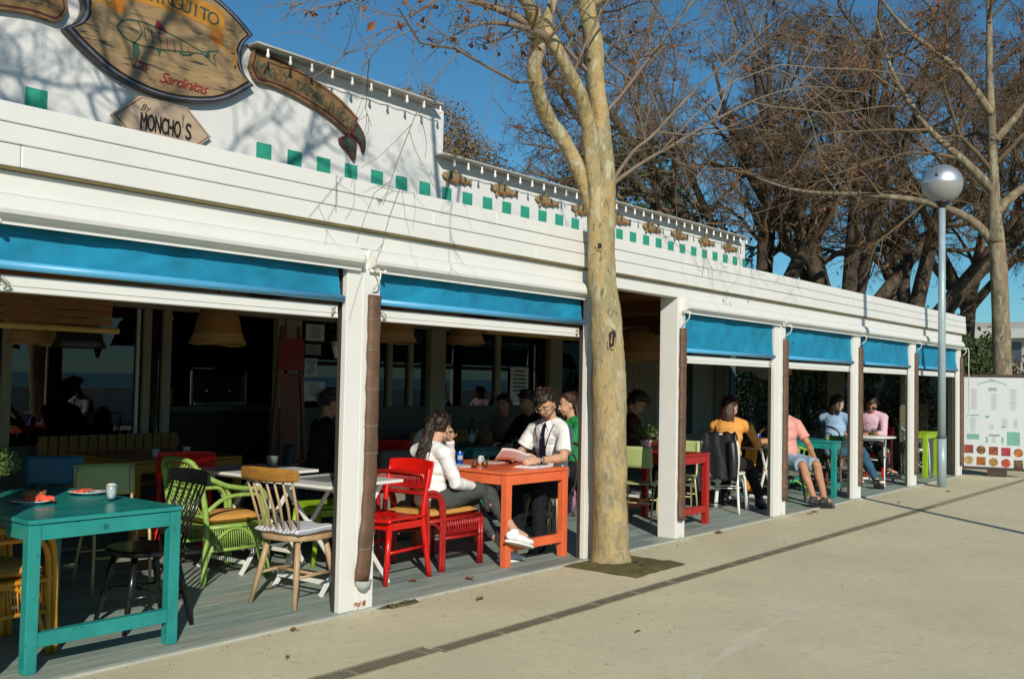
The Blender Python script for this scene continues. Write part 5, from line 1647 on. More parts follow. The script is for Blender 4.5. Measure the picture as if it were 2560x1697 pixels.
def person(label, J, skin, shirt=None, sleeve=1.0, pants=None, pleg=1.0, shoes=None, hair=('short', HAIRD), size=1.0, vox=0.009,
           hands=None, face=None, extra=None, group=None, bust=0.0, waist=1.0, flare=0.0):
    """J: world joints.  Body is one skin mesh; clothes, hair and shoes are its children."""
    P = {q: V(v) for q, v in J.items() if q not in ('fwd', 'up')}
    hipc = (P['hipL'] + P['hipR']) / 2
    root = V((hipc.x, hipc.y, 0))
    P = {q: v - root for q, v in P.items()}
    hipc = hipc - root
    s = size
    neck = P['neck']
    shc = (P['shL'] + P['shR']) / 2
    spine = (neck - hipc)
    su = spine.normalized()
    lat = ((P['shL'] - P['shR']).normalized() * 0.5 + (P['hipL'] - P['hipR']).normalized() * 0.5)
    lat = (lat - su * lat.dot(su)).normalized()
    fw = lat.cross(su).normalized()          # chest direction
    latH = (P['hipL'] - P['hipR']).normalized()
    f = V(J['fwd']).normalized()
    up = V(J.get('up', (0, 0, 1)))
    up = (up - f * up.dot(f)).normalized()
    rt = f.cross(up)
    h = P['head']
    def hd(a, b, c):
        return h + (rt * a + f * b + up * c) * s
    t = thing('person', label, 'person', root, 0, group)
    # ---- body
    k = MB()
    E = lambda c, a, b, cc, n=14: k.ell(c, (rt * a * s, f * b * s, up * cc * s), n)
    E(hd(0, -0.012, 0.030), 0.074, 0.093, 0.088, 18)
    E(hd(0, 0.022, -0.035), 0.060, 0.068, 0.080, 16)
    E(hd(0, 0.048, -0.088), 0.030, 0.030, 0.026)
    for q in (-1, 1):
        E(hd(q * 0.033, 0.050, -0.045), 0.026, 0.030, 0.030)
        E(hd(q * 0.030, 0.068, 0.016), 0.026, 0.014, 0.009)
        E(hd(q * 0.073, -0.008, -0.018), 0.009, 0.018, 0.031)
        E(hd(q * 0.010, 0.094, -0.036), 0.009, 0.011, 0.009, 8)
    k.cap(hd(0, 0.078, 0.012), hd(0, 0.103, -0.030), 0.0085 * s, 0.0125 * s, 10)
    E(hd(0, 0.078, -0.062), 0.024, 0.012, 0.012, 10)
    k.cap(neck - su * 0.04 * s, hd(0, -0.02, -0.06), 0.056 * s, 0.052 * s, 12)
    def torso(k, off, lo=0.0, hi=1.0):
        L = spine.length
        o = off
        tz = [(0.02, 0.158 * waist, 0.115, latH), (0.22, 0.148 * waist, 0.112, None), (0.40, 0.138 * waist, 0.102, None), (0.60, 0.155, 0.112, None), (0.78, 0.165, 0.110, None)]
        for tt, a, b, ll in tz:
            if lo <= tt <= hi:
                l = ll or lat
                c = hipc + spine * tt
                if tt > 0.5:
                    c = c + fw * 0.012
                k.ell(c, (l * (a * s + o), (su.cross(l)) * (b * s + o), su * (L * 0.21 + o)), 18)
        if bust and hi > 0.7:
            for q in (-1, 1):
                k.ell(hipc + spine * 0.66 + lat * q * 0.075 * s + fw * 0.085 * s, (lat * (0.06 * bust + o), fw * (0.055 * bust + o), su * (0.065 * bust + o)), 12)
    torso(k, 0)
    k.cap(P['shR'], P['shL'], 0.056 * s, 0.056 * s, 14)
    for q in 'LR':
        k.cap(neck + (P['sh' + q] - neck) * 0.15, P['sh' + q], 0.056 * s, 0.054 * s, 12)
        k.cap(P['sh' + q], P['el' + q], 0.050 * s, 0.038 * s, 14)
        k.cap(P['el' + q], P['wr' + q], 0.039 * s, 0.026 * s, 14)
        k.ell(P['el' + q] + (P['wr' + q] - P['el' + q]) * 0.25, [(P['wr' + q] - P['el' + q]).normalized() * 0.09 * s] + [x * 0.042 * s for x in frame_for(P['wr' + q] - P['el' + q])[1:]], 12)
        k.cap(P['hip' + q], P['kn' + q], 0.084 * s, 0.056 * s, 16)
        k.cap(P['kn' + q], P['an' + q], 0.053 * s, 0.036 * s, 14)
        d, a1, a2 = frame_for(P['an' + q] - P['kn' + q])
        back = (P['an' + q] - P['toe' + q])
        back = (back - d * back.dot(d)).normalized() if back.length > 0.01 else -fw
        k.ell(P['kn' + q] + d * 0.14 * s + back * 0.012, (d * 0.13 * s, back * 0.052 * s, d.cross(back) * 0.048 * s), 12)
        tdir = (P['toe' + q] - P['an' + q])
        k.cap(P['an' + q], P['an' + q] + tdir * 0.5 - V((0, 0, 0.02)), 0.036 * s, 0.030 * s, 12)
        hs = (hands or {}).get(q)
        if hs:
            hand(k, P['wr' + q], hs[0], hs[1], hs[2], s, hs[3] if len(hs) > 3 else 0.5)
        else:
            dd = (P['wr' + q] - P['el' + q]).normalized()
            hand(k, P['wr' + q], dd + V((0, 0, -0.2)), -fw - V((0, 0, 1)), 1 if q == 'R' else -1, s, 0.5)
    remesh(k, 'body', SKIN[skin], t, vox, 3)
    # ---- face details
    for q in (-1, 1):
        kk = MB().ell(hd(q * 0.031, 0.079, 0.002), (rt * 0.013 * s, f * 0.008 * s, up * 0.0075 * s), 10)
        e = kk.build('eye', EYEW, t, fix=False)
        MB().ell(hd(q * 0.031, 0.0855, 0.001), (rt * 0.006 * s, f * 0.003 * s, up * 0.006 * s), 8).build('pupil', BLACKT, e, fix=False)
        MB().cap(hd(q * 0.014, 0.088, 0.021), hd(q * 0.05, 0.076, 0.022), 0.0042 * s, 0.003 * s, 6).build('eyebrow', hair[1], t, fix=False)
    MB().ell(hd(0, 0.0895, -0.062), (rt * 0.021 * s, f * 0.006 * s, up * 0.0075 * s), 10).build('mouth', LIPS, t, fix=False)
    # ---- hair
    hs, hm = hair
    r = random.Random(len(label) * 7)
    k = MB()
    big = {'short': 0.019, 'long': 0.018, 'pony': 0.015, 'curly': 0.030, 'bun': 0.016}[hs]
    k.ell(hd(0, -0.022, 0.040), (rt * 0.078 * s, f * 0.094 * s, up * 0.089 * s), 16)
    for i in range(240 if hs != 'curly' else 170):
        z = r.uniform(-0.75, 1)
        a = r.uniform(0, 6.283)
        q = math.sqrt(1 - z * z)
        x, y = q * math.cos(a), q * math.sin(a)
        if y > 0.35 and z < 0.42 + 0.25 * y:
            continue
        if y > -0.15 and z < 0.02:
            continue
        if hs in ('short',) and z < -0.45:
            continue
        if abs(x) > 0.75 and y > -0.05 and z < 0.3:
            continue
        g = 1.0 + (0.14 if hs == 'curly' else 0.04)
        k.ell(hd(x * 0.074 * g, -0.014 + y * 0.092 * g, 0.033 + z * 0.088 * g), (rt * big * s * r.uniform(0.7, 1.25), f * big * s * r.uniform(0.7, 1.25), up * big * s * 0.9), 8)
    if hs == 'short':
        for i in range(34):
            a = r.uniform(-1, 1)
            k.cap(hd(a * 0.055, 0.062 - 0.03 * a * a, 0.098 + r.uniform(-.01, .02)), hd(a * 0.066 + r.uniform(-.012, .012), 0.086 - 0.03 * a * a + r.uniform(-.008, .014), 0.060 + r.uniform(-.014, .03)), 0.012 * s, 0.005 * s, 6)
        for i in range(30):
            a = r.uniform(-1, 1)
            k.cap(hd(a * 0.06, -0.02 + r.uniform(-.05, .05), 0.115), hd(a * 0.07 + r.uniform(-.02, .02), r.uniform(-.06, .06), 0.135 + r.uniform(0, .012)), 0.016 * s, 0.007 * s, 6)
    if hs in ('long', 'curly'):
        for i in range(70 if hs == 'long' else 30):
            a = r.uniform(-1.15, 1.15)
            L = r.uniform(0.07, 0.17) if hs == 'long' else 0.08
            p0 = hd(0.078 * math.sin(a), -0.014 - 0.088 * math.cos(a), 0.02)
            p1 = hd(0.094 * math.sin(a) + r.uniform(-.008, .008), -0.02 - 0.102 * math.cos(a) + r.uniform(-.01, .01), -0.06) - V((0, 0, 0.02))
            p2 = p1 + V((0, 0, -L)) + (rt * (r.uniform(-.03, .03) + 0.02 * math.sin(a)) - f * r.uniform(-.01, .03))
            k.tube([p0, p1, p2], [0.016 * s, 0.014 * s, 0.005 * s], 6, sub=3)
    if hs == 'pony':
        k.ell(hd(0, -0.115, 0.075), (rt * 0.028, f * 0.03, up * 0.028), 10)
        for i in range(46):
            j = lambda q: V((r.uniform(-q, q), r.uniform(-q, q), r.uniform(-q, q)))
            k.tube([hd(0, -0.10, 0.06) + j(.01), hd(0, -0.15, 0.03) + j(.018), hd(0, -0.178, -0.06) + j(.034), hd(0.005, -0.205, -0.16) + j(.042), hd(0.01, -0.235, -0.25) + j(.042), hd(0.012, -0.26, -0.31 + r.uniform(-.08, .08)) + j(.04)],
                   [0.010, 0.010, 0.009, 0.007, 0.005, 0.002], 6, sub=3)
    remesh(k, 'hair', hm, t, 0.0065 if vox < 0.009 else 0.009, 1, 0.4)
    # loose strands over the mass of hair
    k = MB()
    for i in range(260 if vox < 0.009 else 130):
        z, a = r.uniform(-0.2, 1), r.uniform(0, 6.283)
        q = math.sqrt(max(0, 1 - z * z))
        x, y = q * math.cos(a), q * math.sin(a)
        if (y > 0.35 and z < 0.5) or (y > -0.1 and z < 0.05):
            continue
        g = r.uniform(1.16, 1.34) + (0.16 if hs == 'curly' else 0)
        p0 = hd(x * 0.074 * g, -0.016 + y * 0.092 * g, 0.035 + z * 0.088 * g)
        dr = (rt * (x * 0.5 + r.uniform(-.5, .5)) + f * ((-1.0 if hs == 'pony' else y * 0.6) + r.uniform(-.4, .4)) - up * r.uniform(0.0, 1.0)).normalized()
        L = r.uniform(0.03, 0.06)
        p1 = p0 + dr * L * 0.5 + (p0 - h).normalized() * 0.006
        k.tube([p0 - (p0 - h).normalized() * 0.012, p1, p0 + dr * L - up * 0.01], [0.0022, 0.0020, 0.0008], 3)
    tag(k.build('hair_strands', hm, t, fix=False), kind='stuff')
    # ---- clothes
    if shirt:
        o = 0.012 * s
        k = MB()
        torso(k, o)
        k.cap(P['shR'], P['shL'], 0.056 * s + o, 0.056 * s + o, 14)
        for q in 'LR':
            k.cap(neck + (P['sh' + q] - neck) * 0.3 - su * 0.004, P['sh' + q], 0.057 * s + o * 0.6, 0.054 * s + o, 12)
            a, b, c = P['sh' + q], P['el' + q], P['wr' + q]
            fl = flare
            if sleeve <= 0.5:
                e = a + (b - a) * (sleeve * 2)
                k.cap(a, e, 0.052 * s + o, 0.047 * s + o + fl, 14, flat1=True)
            else:
                k.cap(a, b, 0.050 * s + o, 0.041 * s + o * 0.8, 14)
                e = b + (c - b) * min(1, (sleeve - 0.5) * 2)
                k.cap(b, e, 0.042 * s + o * 0.8, 0.029 * s + o * 0.7, 14, flat1=True)
                for j in range(5):       # gathered folds at the elbow and cuff
                    p = b + (e - b) * (j / 6 - 0.1)
                    d, a1, a2 = frame_for(e - b)
                    rr = 0.042 * s + o * 0.8 + (0.029 - 0.042) * s * max(0, j / 6)
                    k.ell(p, (d * 0.010, a1 * (rr + 0.004), a2 * (rr + 0.002)), 12)
        remesh(k, 'shirt', shirt, t, vox, 3, 0.5, 0.0036)
    if pants:
        o = 0.011 * s
        k = MB()
        torso(k, o * 0.9, 0, 0.25)
        for q in 'LR':
            a, b, c = P['hip' + q], P['kn' + q], P['an' + q]
            e = b + (c - b) * min(1, (pleg - 0.5) * 2) if pleg > 0.5 else a + (b - a) * pleg * 2
            if pleg > 0.5:
                k.cap(a, b, 0.086 * s + o, 0.060 * s + o * 0.8, 16)
                k.cap(b, e, 0.060 * s + o * 0.8, 0.046 * s + o, 14, flat1=True)
                k.ell(b + (e - b) * 0.3 - fw * 0.01, (V((0.062, 0, 0)), V((0, 0.062, 0)), V((0, 0, 0.12))), 12) if pleg > 0.6 else None
            else:
                k.cap(a, e, 0.088 * s + o, 0.076 * s + o, 16, flat1=True)
        remesh(k, 'trousers', pants, t, vox, 3, 0.5, 0.005)
    if shoes:
        for q in 'LR':
            an, toe = P['an' + q], P['toe' + q]
            d = (toe - an)
            d = d.normalized()
            shin = (P['kn' + q] - an).normalized()
            shin = (shin * 0.35 + V((0, 0, 0.65)))
            upv = (shin - d * shin.dot(d))
            upv = upv.normalized()
            sd_ = d.cross(upv)
            k = MB()
            base = an - upv * 0.045 * s
            k.ell(base - d * 0.025 * s, (d * 0.055 * s, sd_ * 0.037 * s, upv * 0.042 * s), 14)
            k.ell(base + d * 0.06 * s - upv * 0.005, (d * 0.085 * s, sd_ * 0.041 * s, upv * 0.036 * s), 14)
            k.ell(base + d * 0.135 * s - upv * 0.012, (d * 0.062 * s, sd_ * 0.043 * s, upv * 0.027 * s), 14)
            k.cap(base + upv * 0.02, an + upv * 0.012 * s, 0.042 * s, 0.041 * s, 12, flat1=True)
            sh = remesh(k, 'shoe', shoes[0], t, 0.008, 2)
            out = []
            for i in range(24):
                a = 2 * math.pi * i / 24
                x = math.cos(a)
                out.append(base + d * (0.058 + 0.140 * x) * s + sd_ * math.sin(a) * 0.046 * s * (0.92 + 0.12 * x) - upv * 0.040 * s)
            k = MB().add(out + [p - upv * 0.020 * s for p in out], [list(range(24)), list(range(47, 23, -1))] + [[i, (i + 1) % 24, 24 + (i + 1) % 24, 24 + i] for i in range(24)])
            k.build('sole', shoes[1], sh, 0.003)
            for j in range(3):
                MB().cap(base + d * (0.035 + j * 0.022) * s + sd_ * 0.02 + upv * (0.034 - j * 0.006) * s, base + d * (0.035 + j * 0.022) * s - sd_ * 0.02 + upv * (0.034 - j * 0.006) * s, 0.004, 0.004, 6).build('lace', shoes[2] if len(shoes) > 2 else shoes[1], sh)
    if face:
        kind, fm = face
        k = MB()
        for q in (-1, 1):
            ring = [hd(q * 0.034 + 0.024 * math.cos(i * math.pi / 8), 0.100, -0.004 + 0.021 * math.sin(i * math.pi / 8)) for i in range(16)]
            k.tube(ring, 0.0026 * s, 6, closed=True)
            k.tube([hd(q * 0.058, 0.099, 0.002), hd(q * 0.079, 0.06, 0.003), hd(q * 0.082, -0.005, -0.002)], 0.0026 * s, 6)
        k.tube([hd(-0.011, 0.101, 0.0), hd(0, 0.104, 0.003), hd(0.011, 0.101, 0.0)], 0.0025 * s, 6)
        g = k.build('glasses', fm, t, fix=False)
        if kind == 'sun':
            for q in (-1, 1):
                MB().ell(hd(q * 0.034, 0.099, -0.004), (rt * 0.024 * s, f * 0.003, up * 0.021 * s), 14).build('lens', BLACKPL, g, fix=False)
    t['_root'] = list(root)
    return t, hd, root, dict(fw=fw, lat=lat, su=su, P=P, hipc=hipc, spine=spine)

WHT = cloth('white knit cotton', (0.80, 0.80, 0.80), 0.35)
SHW = cloth('white shirt cotton', (0.78, 0.78, 0.79), 0.3)
GREYW = cloth('grey wool trousers', (0.062, 0.068, 0.068), 0.25, 0.25, 60)
BLKT = cloth('black trousers', (0.012, 0.012, 0.016))
SNEAK = (cloth('white canvas shoe', (0.76, 0.76, 0.78), 0.1), M('white rubber sole', (0.7, 0.68, 0.62), 0.6), M('shoe lace', (0.6, 0.6, 0.6), 0.8))
BLKS = (M('black shoe leather', (0.012, 0.011, 0.010), 0.35), M('black sole', (0.01, 0.01, 0.01), 0.7))

# woman in white, cross legged on the red rattan armchair
wj = dict(head=(5.78, 0.69, 1.07), neck=(5.665, 0.69, 0.935), shR=(5.645, 0.53, 0.875), shL=(5.69, 0.85, 0.875), elR=(5.735, 0.475, 0.655), wrR=(6.0, 0.52, 0.60),
          elL=(6.08, 0.86, 0.765), wrL=(5.985, 0.78, 0.965), hipR=(5.68, 0.60, 0.51), hipL=(5.68, 0.78, 0.51), knR=(6.10, 0.50, 0.585), anR=(6.07, 0.16, 0.285), toeR=(6.24, 0.09, 0.235),
          knL=(6.10, 0.66, 0.46), anL=(6.26, 0.40, 0.095), toeL=(6.42, 0.34, 0.07), fwd=(0.96, 0.16, -0.2))
pw = person('person in a white top and grey trousers with a long dark ponytail, hand at forehead', wj, 0, WHT, 0.97, GREYW, 0.84, SNEAK, ('pony', HAIRD), 0.94, 0.0065,
            hands={'R': ((1, 0.05, -0.05), (0, 0, -1), 1, 0.25), 'L': ((-0.25, -0.25, 1), (-1, -0.3, 0.0), 1, 0.9)}, face=('specs', BLACKPL), bust=0.85, waist=0.92)
# man in a white short sleeved shirt with tie
mj = dict(head=(6.935, 0.525, 1.25), neck=(7.05, 0.545, 1.105), shL=(7.01, 0.365, 1.01), shR=(7.05, 0.745, 1.01), elL=(6.90, 0.305, 0.80), wrL=(6.66, 0.39, 0.785),
          elR=(6.99, 0.82, 0.83), wrR=(6.74, 0.69, 0.80), hipL=(7.15, 0.50, 0.53), hipR=(7.15, 0.69, 0.53), knL=(6.80, 0.49, 0.54), anL=(6.80, 0.47, 0.10), toeL=(6.64, 0.45, 0.055),
          knR=(6.80, 0.74, 0.53), anR=(6.88, 0.76, 0.10), toeR=(6.72, 0.76, 0.055), fwd=(-0.86, -0.16, -0.48))
pm, hd_, rt_, Q = person('person in a white short sleeved shirt and dark tie reading a paper', mj, 0, SHW, 0.40, BLKT, 0.98, BLKS, ('short', HAIRD), 1.0, 0.0065,
            hands={'L': ((-1, 0.28, 0.10), (0, 0.9, -0.5), -1, 0.75), 'R': ((-1, -0.2, 0.1), (0, -0.9, -0.4), 1, 0.7)}, face=('specs', M('gold wire', (0.45, 0.33, 0.12), 0.35, metal=0.8)), flare=0.016)
def chest(t, x, off):
    """point on the man's shirt front"""
    return Q['hipc'] + Q['spine'] * t + Q['lat'] * x + Q['fw'] * off
TIE = cloth('dark navy tie silk', (0.010, 0.010, 0.028), 0.1)
def strip(name, mat, pts, w, parent):
    k = MB()
    vs = []
    for p, ww in zip(pts, w):
        vs += [p - Q['lat'] * ww, p + Q['lat'] * ww]
    k.add(vs, [(2 * i, 2 * i + 1, 2 * i + 3, 2 * i + 2) for i in range(len(pts) - 1)])
    o = k.build(name, mat, parent)
    md = o.modifiers.new('thick', 'SOLIDIFY')
    md.thickness = 0.006
    md.offset = 0
    return o
strip('tie', TIE, [chest(0.99, 0, 0.085), chest(0.92, 0, 0.115), chest(0.8, 0, 0.137), chest(0.62, 0.004, 0.142), chest(0.42, 0.006, 0.136), chest(0.26, 0.008, 0.13), chest(0.20, 0.008, 0.129)], [0.022, 0.017, 0.024, 0.031, 0.038, 0.042, 0.012], pm)
k = MB()
for q in (-1, 1):
    a, b, c, d = chest(1.06, q * 0.055, 0.02), chest(1.01, 0.008 * q, 0.098), chest(0.90, q * 0.055, 0.122), chest(0.97, q * 0.088, 0.07)
    k.add([a, b, c, d], [(0, 1, 2, 3)])
o = k.build('collar', SHW, pm)
md = o.modifiers.new('thick', 'SOLIDIFY')
md.thickness = 0.008
k = MB().tube([chest(1.03, 0.075, 0.03), chest(0.93, 0.09, 0.115), chest(0.75, 0.06, 0.142), chest(0.55, 0.035, 0.147), chest(0.36, 0.02, 0.142), chest(0.36, -0.02, 0.142), chest(0.55, -0.035, 0.147), chest(0.75, -0.06, 0.142), chest(0.93, -0.09, 0.115), chest(1.03, -0.075, 0.03)], 0.004, 6, sub=3)
k.build('lanyard', cloth('navy lanyard', (0.02, 0.018, 0.05)), pm)
for i in range(4):
    MB().ell(chest(0.78 - i * 0.16, -0.016, 0.139), (0.005, 0.005, 0.005), 6).build('button', WHITEE, pm)
# beard shadow as stubble on jaw
k = MB()
k.ell(hd_(0, 0.050, -0.088), (V((1, 0, 0)) * 0.034, V((0, 1, 0)) * 0.034, V((0, 0, 1)) * 0.027), 14)
for q in (-1, 1):
    k.cap(hd_(q * 0.062, 0.0, -0.05), hd_(q * 0.03, 0.058, -0.088), 0.011, 0.016, 8)
remesh(k, 'beard', M('stubble', (0.15, 0.075, 0.05), 0.8), pm, 0.006, 2)
w = V(mj['wrL']) - rt_
k = MB().lathe([(0.0255, -0.012), (0.0295, -0.010), (0.0295, 0.010), (0.0255, 0.012)], (0, 0, 0), 16)
d, a1, a2 = frame_for(V(mj['wrL']) - V(mj['elL']))
k.v = [tuple(w - d * 0.02 + a1 * v[0] + a2 * v[1] + d * v[2]) for v in k.v]
k.build('watch_strap', BLACKPL, pm)
k = MB().lathe([(0, 0.008), (0.017, 0.008), (0.019, 0.0), (0.019, -0.003), (0, -0.003)], (0, 0, 0), 14)
nn = V((0, -1, 0.3)).normalized()
b1 = nn.cross(d).normalized()
b2 = nn.cross(b1)
k.v = [tuple(w - d * 0.02 + nn * 0.028 + b1 * v[0] + b2 * v[1] + nn * v[2]) for v in k.v]
k.build('watch_face', STEEL, pm)
# the paper he holds
pc = [V((6.28, 0.47, 0.90)), V((6.54, 0.37, 0.845)), V((6.58, 0.51, 0.775)), V((6.34, 0.61, 0.785))]
k = MB().grid(lambda u, v: tuple(pc[0] * (1 - u) * (1 - v) + pc[1] * u * (1 - v) + pc[2] * u * v + pc[3] * (1 - u) * v + V((0, 0, 0.012 * math.sin(u * 4)))), 10, 4)
o = k.build('paper_sheet', M('pinkish printed paper', (0.74, 0.70, 0.70), 0.85), None)
md = o.modifiers.new('thick', 'SOLIDIFY')
md.thickness = 0.0015
tag(o, 'folded white paper held in the hands of the man with a tie', 'paper')

def sitter(x, y, ang, seat=0.46, lean=0.05, sh=0.19, drop=0.0, H=1.0):
    """standard seated joints facing angle ang (world radians), hips at x, y"""
    c, s = math.cos(ang), math.sin(ang)
    def q(fwd, left, z):
        return (x + c * fwd - s * left, y + s * fwd + c * left, z)
    z = seat + 0.07
    return dict(head=q(0.06 + lean, 0, z + 0.68 * H - drop), neck=q(lean, 0, z + 0.535 * H - drop * 0.7), shL=q(lean * 0.9, sh, z + 0.46 * H), shR=q(lean * 0.9, -sh, z + 0.46 * H),
                elL=q(0.16 + lean, sh + 0.06, z + 0.22), elR=q(0.16 + lean, -sh - 0.06, z + 0.22), wrL=q(0.38 + lean, sh - 0.06, z + 0.235), wrR=q(0.38 + lean, -sh + 0.06, z + 0.235),
                hipL=q(0, 0.095, z), hipR=q(0, -0.095, z), knL=q(0.43, 0.13, z), knR=q(0.43, -0.13, z), anL=q(0.42, 0.13, 0.10), anR=q(0.42, -0.13, 0.10), toeL=q(0.57, 0.14, 0.06), toeR=q(0.57, -0.14, 0.06),
                fwd=(c, s, -0.15))
# woman in yellow, back to us on the white bistro chair
J = sitter(10.66, 0.66, R(12), lean=0.06)
J.update(shR=(10.83, 0.49, 0.955), shL=(10.72, 0.86, 0.955), elR=(11.02, 0.45, 0.74), wrR=(11.20, 0.60, 0.775), head=(10.80, 0.70, 1.185), neck=(10.74, 0.69, 1.045), fwd=(0.93, -0.2, -0.12),
         knR=(11.07, 0.60, 0.50), anR=(11.02, 0.42, 0.12), toeR=(11.16, 0.38, 0.055))
person('person in a yellow jumper seen from behind with shoulder length brown hair', J, 0, cloth('yellow knit jumper', (0.72, 0.34, 0.085), 0.3), 0.95, cloth('black tights', (0.03, 0.02, 0.02)), 0.98, BLKS, ('long', HAIRB), 0.97, 0.010, bust=0.6)
# orange coat lying over her table edge / bag cloth
k = MB().grid(lambda u, v: (0.16 * (u - 0.5) + 0.02 * math.sin(v * 7), 0.05 * math.sin(u * 5 + v * 3), -0.6 * v), 10, 18)
o = k.build('orange_scarf', cloth('orange cloth', (0.60, 0.24, 0.02), 0.3), None)
md = o.modifiers.new('thick', 'SOLIDIFY')
md.thickness = 0.01
tag(o, 'orange cloth hanging from the far edge of the dark folding table', 'cloth')
o.location = (11.5, 0.78, 0.745)
# pink t-shirt, denim shorts, foot out on the pavement
J = dict(head=(11.99, 0.60, 1.19), neck=(12.05, 0.60, 1.05), shL=(12.30, 0.52, 0.955), shR=(11.90, 0.62, 0.955), elL=(12.29, 0.36, 0.715), wrL=(12.02, 0.15, 0.52), elR=(11.86, 0.52, 0.74), wrR=(11.66, 0.62, 0.77),
         hipL=(12.20, 0.52, 0.50), hipR=(12.02, 0.58, 0.50), knL=(12.0, 0.13, 0.475), anL=(11.77, -0.06, 0.10), toeL=(11.92, -0.12, 0.055), knR=(11.79, 0.22, 0.475), anR=(11.66, 0.03, 0.115), toeR=(11.84, -0.04, 0.085), fwd=(-0.7, -0.6, -0.1))
person('person in a pink t-shirt and pale denim shorts with a foot on the pavement', J, 1, cloth('pink t-shirt cotton', (0.72, 0.34, 0.29), 0.25), 0.36, cloth('pale denim', (0.24, 0.36, 0.47), 0.3, 0.2, 30), 0.46,
       (M('grey and black trainer', (0.025, 0.026, 0.028), 0.6, var=0.2, chips=0.5, chipcol=(0.5, 0.5, 0.48), chscale=9), M('black tread', (0.015, 0.016, 0.016), 0.8), M('white lace', (0.6, 0.6, 0.6), 0.8)), ('short', HAIRD), 1.03, 0.010,
       hands={'L': ((-0.45, -0.35, -0.85), (-0.3, 0.6, -0.3), -1, 0.3)}, flare=0.012)
# woman in light blue
J = sitter(14.05, 0.72, R(-5), lean=0.10)
J.update(knR=(14.48, 0.46, 0.53), anR=(14.44, 0.22, 0.12), toeR=(14.6, 0.18, 0.06), fwd=(0.9, -0.35, -0.1))
person('person in a light blue shirt and jeans with long dark hair at the round table', J, 0, cloth('light blue cotton', (0.30, 0.46, 0.66), 0.35, 0.15), 0.9, cloth('blue denim', (0.035, 0.10, 0.16), 0.3, 0.2), 0.97, BLKS, ('long', HAIRD), 0.97, 0.011, bust=0.5)
# man in pale pink shirt and sunglasses
J = sitter(15.58, 0.66, R(180), lean=0.12)
J.update(fwd=(-0.85, -0.3, -0.35), head=(15.42, 0.64, 1.17), knL=(15.2, 0.46, 0.5), anL=(15.05, 0.25, 0.22), toeL=(15.2, 0.1, 0.2))
person('person in a pale pink shirt and sunglasses leaning over the round table', J, 1, cloth('pale pink cotton', (0.66, 0.44, 0.53), 0.35), 0.75, BLKT, 0.97, BLKS, ('short', HAIRD), 1.0, 0.011, face=('sun', BLACKPL))
# people further back in the shade
J = sitter(10.0, 1.7, R(-60), lean=0.12)
J.update(fwd=(0.3, -0.6, -0.6))
person('person with dark curly hair in a dark red top behind the entrance post', J, 1, cloth('dark red jumper', (0.07, 0.012, 0.014)), 0.95, BLKT, 0.97, BLKS, ('curly', HAIRD), 1.0, 0.011)
J = sitter(5.86, 2.25, R(-25), lean=0.05)
person('person in a black jacket in the shade behind the double post', J, 1, cloth('black jacket', (0.012, 0.012, 0.014)), 0.97, BLKT, 0.97, BLKS, ('short', HAIRD), 1.0, 0.011)
J = sitter(2.66, 2.1, R(60), lean=0.08)
person('person in dark clothes cut by the frame edge behind the teal table', J, 1, cloth('dark maroon top', (0.05, 0.012, 0.012)), 0.9, BLKT, 0.97, BLKS, ('long', HAIRD), 0.97, 0.011)
J = sitter(9.12, 2.75, R(200), lean=0.06, H=0.93)
person('person with dark hair in a beige top at the dark teal table', J, 1, cloth('beige top', (0.20, 0.16, 0.11)), 0.9, BLKT, 0.97, BLKS, ('bun', HAIRD), 0.95, 0.011)
J = sitter(8.75, 2.05, R(170), lean=0.05)
person('person in black with dark hair just behind the man with a tie', J, 1, cloth('black jacket', (0.012, 0.012, 0.014)), 0.97, BLKT, 0.97, BLKS, ('short', HAIRD), 1.0, 0.011)
J = sitter(8.50, 1.30, R(150), lean=0.05)
person('person in a bright green top behind the man with a tie', J, 0, cloth('bright green jumper', (0.02, 0.24, 0.07), 0.2), 0.97, BLKT, 0.97, BLKS, ('long', HAIRB), 1.0, 0.011)

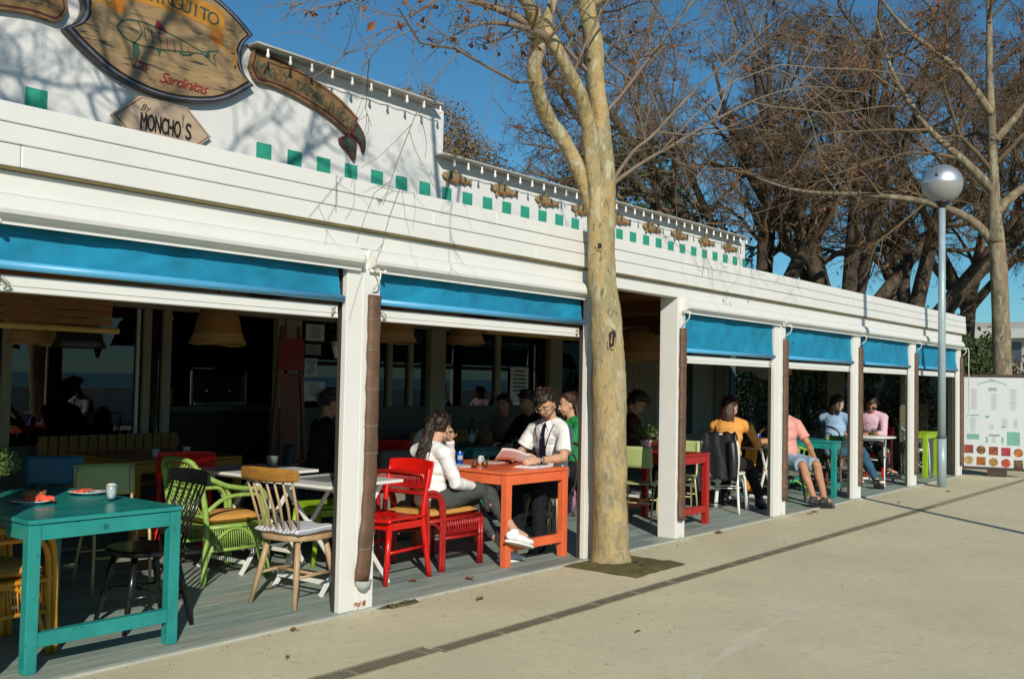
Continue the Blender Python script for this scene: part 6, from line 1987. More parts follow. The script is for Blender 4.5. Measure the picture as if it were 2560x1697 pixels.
# ------------------------------------------------------------------ trees
def mesh_np(name, verts, quads, mat, parent=None, smooth=True):
    me = bpy.data.meshes.new(name)
    nv, nf = len(verts), len(quads)
    me.vertices.add(nv)
    me.vertices.foreach_set('co', np.asarray(verts, np.float32).ravel())
    k = quads.shape[1]
    me.loops.add(nf * k)
    me.loops.foreach_set('vertex_index', np.asarray(quads, np.int32).ravel())
    me.polygons.add(nf)
    me.polygons.foreach_set('loop_start', np.arange(0, nf * k, k, dtype=np.int32))
    me.polygons.foreach_set('use_smooth', np.full(nf, smooth))
    me.update(calc_edges=True)
    me.materials.append(mat)
    o = bpy.data.objects.new(name, me)
    COL.objects.link(o)
    if parent is not None:
        o.parent = parent
    return o
def norm(a):
    return a / (np.linalg.norm(a, axis=-1, keepdims=True) + 1e-9)
def tubes(P, Rd, n):
    """P (B,N,3), Rd (B,N) -> verts, quads"""
    B, N, _ = P.shape
    T = np.empty_like(P)
    T[:, 1:-1] = P[:, 2:] - P[:, :-2]
    T[:, 0], T[:, -1] = P[:, 1] - P[:, 0], P[:, -1] - P[:, -2]
    T = norm(T)
    ref = np.where(np.abs(T[:, :1, 2:3]) < 0.8, np.array([[[0, 0, 1.0]]]), np.array([[[1.0, 0, 0]]]))
    S = norm(np.cross(T, np.broadcast_to(ref, T.shape)))
    U = np.cross(S, T)
    a = np.arange(n) * 2 * np.pi / n
    V_ = P[:, :, None] + (S[:, :, None] * np.cos(a)[None, None, :, None] + U[:, :, None] * np.sin(a)[None, None, :, None]) * Rd[:, :, None, None]
    idx = np.arange(B * N * n).reshape(B, N, n)
    a0, a1 = idx[:, :-1], idx[:, 1:]
    q = np.stack([a0, a1, np.roll(a1, -1, 2), np.roll(a0, -1, 2)], -1).reshape(-1, 4)
    return V_.reshape(-1, 3), q
def kids(P, Rd, rng, per, lr, ang, trop, N, wob, tmin=0.25, rr=0.6, rmin=0.003, fixlen=None):
    B, M, _ = P.shape
    i = np.repeat(np.arange(B), per)
    t = rng.uniform(tmin, 1.0, len(i))
    f = t * (M - 1)
    j = np.minimum(f.astype(int), M - 2)
    w = (f - j)[:, None]
    p = P[i, j] * (1 - w) + P[i, j + 1] * w
    r = Rd[i, j] * (1 - w[:, 0]) + Rd[i, j + 1] * w[:, 0]
    tan = norm(P[i, j + 1] - P[i, j])
    rv = rng.normal(size=tan.shape)
    perp = norm(rv - tan * (rv * tan).sum(1, keepdims=True))
    a = np.radians(rng.normal(ang, ang * 0.25, len(i)))[:, None]
    d = norm(tan * np.cos(a) + perp * np.sin(a))
    plen = np.linalg.norm(np.diff(P, axis=1), axis=2).sum(1)[i]
    L = (plen * lr if fixlen is None else fixlen) * rng.uniform(0.55, 1.25, len(i)) * (1.15 - 0.5 * t)
    Q = np.empty((len(i), N, 3))
    Q[:, 0] = p
    for k in range(1, N):
        d = norm(d + rng.normal(size=d.shape) * wob + np.array([0, 0, trop]))
        Q[:, k] = Q[:, k - 1] + d * (L / (N - 1))[:, None]
    r0 = np.maximum(r * rr, rmin)
    R2 = r0[:, None] * np.linspace(1, 0.35, N)[None]
    return Q, np.maximum(R2, rmin * 0.6)
def bark(name, a, b, c, sc=5.0, streak=False):
    m = M(name, a, 0.85, var=0.18, scale=sc * 2, bump=0.7, bscale=26, stretch=(1, 1, 0.5))
    if streak:
        return m
    nt = m.node_tree
    n, L = nt.nodes, nt.links
    bs = n['Principled BSDF']
    src = bs.inputs['Base Color'].links[0].from_socket
    tc = n.new('ShaderNodeTexCoord')
    mp = n.new('ShaderNodeMapping')
    mp.inputs['Scale'].default_value = (1, 1, 0.42)
    L.new(tc.outputs['Object'], mp.inputs[0])
    def flakes(scale, lo, hi, col, src, seed):
        t = n.new('ShaderNodeTexNoise')
        t.inputs['Scale'].default_value = scale
        t.inputs['Detail'].default_value = 4
        t.inputs['Roughness'].default_value = 0.55
        t.inputs['Distortion'].default_value = 0.6
        mo = n.new('ShaderNodeVectorMath')
        mo.operation = 'ADD'
        mo.inputs[1].default_value = (seed, seed * 2.3, seed * 0.7)
        L.new(mp.outputs[0], mo.inputs[0])
        L.new(mo.outputs[0], t.inputs['Vector'])
        r = n.new('ShaderNodeMapRange')
        r.inputs['From Min'].default_value, r.inputs['From Max'].default_value = lo, hi
        L.new(t.outputs['Fac'], r.inputs['Value'])
        x = n.new('ShaderNodeMix')
        x.data_type = 'RGBA'
        x.inputs[7].default_value = (*col, 1)
        L.new(r.outputs[0], x.inputs[0])
        L.new(src, x.inputs[6])
        return x.outputs[2]
    o = flakes(sc * 1.1, 0.47, 0.56, b, src, 1.0)
    o = flakes(sc * 2.0, 0.54, 0.60, c, o, 7.0)
    o = flakes(sc * 5.5, 0.60, 0.66, tuple(q * 0.55 for q in b), o, 13.0)
    o = flakes(sc * 9.0, 0.62, 0.68, tuple(q * 1.15 for q in c), o, 23.0)
    # lichen grey on the lowest metre and a half
    sp_ = n.new('ShaderNodeSeparateXYZ')
    L.new(tc.outputs['Object'], sp_.inputs[0])
    r = n.new('ShaderNodeMapRange')
    r.inputs['From Min'].default_value, r.inputs['From Max'].default_value = 2.0, 0.9
    r.inputs['To Max'].default_value = 0.6
    L.new(sp_.outputs[2], r.inputs['Value'])
    x = n.new('ShaderNodeMix')
    x.data_type = 'RGBA'
    L.new(r.outputs[0], x.inputs[0])
    L.new(o, x.inputs[6])
    g2 = flakes(sc * 4, 0.45, 0.6, (0.20, 0.18, 0.115), src, 31.0)
    g3 = flakes(sc * 10, 0.55, 0.65, (0.38, 0.35, 0.26), g2, 37.0)
    L.new(g3, x.inputs[7])
    L.new(x.outputs[2], bs.inputs['Base Color'])
    return m
BARK1 = bark('mottled plane bark', (0.42, 0.30, 0.135), (0.30, 0.255, 0.14), (0.45, 0.40, 0.27))
TWIGP = M('pale plane twigs', (0.21, 0.155, 0.105), 0.8, var=0.4, scale=2)
BARK2 = bark('grey brown bark', (0.085, 0.06, 0.038), (0.05, 0.037, 0.024), (0.13, 0.098, 0.068))
TWIG = M('bare twigs', (0.125, 0.082, 0.055), 0.8, var=0.4, scale=2)
TWIG2 = M('golden bare twigs', (0.155, 0.102, 0.056), 0.8, var=0.45, scale=1.5)

def leaf_quads(rng, pts, size, droop=0.6, squash=0.6):
    n = len(pts)
    u = norm(rng.normal(size=(n, 3)) + np.array([0, 0, -droop]))
    v = norm(np.cross(u, rng.normal(size=(n, 3))))
    L = size * rng.uniform(0.5, 1.3, n)[:, None]
    w = np.cross(u, v) * L * 0.15
    a = pts
    b = pts + u * L * 0.5 + v * L * squash * 0.5 + w
    c = pts + u * L
    d = pts + u * L * 0.5 - v * L * squash * 0.5 + w
    V_ = np.stack([a, b, c, d], 1).reshape(-1, 3)
    return V_, np.arange(n * 4).reshape(n, 4)
def poly_tree(name, label, loc, stems, seed, twm, barkm, levels, leaves=0, leafm=None, leafsize=0.07, group=None, stemname='trunk', balls=0, relief=False):
    """stems: list of (points, radii) in world metres relative to loc; first is the trunk"""
    t = thing(name, label, 'tree', loc, 0, group)
    rng = np.random.default_rng(seed)
    N = 14
    PP, RR = [], []
    for si, (pts, rad) in enumerate(stems):
        p, r = spline([V(q) for q in pts], [rad[0] * (1.25 if si else 1)] + list(rad[1:]), 6)
        if relief and rad[0] > 0.04 and si < 4:
            p2, r2 = spline(p, r, 6)
            k = MB().tube(p2, [x * (1 + 0.02 * math.sin(i * 0.15 + si)) for i, x in enumerate(r2)], 40)
            out_ = []
            for ring in range(len(p2)):
                for q in range(40):
                    v = V(k.v[ring * 40 + q])
                    d = (v - p2[ring])
                    w = noise.noise(V((v.x * 9, v.y * 9, v.z * 4))) * 0.007 + abs(noise.noise(V((v.x * 26, v.y * 26, v.z * 11)))) * 0.006 + noise.noise(V((v.x * 70, v.y * 70, v.z * 40))) * 0.002
                    out_.append(tuple(v + d.normalized() * w))
            k.v = out_
        else:
            k = MB().tube(p, [x * (1 + 0.022 * math.sin(i * 0.9 + si) + 0.012 * math.sin(i * 2.3)) for i, x in enumerate(r)], 16 if si == 0 else 12)
        o = k.build('trunk' if si == 0 else 'limb', barkm if rad[0] > 0.033 else twm, t)
        tt = np.linspace(0, len(p) - 1, N)
        P = np.array([[q.x, q.y, q.z] for q in p])
        PP.append(np.stack([np.interp(tt, np.arange(len(p)), P[:, c]) for c in range(3)], 1))
        RR.append(np.interp(tt, np.arange(len(p)), r))
    P, Rd = np.array(PP[1:] if len(PP) > 1 else PP), np.array(RR[1:] if len(RR) > 1 else RR)
    allv, allq, off = [], [], 0
    tips = []
    for li, lv in enumerate(levels):
        P, Rd = kids(P, Rd, rng, **lv)
        v, q = tubes(P, Rd, 6 if li == 0 else 4 if li == 1 else 3)
        if li == 0:
            tag(mesh_np('branches', v, q, twm, t), kind='stuff')
        else:
            allv.append(v)
            allq.append(q + off)
            off += len(v)
        tips.append(P)
    tag(mesh_np('twigs', np.concatenate(allv), np.concatenate(allq), twm, t), kind='stuff')
    if leaves:
        q = tips[-1].reshape(-1, 3)
        c = q[rng.integers(0, len(q), max(1, leaves // 3))]
        pts = np.repeat(c, 3, 0) + rng.normal(size=(len(c) * 3, 3)) * leafsize * 0.7
        v, f = leaf_quads(rng, pts, leafsize)
        tag(mesh_np('dry_leaves', v, f, leafm or LEAFB, t, False), kind='stuff')
    if balls:
        q = tips[-1][:, -1]
        k = MB()
        for p in q[rng.integers(0, len(q), balls)]:
            k.tube([p, p + np.array([0, 0, -0.05])], 0.0015, 3)
            k.ell(p + np.array([0, 0, -0.065]), (0.015, 0.015, 0.015), 8)
        tag(k.build('seed_balls', BALL, t), kind='stuff')
    return t

# the plane tree in front of the terrace
X0, Y0 = 6.84, -0.2
def rel(l, y=None):
    return [(a - X0, (y if len(q) < 3 else q[1]) - Y0 if False else (q[1] - Y0), q[-1]) for q in l for a in (q[0],)]
main = [
    (rel([(6.88, -.2, -.06), (6.875, -.2, 0.12), (6.85, -.2, 0.5), (6.835, -.2, 0.98), (6.805, -.2, 1.5), (6.76, -.2, 1.95), (6.695, -.2, 2.27), (6.655, -.2, 2.72), (6.61, -.2, 3.0)]), [.185, .150, .136, .140, .140, .124, .108, .106, .085]),
    (rel([(6.68, -.23, 2.5), (6.655, -.25, 3.0), (6.59, -.25, 3.4), (6.50, -.25, 3.75), (6.44, -.25, 4.15), (6.36, -.22, 4.5), (6.25, -.2, 5.2), (6.2, -.1, 6.2), (6.0, 0.0, 7.4), (5.9, .1, 8.8)]), [.06, .074, .072, .067, .069, .067, .062, .05, .036, .012]),
    (rel([(6.66, -.19, 2.45), (6.575, -.2, 3.0), (6.50, -.2, 3.35), (6.33, -.24, 3.62), (6.12, -.26, 3.80), (5.95, -.24, 3.97), (5.87, -.22, 4.08), (5.95, -.2, 4.3), (6.2, -.1, 4.6), (6.5, .2, 5.2), (6.8, .5, 6.2), (7.2, .8, 7.4)]), [.05, .062, .062, .054, .05, .048, .042, .034, .03, .026, .02, .01]),
    (rel([(6.63, -.16, 2.75), (6.56, -.12, 3.0), (6.47, -.08, 3.18), (6.36, -.05, 3.34), (6.18, -.02, 3.5), (6.02, -.04, 3.64), (5.90, -.08, 3.82), (5.84, -.16, 3.98), (5.72, -.22, 4.12), (5.5, -.25, 4.3), (5.1, -.35, 4.8), (4.6, -.4, 5.7), (4.2, -.5, 6.8), (3.9, -.5, 8.0)]), [.045, .055, .06, .058, .056, .054, .054, .058, .054, .046, .04, .032, .022, .01]), (rel([(5.5, -.25, 4.3), (5.0, -.6, 5.0), (4.4, -.9, 6.2)]), [.03, .02, .008]), # .07, .066, .07, .066, .058, .05, .04, .026, .01]),
    (rel([(5.86, -.22, 4.02), (5.6, -.25, 4.0), (5.35, -.26, 3.96), (5.12, -.26, 3.90), (4.95, -.25, 3.82)]), [.03, .024, .018, .012, .006]),
    (rel([(5.84, -.2, 4.05), (5.5, -.12, 4.12), (5.0, 0.0, 4.13), (4.5, .1, 4.05), (4.1, .15, 3.95)]), [.03, .024, .018, .012, .006]),
    (rel([(5.6, -.24, 4.22), (5.1, -.30, 4.36), (4.6, -.32, 4.45), (4.2, -.3, 4.45), (3.8, -.25, 4.38)]), [.03, .024, .018, .012, .006]),
    (rel([(6.68, -.24, 3.0), (6.86, -.36, 3.32), (7.05, -.45, 3.50), (7.4, -.5, 3.82), (8.0, -.5, 4.25), (9.0, -.4, 4.85), (10.2, -.3, 5.6)]), [.017, .014, .013, .012, .010, .007, .003]),
    (rel([(6.68, -.25, 3.02), (6.95, -.40, 3.25), (7.3, -.5, 3.46), (7.9, -.6, 3.80), (8.8, -.6, 4.2), (10.0, -.5, 4.6), (11.4, -.4, 4.95)]), [.016, .014, .012, .011, .009, .006, .003]),
    (rel([(6.4, -.22, 4.45), (6.8, -.35, 4.7), (7.4, -.4, 5.2), (8.2, -.4, 6.0), (9.0, -.4, 7.2)]), [.05, .04, .032, .022, .01]),
    (rel([(6.3, -.2, 4.9), (6.4, .3, 5.4), (6.8, .9, 6.0), (7.6, 1.4, 6.9), (8.4, 1.7, 7.9)]), [.045, .036, .028, .02, .01]),
    (rel([(6.25, -.2, 5.2), (5.7, -.6, 5.9), (5.2, -1.0, 6.8), (4.9, -1.2, 8.0)]), [.045, .036, .024, .01]),
    (rel([(6.45, -.25, 4.1), (6.75, -.1, 4.3), (7.2, .1, 4.42), (7.8, .3, 4.5)]), [.03, .024, .016, .008]),
]
lv = [dict(per=9, lr=0.42, ang=48, trop=0.01, N=7, wob=0.2, rr=0.24, rmin=0.007),
      dict(per=6, lr=0.52, ang=50, trop=-0.05, N=5, wob=0.2, rr=0.6, rmin=0.004),
      dict(per=4, lr=0.55, ang=52, trop=-0.09, N=4, wob=0.25, rr=0.6, rmin=0.0028)]
pt = poly_tree('plane_tree', 'bare plane tree with mottled ochre trunk standing right in front of the terrace', (X0, Y0, 0), main, 11, TWIGP, BARK1, lv, 420, LEAFB, 0.065, 'bare plane trees along the promenade', balls=60, relief=True)
# two hollows on the side of the trunk that faces the promenade
vd = V((-0.80, -0.60, 0))
sdv = V((0.60, -0.80, 0))
def hollow(c, r, h, n):
    k = MB()
    ring = []
    for i in range(18):
        a = 2 * math.pi * i / 18
        ring.append(c + sdv * (r * math.cos(a) * (1 + 0.18 * math.sin(3 * a))) + V((0, 0, h * math.sin(a) * (1 + 0.12 * math.sin(2 * a + 1)))) - vd * (0.012 * math.cos(a) ** 2))
    k.tube(ring, [0.010 + 0.006 * math.sin(i * 2.3) + 0.003 * math.sin(i * 5.1) for i in range(18)], 8, closed=True)
    o = k.build('knot_rim', BARK1, pt)
    MB().ell(c - vd * 0.004, (sdv * r * 0.95, V((0, 0, h * 0.95)), vd * 0.014), 14).build('hollow', M('dark hollow wood', (0.025, 0.014, 0.008), 0.9, var=0.4, scale=30), o)  # shallow dark ellipsoid stands for the depth of the hollow
    for i in range(n):
        x = (i - (n - 1) / 2) * r * 0.55
        MB().bar(c + sdv * x + vd * 0.010 + V((0, 0, -h * (0.75 - 0.3 * (i % 2)))), c + sdv * (x + 0.004 * i) + vd * 0.012 + V((0, 0, h * (0.12 + 0.25 * (i % 2)))), 0.012 - 0.003 * i, 0.006, 0.004, 0.004).build('pale_fibre', M('pale torn wood', (0.5, 0.36, 0.22), 0.8, var=0.3, scale=30), o)
hollow(V((6.77 - X0, 0, 1.80)) + vd * 0.122 + sdv * 0.03, 0.042, 0.092, 3)
hollow(V((6.655 - X0, 0, 2.53)) + vd * 0.098 - sdv * 0.01, 0.020, 0.034, 0)
# its neighbour in the row, outside the frame to the left
hi = [main[0], main[1]] + [(rel(a), b) for a, b in (
    ([(6.4, -.22, 4.4), (7.0, -.3, 5.4), (7.8, -.2, 6.6), (8.6, 0, 7.8), (9.2, .1, 8.8)], [.09, .08, .065, .045, .015]),
    ([(6.3, -.2, 4.9), (6.5, .2, 5.8), (7.0, .6, 6.8), (7.5, .9, 7.9), (7.8, 1.0, 9.0)], [.085, .075, .06, .04, .015]),
    ([(6.25, -.2, 5.2), (6.0, -.6, 6.2), (5.9, -1.0, 7.2), (5.8, -1.2, 8.4)], [.08, .07, .05, .015]),
    ([(6.3, -.2, 4.8), (7.2, -.6, 5.9), (8.4, -.9, 7.0), (9.6, -1.0, 7.9), (10.4, -1.0, 8.5)], [.085, .075, .06, .04, .015]),
    ([(6.2, -.1, 5.8), (6.6, .1, 6.8), (7.4, .4, 8.0), (8.2, .5, 9.0)], [.07, .06, .045, .015]))]
lvh = [dict(per=10, lr=0.40, ang=44, trop=0.06, N=7, wob=0.18, rr=0.5, rmin=0.014, tmin=0.45), dict(lv[1], per=7, trop=0.02, rmin=0.010), dict(lv[2], trop=0.0, rmin=0.006)]
poly_tree('plane_tree', 'bare plane tree of the same row standing near the camera', (-0.35, -0.45, 0), hi, 14, TWIGP, BARK1, lvh, 300, LEAFB, 0.065, 'bare plane trees along the promenade')

def wild(seed, h, spread, n, r0, lean=(0, 0), low=0.25):
    """several curved stems leaving one trunk"""
    r = random.Random(seed)
    tr = [(0, 0, -0.1), (lean[0] * 0.1, lean[1] * 0.1, h * 0.08), (lean[0] * 0.3, lean[1] * 0.3, h * low)]
    stems = [(tr, [r0 * 1.15, r0, r0 * 0.85])]
    for i in range(n):
        a = 2 * math.pi * (i + r.uniform(-.3, .3)) / n
        s = spread * r.uniform(0.6, 1.1)
        hh = h * r.uniform(0.7, 1.0)
        b = V(tr[-1]) - V((0, 0, 0.3))
        lx, ly = lean[0], lean[1]
        pts = [b, b + V((math.cos(a) * s * 0.16 + lx * .1, math.sin(a) * s * 0.16 + ly * .1, hh * 0.12)), b + V((math.cos(a) * s * 0.45 + lx * .4 + r.uniform(-.3, .3), math.sin(a) * s * 0.45 + ly * .4, hh * 0.33)),
               b + V((math.cos(a) * s * 0.78 + lx * .7, math.sin(a) * s * 0.78 + ly * .7, hh * 0.52)), b + V((math.cos(a) * s + lx, math.sin(a) * s + ly, hh * (1 - low)))]
        q = r0 * r.uniform(0.45, 0.7)
        stems.append((pts, [q, q * 0.85, q * 0.6, q * 0.36, q * 0.12]))
    return stems
wl = [dict(per=10, lr=0.42, ang=42, trop=0.03, N=6, wob=0.2, rr=0.55, rmin=0.012, tmin=0.36),
      dict(per=8, lr=0.5, ang=46, trop=-0.01, N=5, wob=0.24, rr=0.6, rmin=0.008),
      dict(per=7, lr=0.52, ang=48, trop=-0.05, N=4, wob=0.28, rr=0.6, rmin=0.006),
      dict(per=8, lr=0.65, ang=50, trop=-0.05, N=3, wob=0.3, rr=0.7, rmin=0.005)]
GW = 'wild bare trees behind the far end of the building'
poly_tree('bare_tree', 'bare tree with a dark trunk leaning left, just past the end of the parapet', (24.0, 6.0, 0), wild(3, 11.0, 5.0, 6, 0.36, (-1.0, 1.6), 0.26), 21, TWIG2, BARK2, wl, 600, LEAFB, 0.11, GW)
poly_tree('bare_tree', 'bare tree of many stems in the middle of the clump beyond the building', (25.6, 4.9, 0), wild(5, 12.0, 5.2, 7, 0.40, (0, 0), 0.22), 22, TWIG2, BARK2, wl, 700, LEAFB, 0.11, GW)
poly_tree('bare_tree', 'bare tree whose thick dark limb leans right behind the street lamp', (26.8, 4.3, 0), wild(8, 11.0, 4.6, 6, 0.40, (1.5, -2.2), 0.24), 23, TWIG2, BARK2, wl, 600, LEAFB, 0.11, GW)
poly_tree('bare_tree', 'tall golden brown bare tree furthest back in the clump', (33.0, 4.0, 0), wild(9, 14.0, 6.5, 5, 0.26, (0, -1), 0.3), 24, TWIG2, BARK2, wl, 800, LEAFB, 0.13, GW)
poly_tree('bare_tree', 'bare tree far back at the right edge of the picture', (31.0, -0.5, 0), wild(12, 12.0, 5.5, 4, 0.2, (0, 0), 0.3), 25, TWIG2, BARK2, wl, 600, LEAFB, 0.13, GW)
right = [
    ([(0, 0, -.1), (0.02, 0, .4), (0, 0, 1.5), (-.03, 0.03, 2.8), (-.08, .06, 3.9), (-.12, .1, 4.6)], [.24, .19, .175, .165, .155, .135]),
    ([(-.12, .1, 4.3), (-.14, .12, 5.2), (-.2, .15, 6.4), (-.15, .2, 7.6), (-.2, .2, 9.0), (-.3, .2, 11.0)], [.125, .105, .085, .07, .05, .02]),
    ([(-.1, .08, 4.2), (-.3, .5, 4.75), (-.7, 1.2, 5.1), (-1.0, 2.2, 5.3), (-1.2, 3.6, 5.5), (-1.3, 4.6, 5.9)], [.09, .078, .065, .05, .036, .014]),
    ([(-.12, .12, 5.3), (-.4, .6, 5.9), (-.8, 1.2, 6.6), (-1.2, 1.7, 7.6), (-1.4, 2.0, 8.8)], [.09, .075, .06, .04, .012]),
    ([(-.12, .1, 4.9), (.1, -.4, 5.4), (.4, -1.0, 5.7), (.7, -1.8, 6.2), (.9, -2.4, 7.0)], [.09, .07, .055, .04, .012]),
    ([(-.2, .15, 6.2), (.1, -.4, 7.0), (.4, -.9, 8.0), (.5, -1.2, 9.2)], [.07, .055, .04, .012]),
    ([(-.2, .15, 6.8), (-.8, .6, 7.6), (-1.6, 1.4, 8.4), (-2.2, 2.0, 9.4)], [.07, .055, .04, .012]),
]
lr_ = [dict(per=8, lr=0.5, ang=46, trop=0.0, N=6, wob=0.18, rr=0.5, rmin=0.008), dict(per=6, lr=0.52, ang=48, trop=-0.04, N=5, wob=0.22, rr=0.6, rmin=0.006), dict(per=5, lr=0.55, ang=50, trop=-0.07, N=4, wob=0.25, rr=0.6, rmin=0.0045)]
poly_tree('plane_tree', 'bare plane tree with a tall pale trunk behind the menu board', (20.95, 0.02, 0), right, 31, TWIG2, bark('pale grey plane bark', (0.23, 0.175, 0.11), (0.15, 0.12, 0.075), (0.30, 0.26, 0.17)), lr_, 700, LEAFB, 0.10, 'bare plane trees along the promenade')

# leafy masses: many leaf sized faces spread through uneven clumps
def leafy(name, label, loc, blobs, n, size, mat, seed, trunk=None, cat='tree', group=None, squash=0.6):
    t = thing(name, label, cat, loc, 0, group)
    rng = np.random.default_rng(seed)
    pts = []
    w = np.array([b[3] * b[4] * b[5] for b in blobs]) ** 0.75
    w = w / w.sum()
    for b, q in zip(blobs, w):
        m = int(n * q)
        cl = norm(rng.normal(size=(max(6, m // 22), 3))) * (rng.uniform(0.25, 1, (max(6, m // 22), 1)) ** 0.5)
        p = cl[rng.integers(0, len(cl), m)] + rng.normal(size=(m, 3)) * 0.13
        pts.append(p * np.array(b[3:6]) + np.array(b[:3]))
    pts = np.concatenate(pts)
    pts = pts[pts[:, 2] > 0.02]
    v, f = leaf_quads(rng, pts, size, 0.2, squash)
    tag(mesh_np('foliage', v, f, mat, t, False), kind='stuff')
    if trunk:
        MB().tube([V(p) for p in trunk[0]], trunk[1], 10).build('trunk', BARK2, t)
    return t
EVER = M('dark evergreen leaf', (0.045, 0.075, 0.018), 0.6, var=0.5, scale=1.2)
DRYL = M('dry brown foliage', (0.20, 0.13, 0.055), 0.85, var=0.45, scale=1.0)
OLIVE = M('olive scrub leaf', (0.075, 0.072, 0.025), 0.7, var=0.5, scale=0.8)
BRUSH = M('brown scrub', (0.115, 0.075, 0.045), 0.85, var=0.45, scale=0.8)
leafy('evergreen_tree', 'dark green leafy tree behind the parapet and the plane trunk', (22.9, 10.0, 0), [(0, 0, 6.6, 2.0, 2.0, 1.5), (1.2, -.8, 5.6, 1.3, 1.3, 1.1), (-.5, .3, 7.7, .8, .8, .7), (2.0, -1.4, 5.2, 1.3, 1.3, 1.0), (0.6, -.6, 8.0, .6, .6, .5)], 10000, 0.12, EVER, 3, ([(0, 0, 0), (0.1, 0, 4), (0, 0, 8)], [.2, .15, .05]))
leafy('dry_tree', 'dry brown bushy tree rising behind the step of the parapet', (17.7, 13.4, 0), [(1.2, 0, 7.6, 1.3, 1.3, 1.2), (0.8, .2, 8.4, 0.7, 0.7, 0.7), (2.4, -.2, 7.1, 1.1, 1.1, .9), (3.7, -.4, 6.7, .95, 1.0, .75), (4.6, -.4, 6.4, .6, .6, .55), (1.0, 0, 6.2, 1.5, 1.5, 1.2), (3.0, 0, 5.8, 1.4, 1.4, 1.0)], 42000, 0.075, DRYL, 4, ([(1.2, 0, 0), (1.2, 0, 7)], [.2, .05]))
leafy('shrub', 'olive green scrub below the clump of bare trees', (28.5, 5.6, 0), [(0, 0, 1.6, 2.2, 2.2, 1.2), (2, -1.8, 1.6, 2, 2, 1.3), (-1.5, 1.6, 1.9, 1.6, 1.6, 1.1), (1.5, -1.6, 3.0, 1.2, 1.2, .8)], 7000, 0.16, OLIVE, 5, None, 'shrub', 'scrub beyond the building')
leafy('shrub', 'brown scrub with dry leaves between the dark trunks', (31.0, 6.5, 0), [(0, 0, 1.6, 2.6, 2.6, 1.3), (1, -2.6, 1.8, 2.2, 2.2, 1.4), (0, 2.2, 1.8, 2, 2, 1.2)], 6000, 0.16, BRUSH, 6, None, 'shrub', 'scrub beyond the building')
leafy('shrub', 'dark green bush just right of the end of the fascia', (23.2, 1.55, 0), [(0, 0, 1.9, .7, .9, .75), (.5, .5, 1.3, .8, .9, .7), (.8, -.3, 2.3, .5, .5, .45)], 5000, 0.13, EVER, 7, None, 'shrub', 'scrub beyond the building')
leafy('hedge', 'clipped brown hedge behind the menu board', (25.6, -0.8, 0), [(0, -1.6, 0.85, .6, 1.4, .85), (0, 0.3, 0.9, .6, 1.4, .9), (0.1, 1.9, 0.95, .6, 1.3, .9), (0, -3.2, .85, .6, 1.4, .85)], 9000, 0.10, BRUSH, 8, None, 'hedge')
leafy('hedge', 'dark green hedge outside the glazed end wall', (21.4, 2.7, 0), [(0, -1.1, 1.0, .5, .8, 1.1), (0, 0.2, 1.2, .5, .9, 1.3), (0, 1.4, 1.3, .5, .8, 1.4), (0, 2.4, 1.3, .5, .8, 1.4), (0.2, -2.0, .8, .4, .6, .8)], 17000, 0.09, M('dark hedge leaf', (0.022, 0.034, 0.012), 0.7, var=0.5, scale=1.2), 9, None, 'hedge')  # hedge leaf in a darker green than the evergreen
# palm trunk with dry skirt at the right edge
t = thing('palm_tree', 'shaggy brown palm trunk at the right edge behind the plane tree', 'palm', (25.4, 0.15, 0))
MB().tube([(0, 0, -.1), (0.02, 0, 2.5), (0, 0, 6.8)], [.24, .25, .27], 12).build('trunk', BARK2, t)
rng = np.random.default_rng(3)
a = rng.uniform(0, 6.28, 900)
z = rng.uniform(0.3, 6.9, 900)
pts = np.stack([0.25 * np.cos(a), 0.25 * np.sin(a), z], 1)
v, f = leaf_quads(rng, pts, 0.3, 3.0, 0.25)
tag(mesh_np('dry_skirt', v, f, BRUSH, t, False), kind='stuff')
# agave like rosette seen above the fascia
t = thing('agave_plant', 'spiky agave rosette between the dark trunks above the fascia', 'plant', (22.3, 4.55, 0))
MB().tube([(0, 0, -.1), (0, 0, 2.2)], [.12, .1], 8).build('stem', BARK2, t)
r = random.Random(6)
for i in range(26):
    a, e = r.uniform(0, 6.28), r.uniform(0.1, 1.4)
    d = V((math.cos(a) * math.cos(e), math.sin(a) * math.cos(e), math.sin(e)))
    s_ = d.cross(V((0, 0, 1))).normalized()
    L = r.uniform(0.6, 0.9)
    b = V((0, 0, 2.2))
    MB().add([b - s_ * 0.035, b + s_ * 0.035, b + d * L * 0.55 + s_ * 0.045 + V((0, 0, .03)), b + d * L, b + d * L * 0.55 - s_ * 0.045 + V((0, 0, .03))], [(0, 1, 2, 3, 4)]).build('leaf', M('agave leaf', (0.10, 0.13, 0.06), 0.6, var=0.2), t)

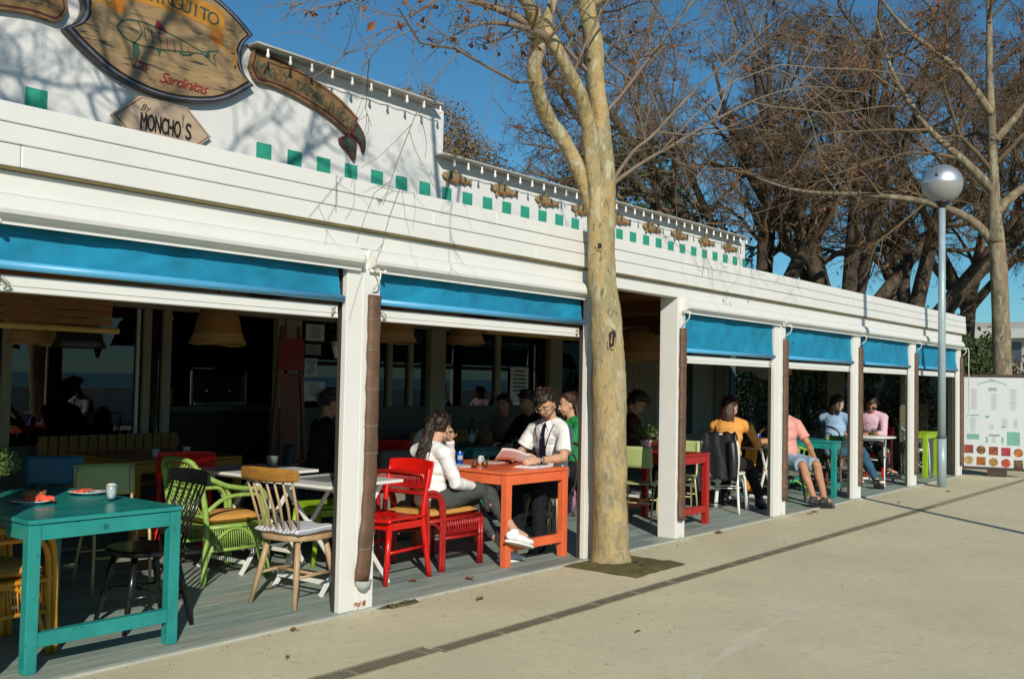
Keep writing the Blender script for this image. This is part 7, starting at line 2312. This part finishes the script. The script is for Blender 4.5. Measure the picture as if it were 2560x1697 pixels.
# ------------------------------------------------------------------ lamp posts, menu board, leaves, far house
def lamp_post(label, loc):
    t = thing('street_lamp', label, 'street lamp', loc, 0)
    add(t, 'pole_base', LAMPG, MB().tube([(0, 0, -0.02), (0, 0, 0.72)], 0.066, 18))
    add(t, 'collar', M('rusty band', (0.09, 0.075, 0.07), 0.7, var=0.3), MB().lathe([(0.066, -0.02), (0.074, -0.018), (0.074, 0.018), (0.06, 0.02)], (0, 0, 0.73), 18))
    add(t, 'pole', LAMPG, MB().tube([(0, 0, 0.74), (0, 0, 2.4), (0, 0, 4.16)], [0.058, 0.053, 0.048], 18))
    add(t, 'neck', BLACKPL, MB().lathe([(0.045, 0), (0.05, 0.02), (0.085, 0.075), (0.12, 0.095), (0, 0.10)], (0, 0, 4.16), 18))
    zc, q = 4.53, 0.295
    low_, up_ = [], []
    for i in range(15):
        a = -math.pi / 2 + (math.pi / 2 + 0.05) * i / 14
        low_.append((q * math.cos(a), q * math.sin(a)))
    for i in range(13):
        a = 0.07 + (math.pi / 2 - 0.07) * i / 12
        up_.append((q * 1.012 * math.cos(a), q * 1.012 * math.sin(a) * 0.97))
    add(t, 'globe', GLOBEF, MB().lathe(low_, (0, 0, zc), 36))
    add(t, 'dome', GLOBEM, MB().lathe([(q * 1.005, 0.0)] + up_, (0, 0, zc), 36))
    return t
lamp_post('tall grey street lamp with a half mirrored globe head before the last bay', (15.64, -0.33, 0))
t = thing('unseen_pole', 'slim tall grey pole standing unseen on the promenade', 'pole', (10.75, -3.02, 0))  # unseen pole inferred from its shadow, height set for where that falls
add(t, 'pole', LAMPG, MB().tube([(0, 0, -0.02), (0, 0, 4), (0, 0, 9.0)], [0.055, 0.05, 0.035], 14))
add(t, 'base_plate', LAMPG, MB().lathe([(0, 0.03), (0.12, 0.03), (0.14, 0.0)], (0, 0, 0), 16))

t = thing('menu_board', 'large white menu board with food photos leaning at the far end of the terrace', 'menu board', (18.30, -0.43, 0), R(-76.7))
bw_, z0, z1 = 0.92, 0.14, 1.655
add(t, 'board', M('shade toned menu print', (0.60, 0.64, 0.65), 0.6, var=0.02), MB().bb(-bw_ / 2, -0.01, z0, bw_ / 2, 0.03, z1), 0.003)  # white board greyed to paint in the shade it stands in
add(t, 'frame', M('dark frame wood', (0.06, 0.04, 0.03), 0.7), MB().bb(-bw_ / 2 - 0.02, 0.031, z0 - 0.03, bw_ / 2 + 0.03, 0.06, z1 + 0.05), 0.004)
add(t, 'foot', MATS['dark frame wood'], MB().bb(-0.10, -0.05, 0.0, 0.2, 0.2, 0.10))
add(t, 'ledge', MATS['dark frame wood'], MB().bb(-bw_ / 2 - 0.02, -0.06, 0.10, bw_ / 2 + 0.05, 0.03, 0.135))
def mk(u, v):
    return (-bw_ / 2 + bw_ * u, z1 - (z1 - z0) * v)
def patch2(k, u0, v0, u1, v1, y=-0.0125):
    a, b = mk(u0, v0), mk(u1, v1)
    k.add([(a[0], y, b[1]), (b[0], y, b[1]), (b[0], y, a[1]), (a[0], y, a[1])], [(0, 1, 2, 3)])
r = random.Random(12)
k = MB()
for (u, v0, v1, w) in ((0.17, 0.13, 0.36, 0.13), (0.5, 0.18, 0.36, 0.12), (0.82, 0.13, 0.36, 0.14), (0.15, 0.45, 0.62, 0.12), (0.46, 0.53, 0.58, 0.11), (0.68, 0.46, 0.56, 0.12), (0.86, 0.46, 0.56, 0.10), (0.5, 0.66, 0.73, 0.10)):
    v = v0
    while v < v1:
        ww = w * r.uniform(0.5, 1.0)
        patch2(k, u - ww / 2, v, u + ww / 2, v + 0.006)
        v += 0.0145
tag(add(t, 'text_lines', M('faint menu text', (0.38, 0.42, 0.43), 0.7), k), kind='stuff')
k = MB()
for i in range(15):
    a = (i - 7) / 7
    patch2(k, 0.47 + 0.23 * a - 0.009, 0.035 + 0.035 * a * a, 0.47 + 0.23 * a + 0.009, 0.05 + 0.035 * a * a)
patch2(k, 0.42, 0.022, 0.52, 0.03)
patch2(k, 0.42, 0.635, 0.60, 0.652)
add(t, 'heading_letters', M('grey menu heading', (0.2, 0.25, 0.25), 0.7), k)
for q in ((0.05, 0.635, 0.26, 0.695), (0.72, 0.60, 0.93, 0.75), (0.06, 0.42, 0.26, 0.432), (0.36, 0.425, 0.43, 0.45), (0.37, 0.66, 0.40, 0.73), (0.63, 0.66, 0.66, 0.73)):
    k = MB()
    patch2(k, *q)
    add(t, 'green_panel', M('menu green print', (0.17, 0.38, 0.33), 0.7, var=0.1), k)
k = MB()
patch2(k, 0.41, 0.118, 0.55, 0.128)
add(t, 'flag_mark', M('menu dark green', (0.05, 0.15, 0.12), 0.7), k)
k = MB()
patch2(k, 0.41, 0.138, 0.55, 0.148)
patch2(k, 0.63, 0.545, 0.69, 0.556)
add(t, 'red_mark', M('menu red print', (0.45, 0.12, 0.14), 0.7), k)
food = [(0.25, 0.04, 0.025), (0.14, 0.06, 0.02), (0.24, 0.06, 0.015), (0.32, 0.03, 0.05), (0.40, 0.12, 0.03), (0.42, 0.30, 0.12), (0.30, 0.10, 0.015), (0.30, 0.17, 0.05), (0.42, 0.05, 0.03), (0.10, 0.06, 0.03)]
for i in range(10):
    u, v = 0.085 + (i % 5) * 0.205, 0.785 + (i // 5) * 0.125 + 0.006 * (i % 5)
    c = mk(u, v)
    m_ = M('food photo ' + 'abcdefghij'[i], food[i], 0.6, var=0.5, scale=16, chips=0.5, chipcol=(0.5, 0.3, 0.12), chscale=22, dirt=0.5, dirtcol=(0.05, 0.025, 0.015))
    k = MB()
    if i in (1, 4, 5, 7, 8):
        k.add([(c[0] + 0.072 * math.cos(j * math.pi / 10), -0.0125, c[1] - 0.03 + 0.072 * math.sin(j * math.pi / 10)) for j in range(20)], [list(range(20))])
    else:
        k.add([(c[0] - 0.07, -0.0125, c[1] - 0.10), (c[0] + 0.07, -0.0125, c[1] - 0.10), (c[0] + 0.07, -0.0125, c[1] + 0.04), (c[0] - 0.07, -0.0125, c[1] + 0.04)], [(0, 1, 2, 3)])
    add(t, 'food_photo', m_, k)

def fallen(label, x, y, s, rz, z=-0.010):
    k = MB()
    n = 11
    vs = [(0, 0, 0.008)]
    for i in range(n):
        a = 2 * math.pi * i / n
        q = s * (0.55 + 0.45 * (i % 2)) * (1 if 2 < i < 9 else 0.8)
        vs.append((q * math.cos(a), q * math.sin(a) * 0.75, 0.004 + 0.02 * abs(math.sin(a * 1.5 + s * 50))))
    k.add(vs, [(0, 1 + i, 1 + (i + 1) % n) for i in range(n)])
    o = k.build('fallen_leaf', LEAFD, None)
    o.location, o.rotation_euler = (x, y, z), (0, 0, rz)
    MB().tube([(-s * 0.5, 0, 0.006), (-s * 1.3, 0.01, 0.004)], 0.002, 4).build('stalk', LEAFD, o)
    return tag(o, label, 'leaf', 'fallen plane leaves')
fallen('brown leaf on the pavement in front of the red rattan chair', 5.09, -0.34, 0.045, 0.4)
fallen('brown leaf on the planks beside the front leg of the red rattan chair', 5.50, 0.12, 0.05, 1.5, 0.002)
fallen('small pale leaf on the planks behind the bright red chair', 5.15, 0.35, 0.04, 2.2, 0.002)
fallen('brown leaf on the pavement edge below the pale beech chair', 3.72, -0.10, 0.03, 2.9)
fallen('dark leaf on the pavement at the foot of the dark red table', 8.98, -0.10, 0.075, 0.2)
fallen('curled leaf beside the trainer on the pavement', 11.25, -0.14, 0.06, 1.1)
fallen('small leaf next to the curled leaf by the trainer', 11.02, -0.17, 0.035, 2.1)
fallen('dark leaf in the middle of the pavement near the lamp post', 14.93, -0.61, 0.05, 0.8)
fallen('brown leaf on the planks under the lime green table', 16.9, 0.18, 0.06, 0.5, 0.002)
fallen('leaf on the pavement between the drain and the far teal table', 13.0, -0.55, 0.03, 0.5)
fallen('small leaf alone on the bare foreground pavement', 3.35, -0.52, 0.02, 1.0)
k = MB().tube([(0, 0, 0.004), (0.035, 0.012, 0.007), (0.06, 0.004, 0.004)], [0.004, 0.005, 0.003], 6)
tag(k.build('twig', M('dead twig', (0.10, 0.06, 0.03), 0.8), None), 'short dead twig alone on the bare pavement right of the drain', 'twig').location = (5.05, -1.57, -0.010)

# pale apartment block far behind the trees
t = thing('apartment_building', 'pale apartment block far behind the bare trees at the right', 'building', (92, 20.5, 0))
add(t, 'wall', M('pale far wall', (0.36, 0.35, 0.33), 0.9), MB().bb(0, -7, 0, 10, 7, 7.2))
for i in range(2):
    add(t, 'balcony', M('white balcony', (0.5, 0.5, 0.48), 0.8), MB().bb(-1.2, -7.2, 2.9 + i * 2.9, 0, 7.2, 3.7 + i * 2.9))
    for j in range(5):
        add(t, 'window', M('far window', (0.06, 0.08, 0.10), 0.3), MB().bb(-0.03, -6 + j * 2.6, 0.8 + i * 2.9, 0.0, -4.6 + j * 2.6, 2.6 + i * 2.9))
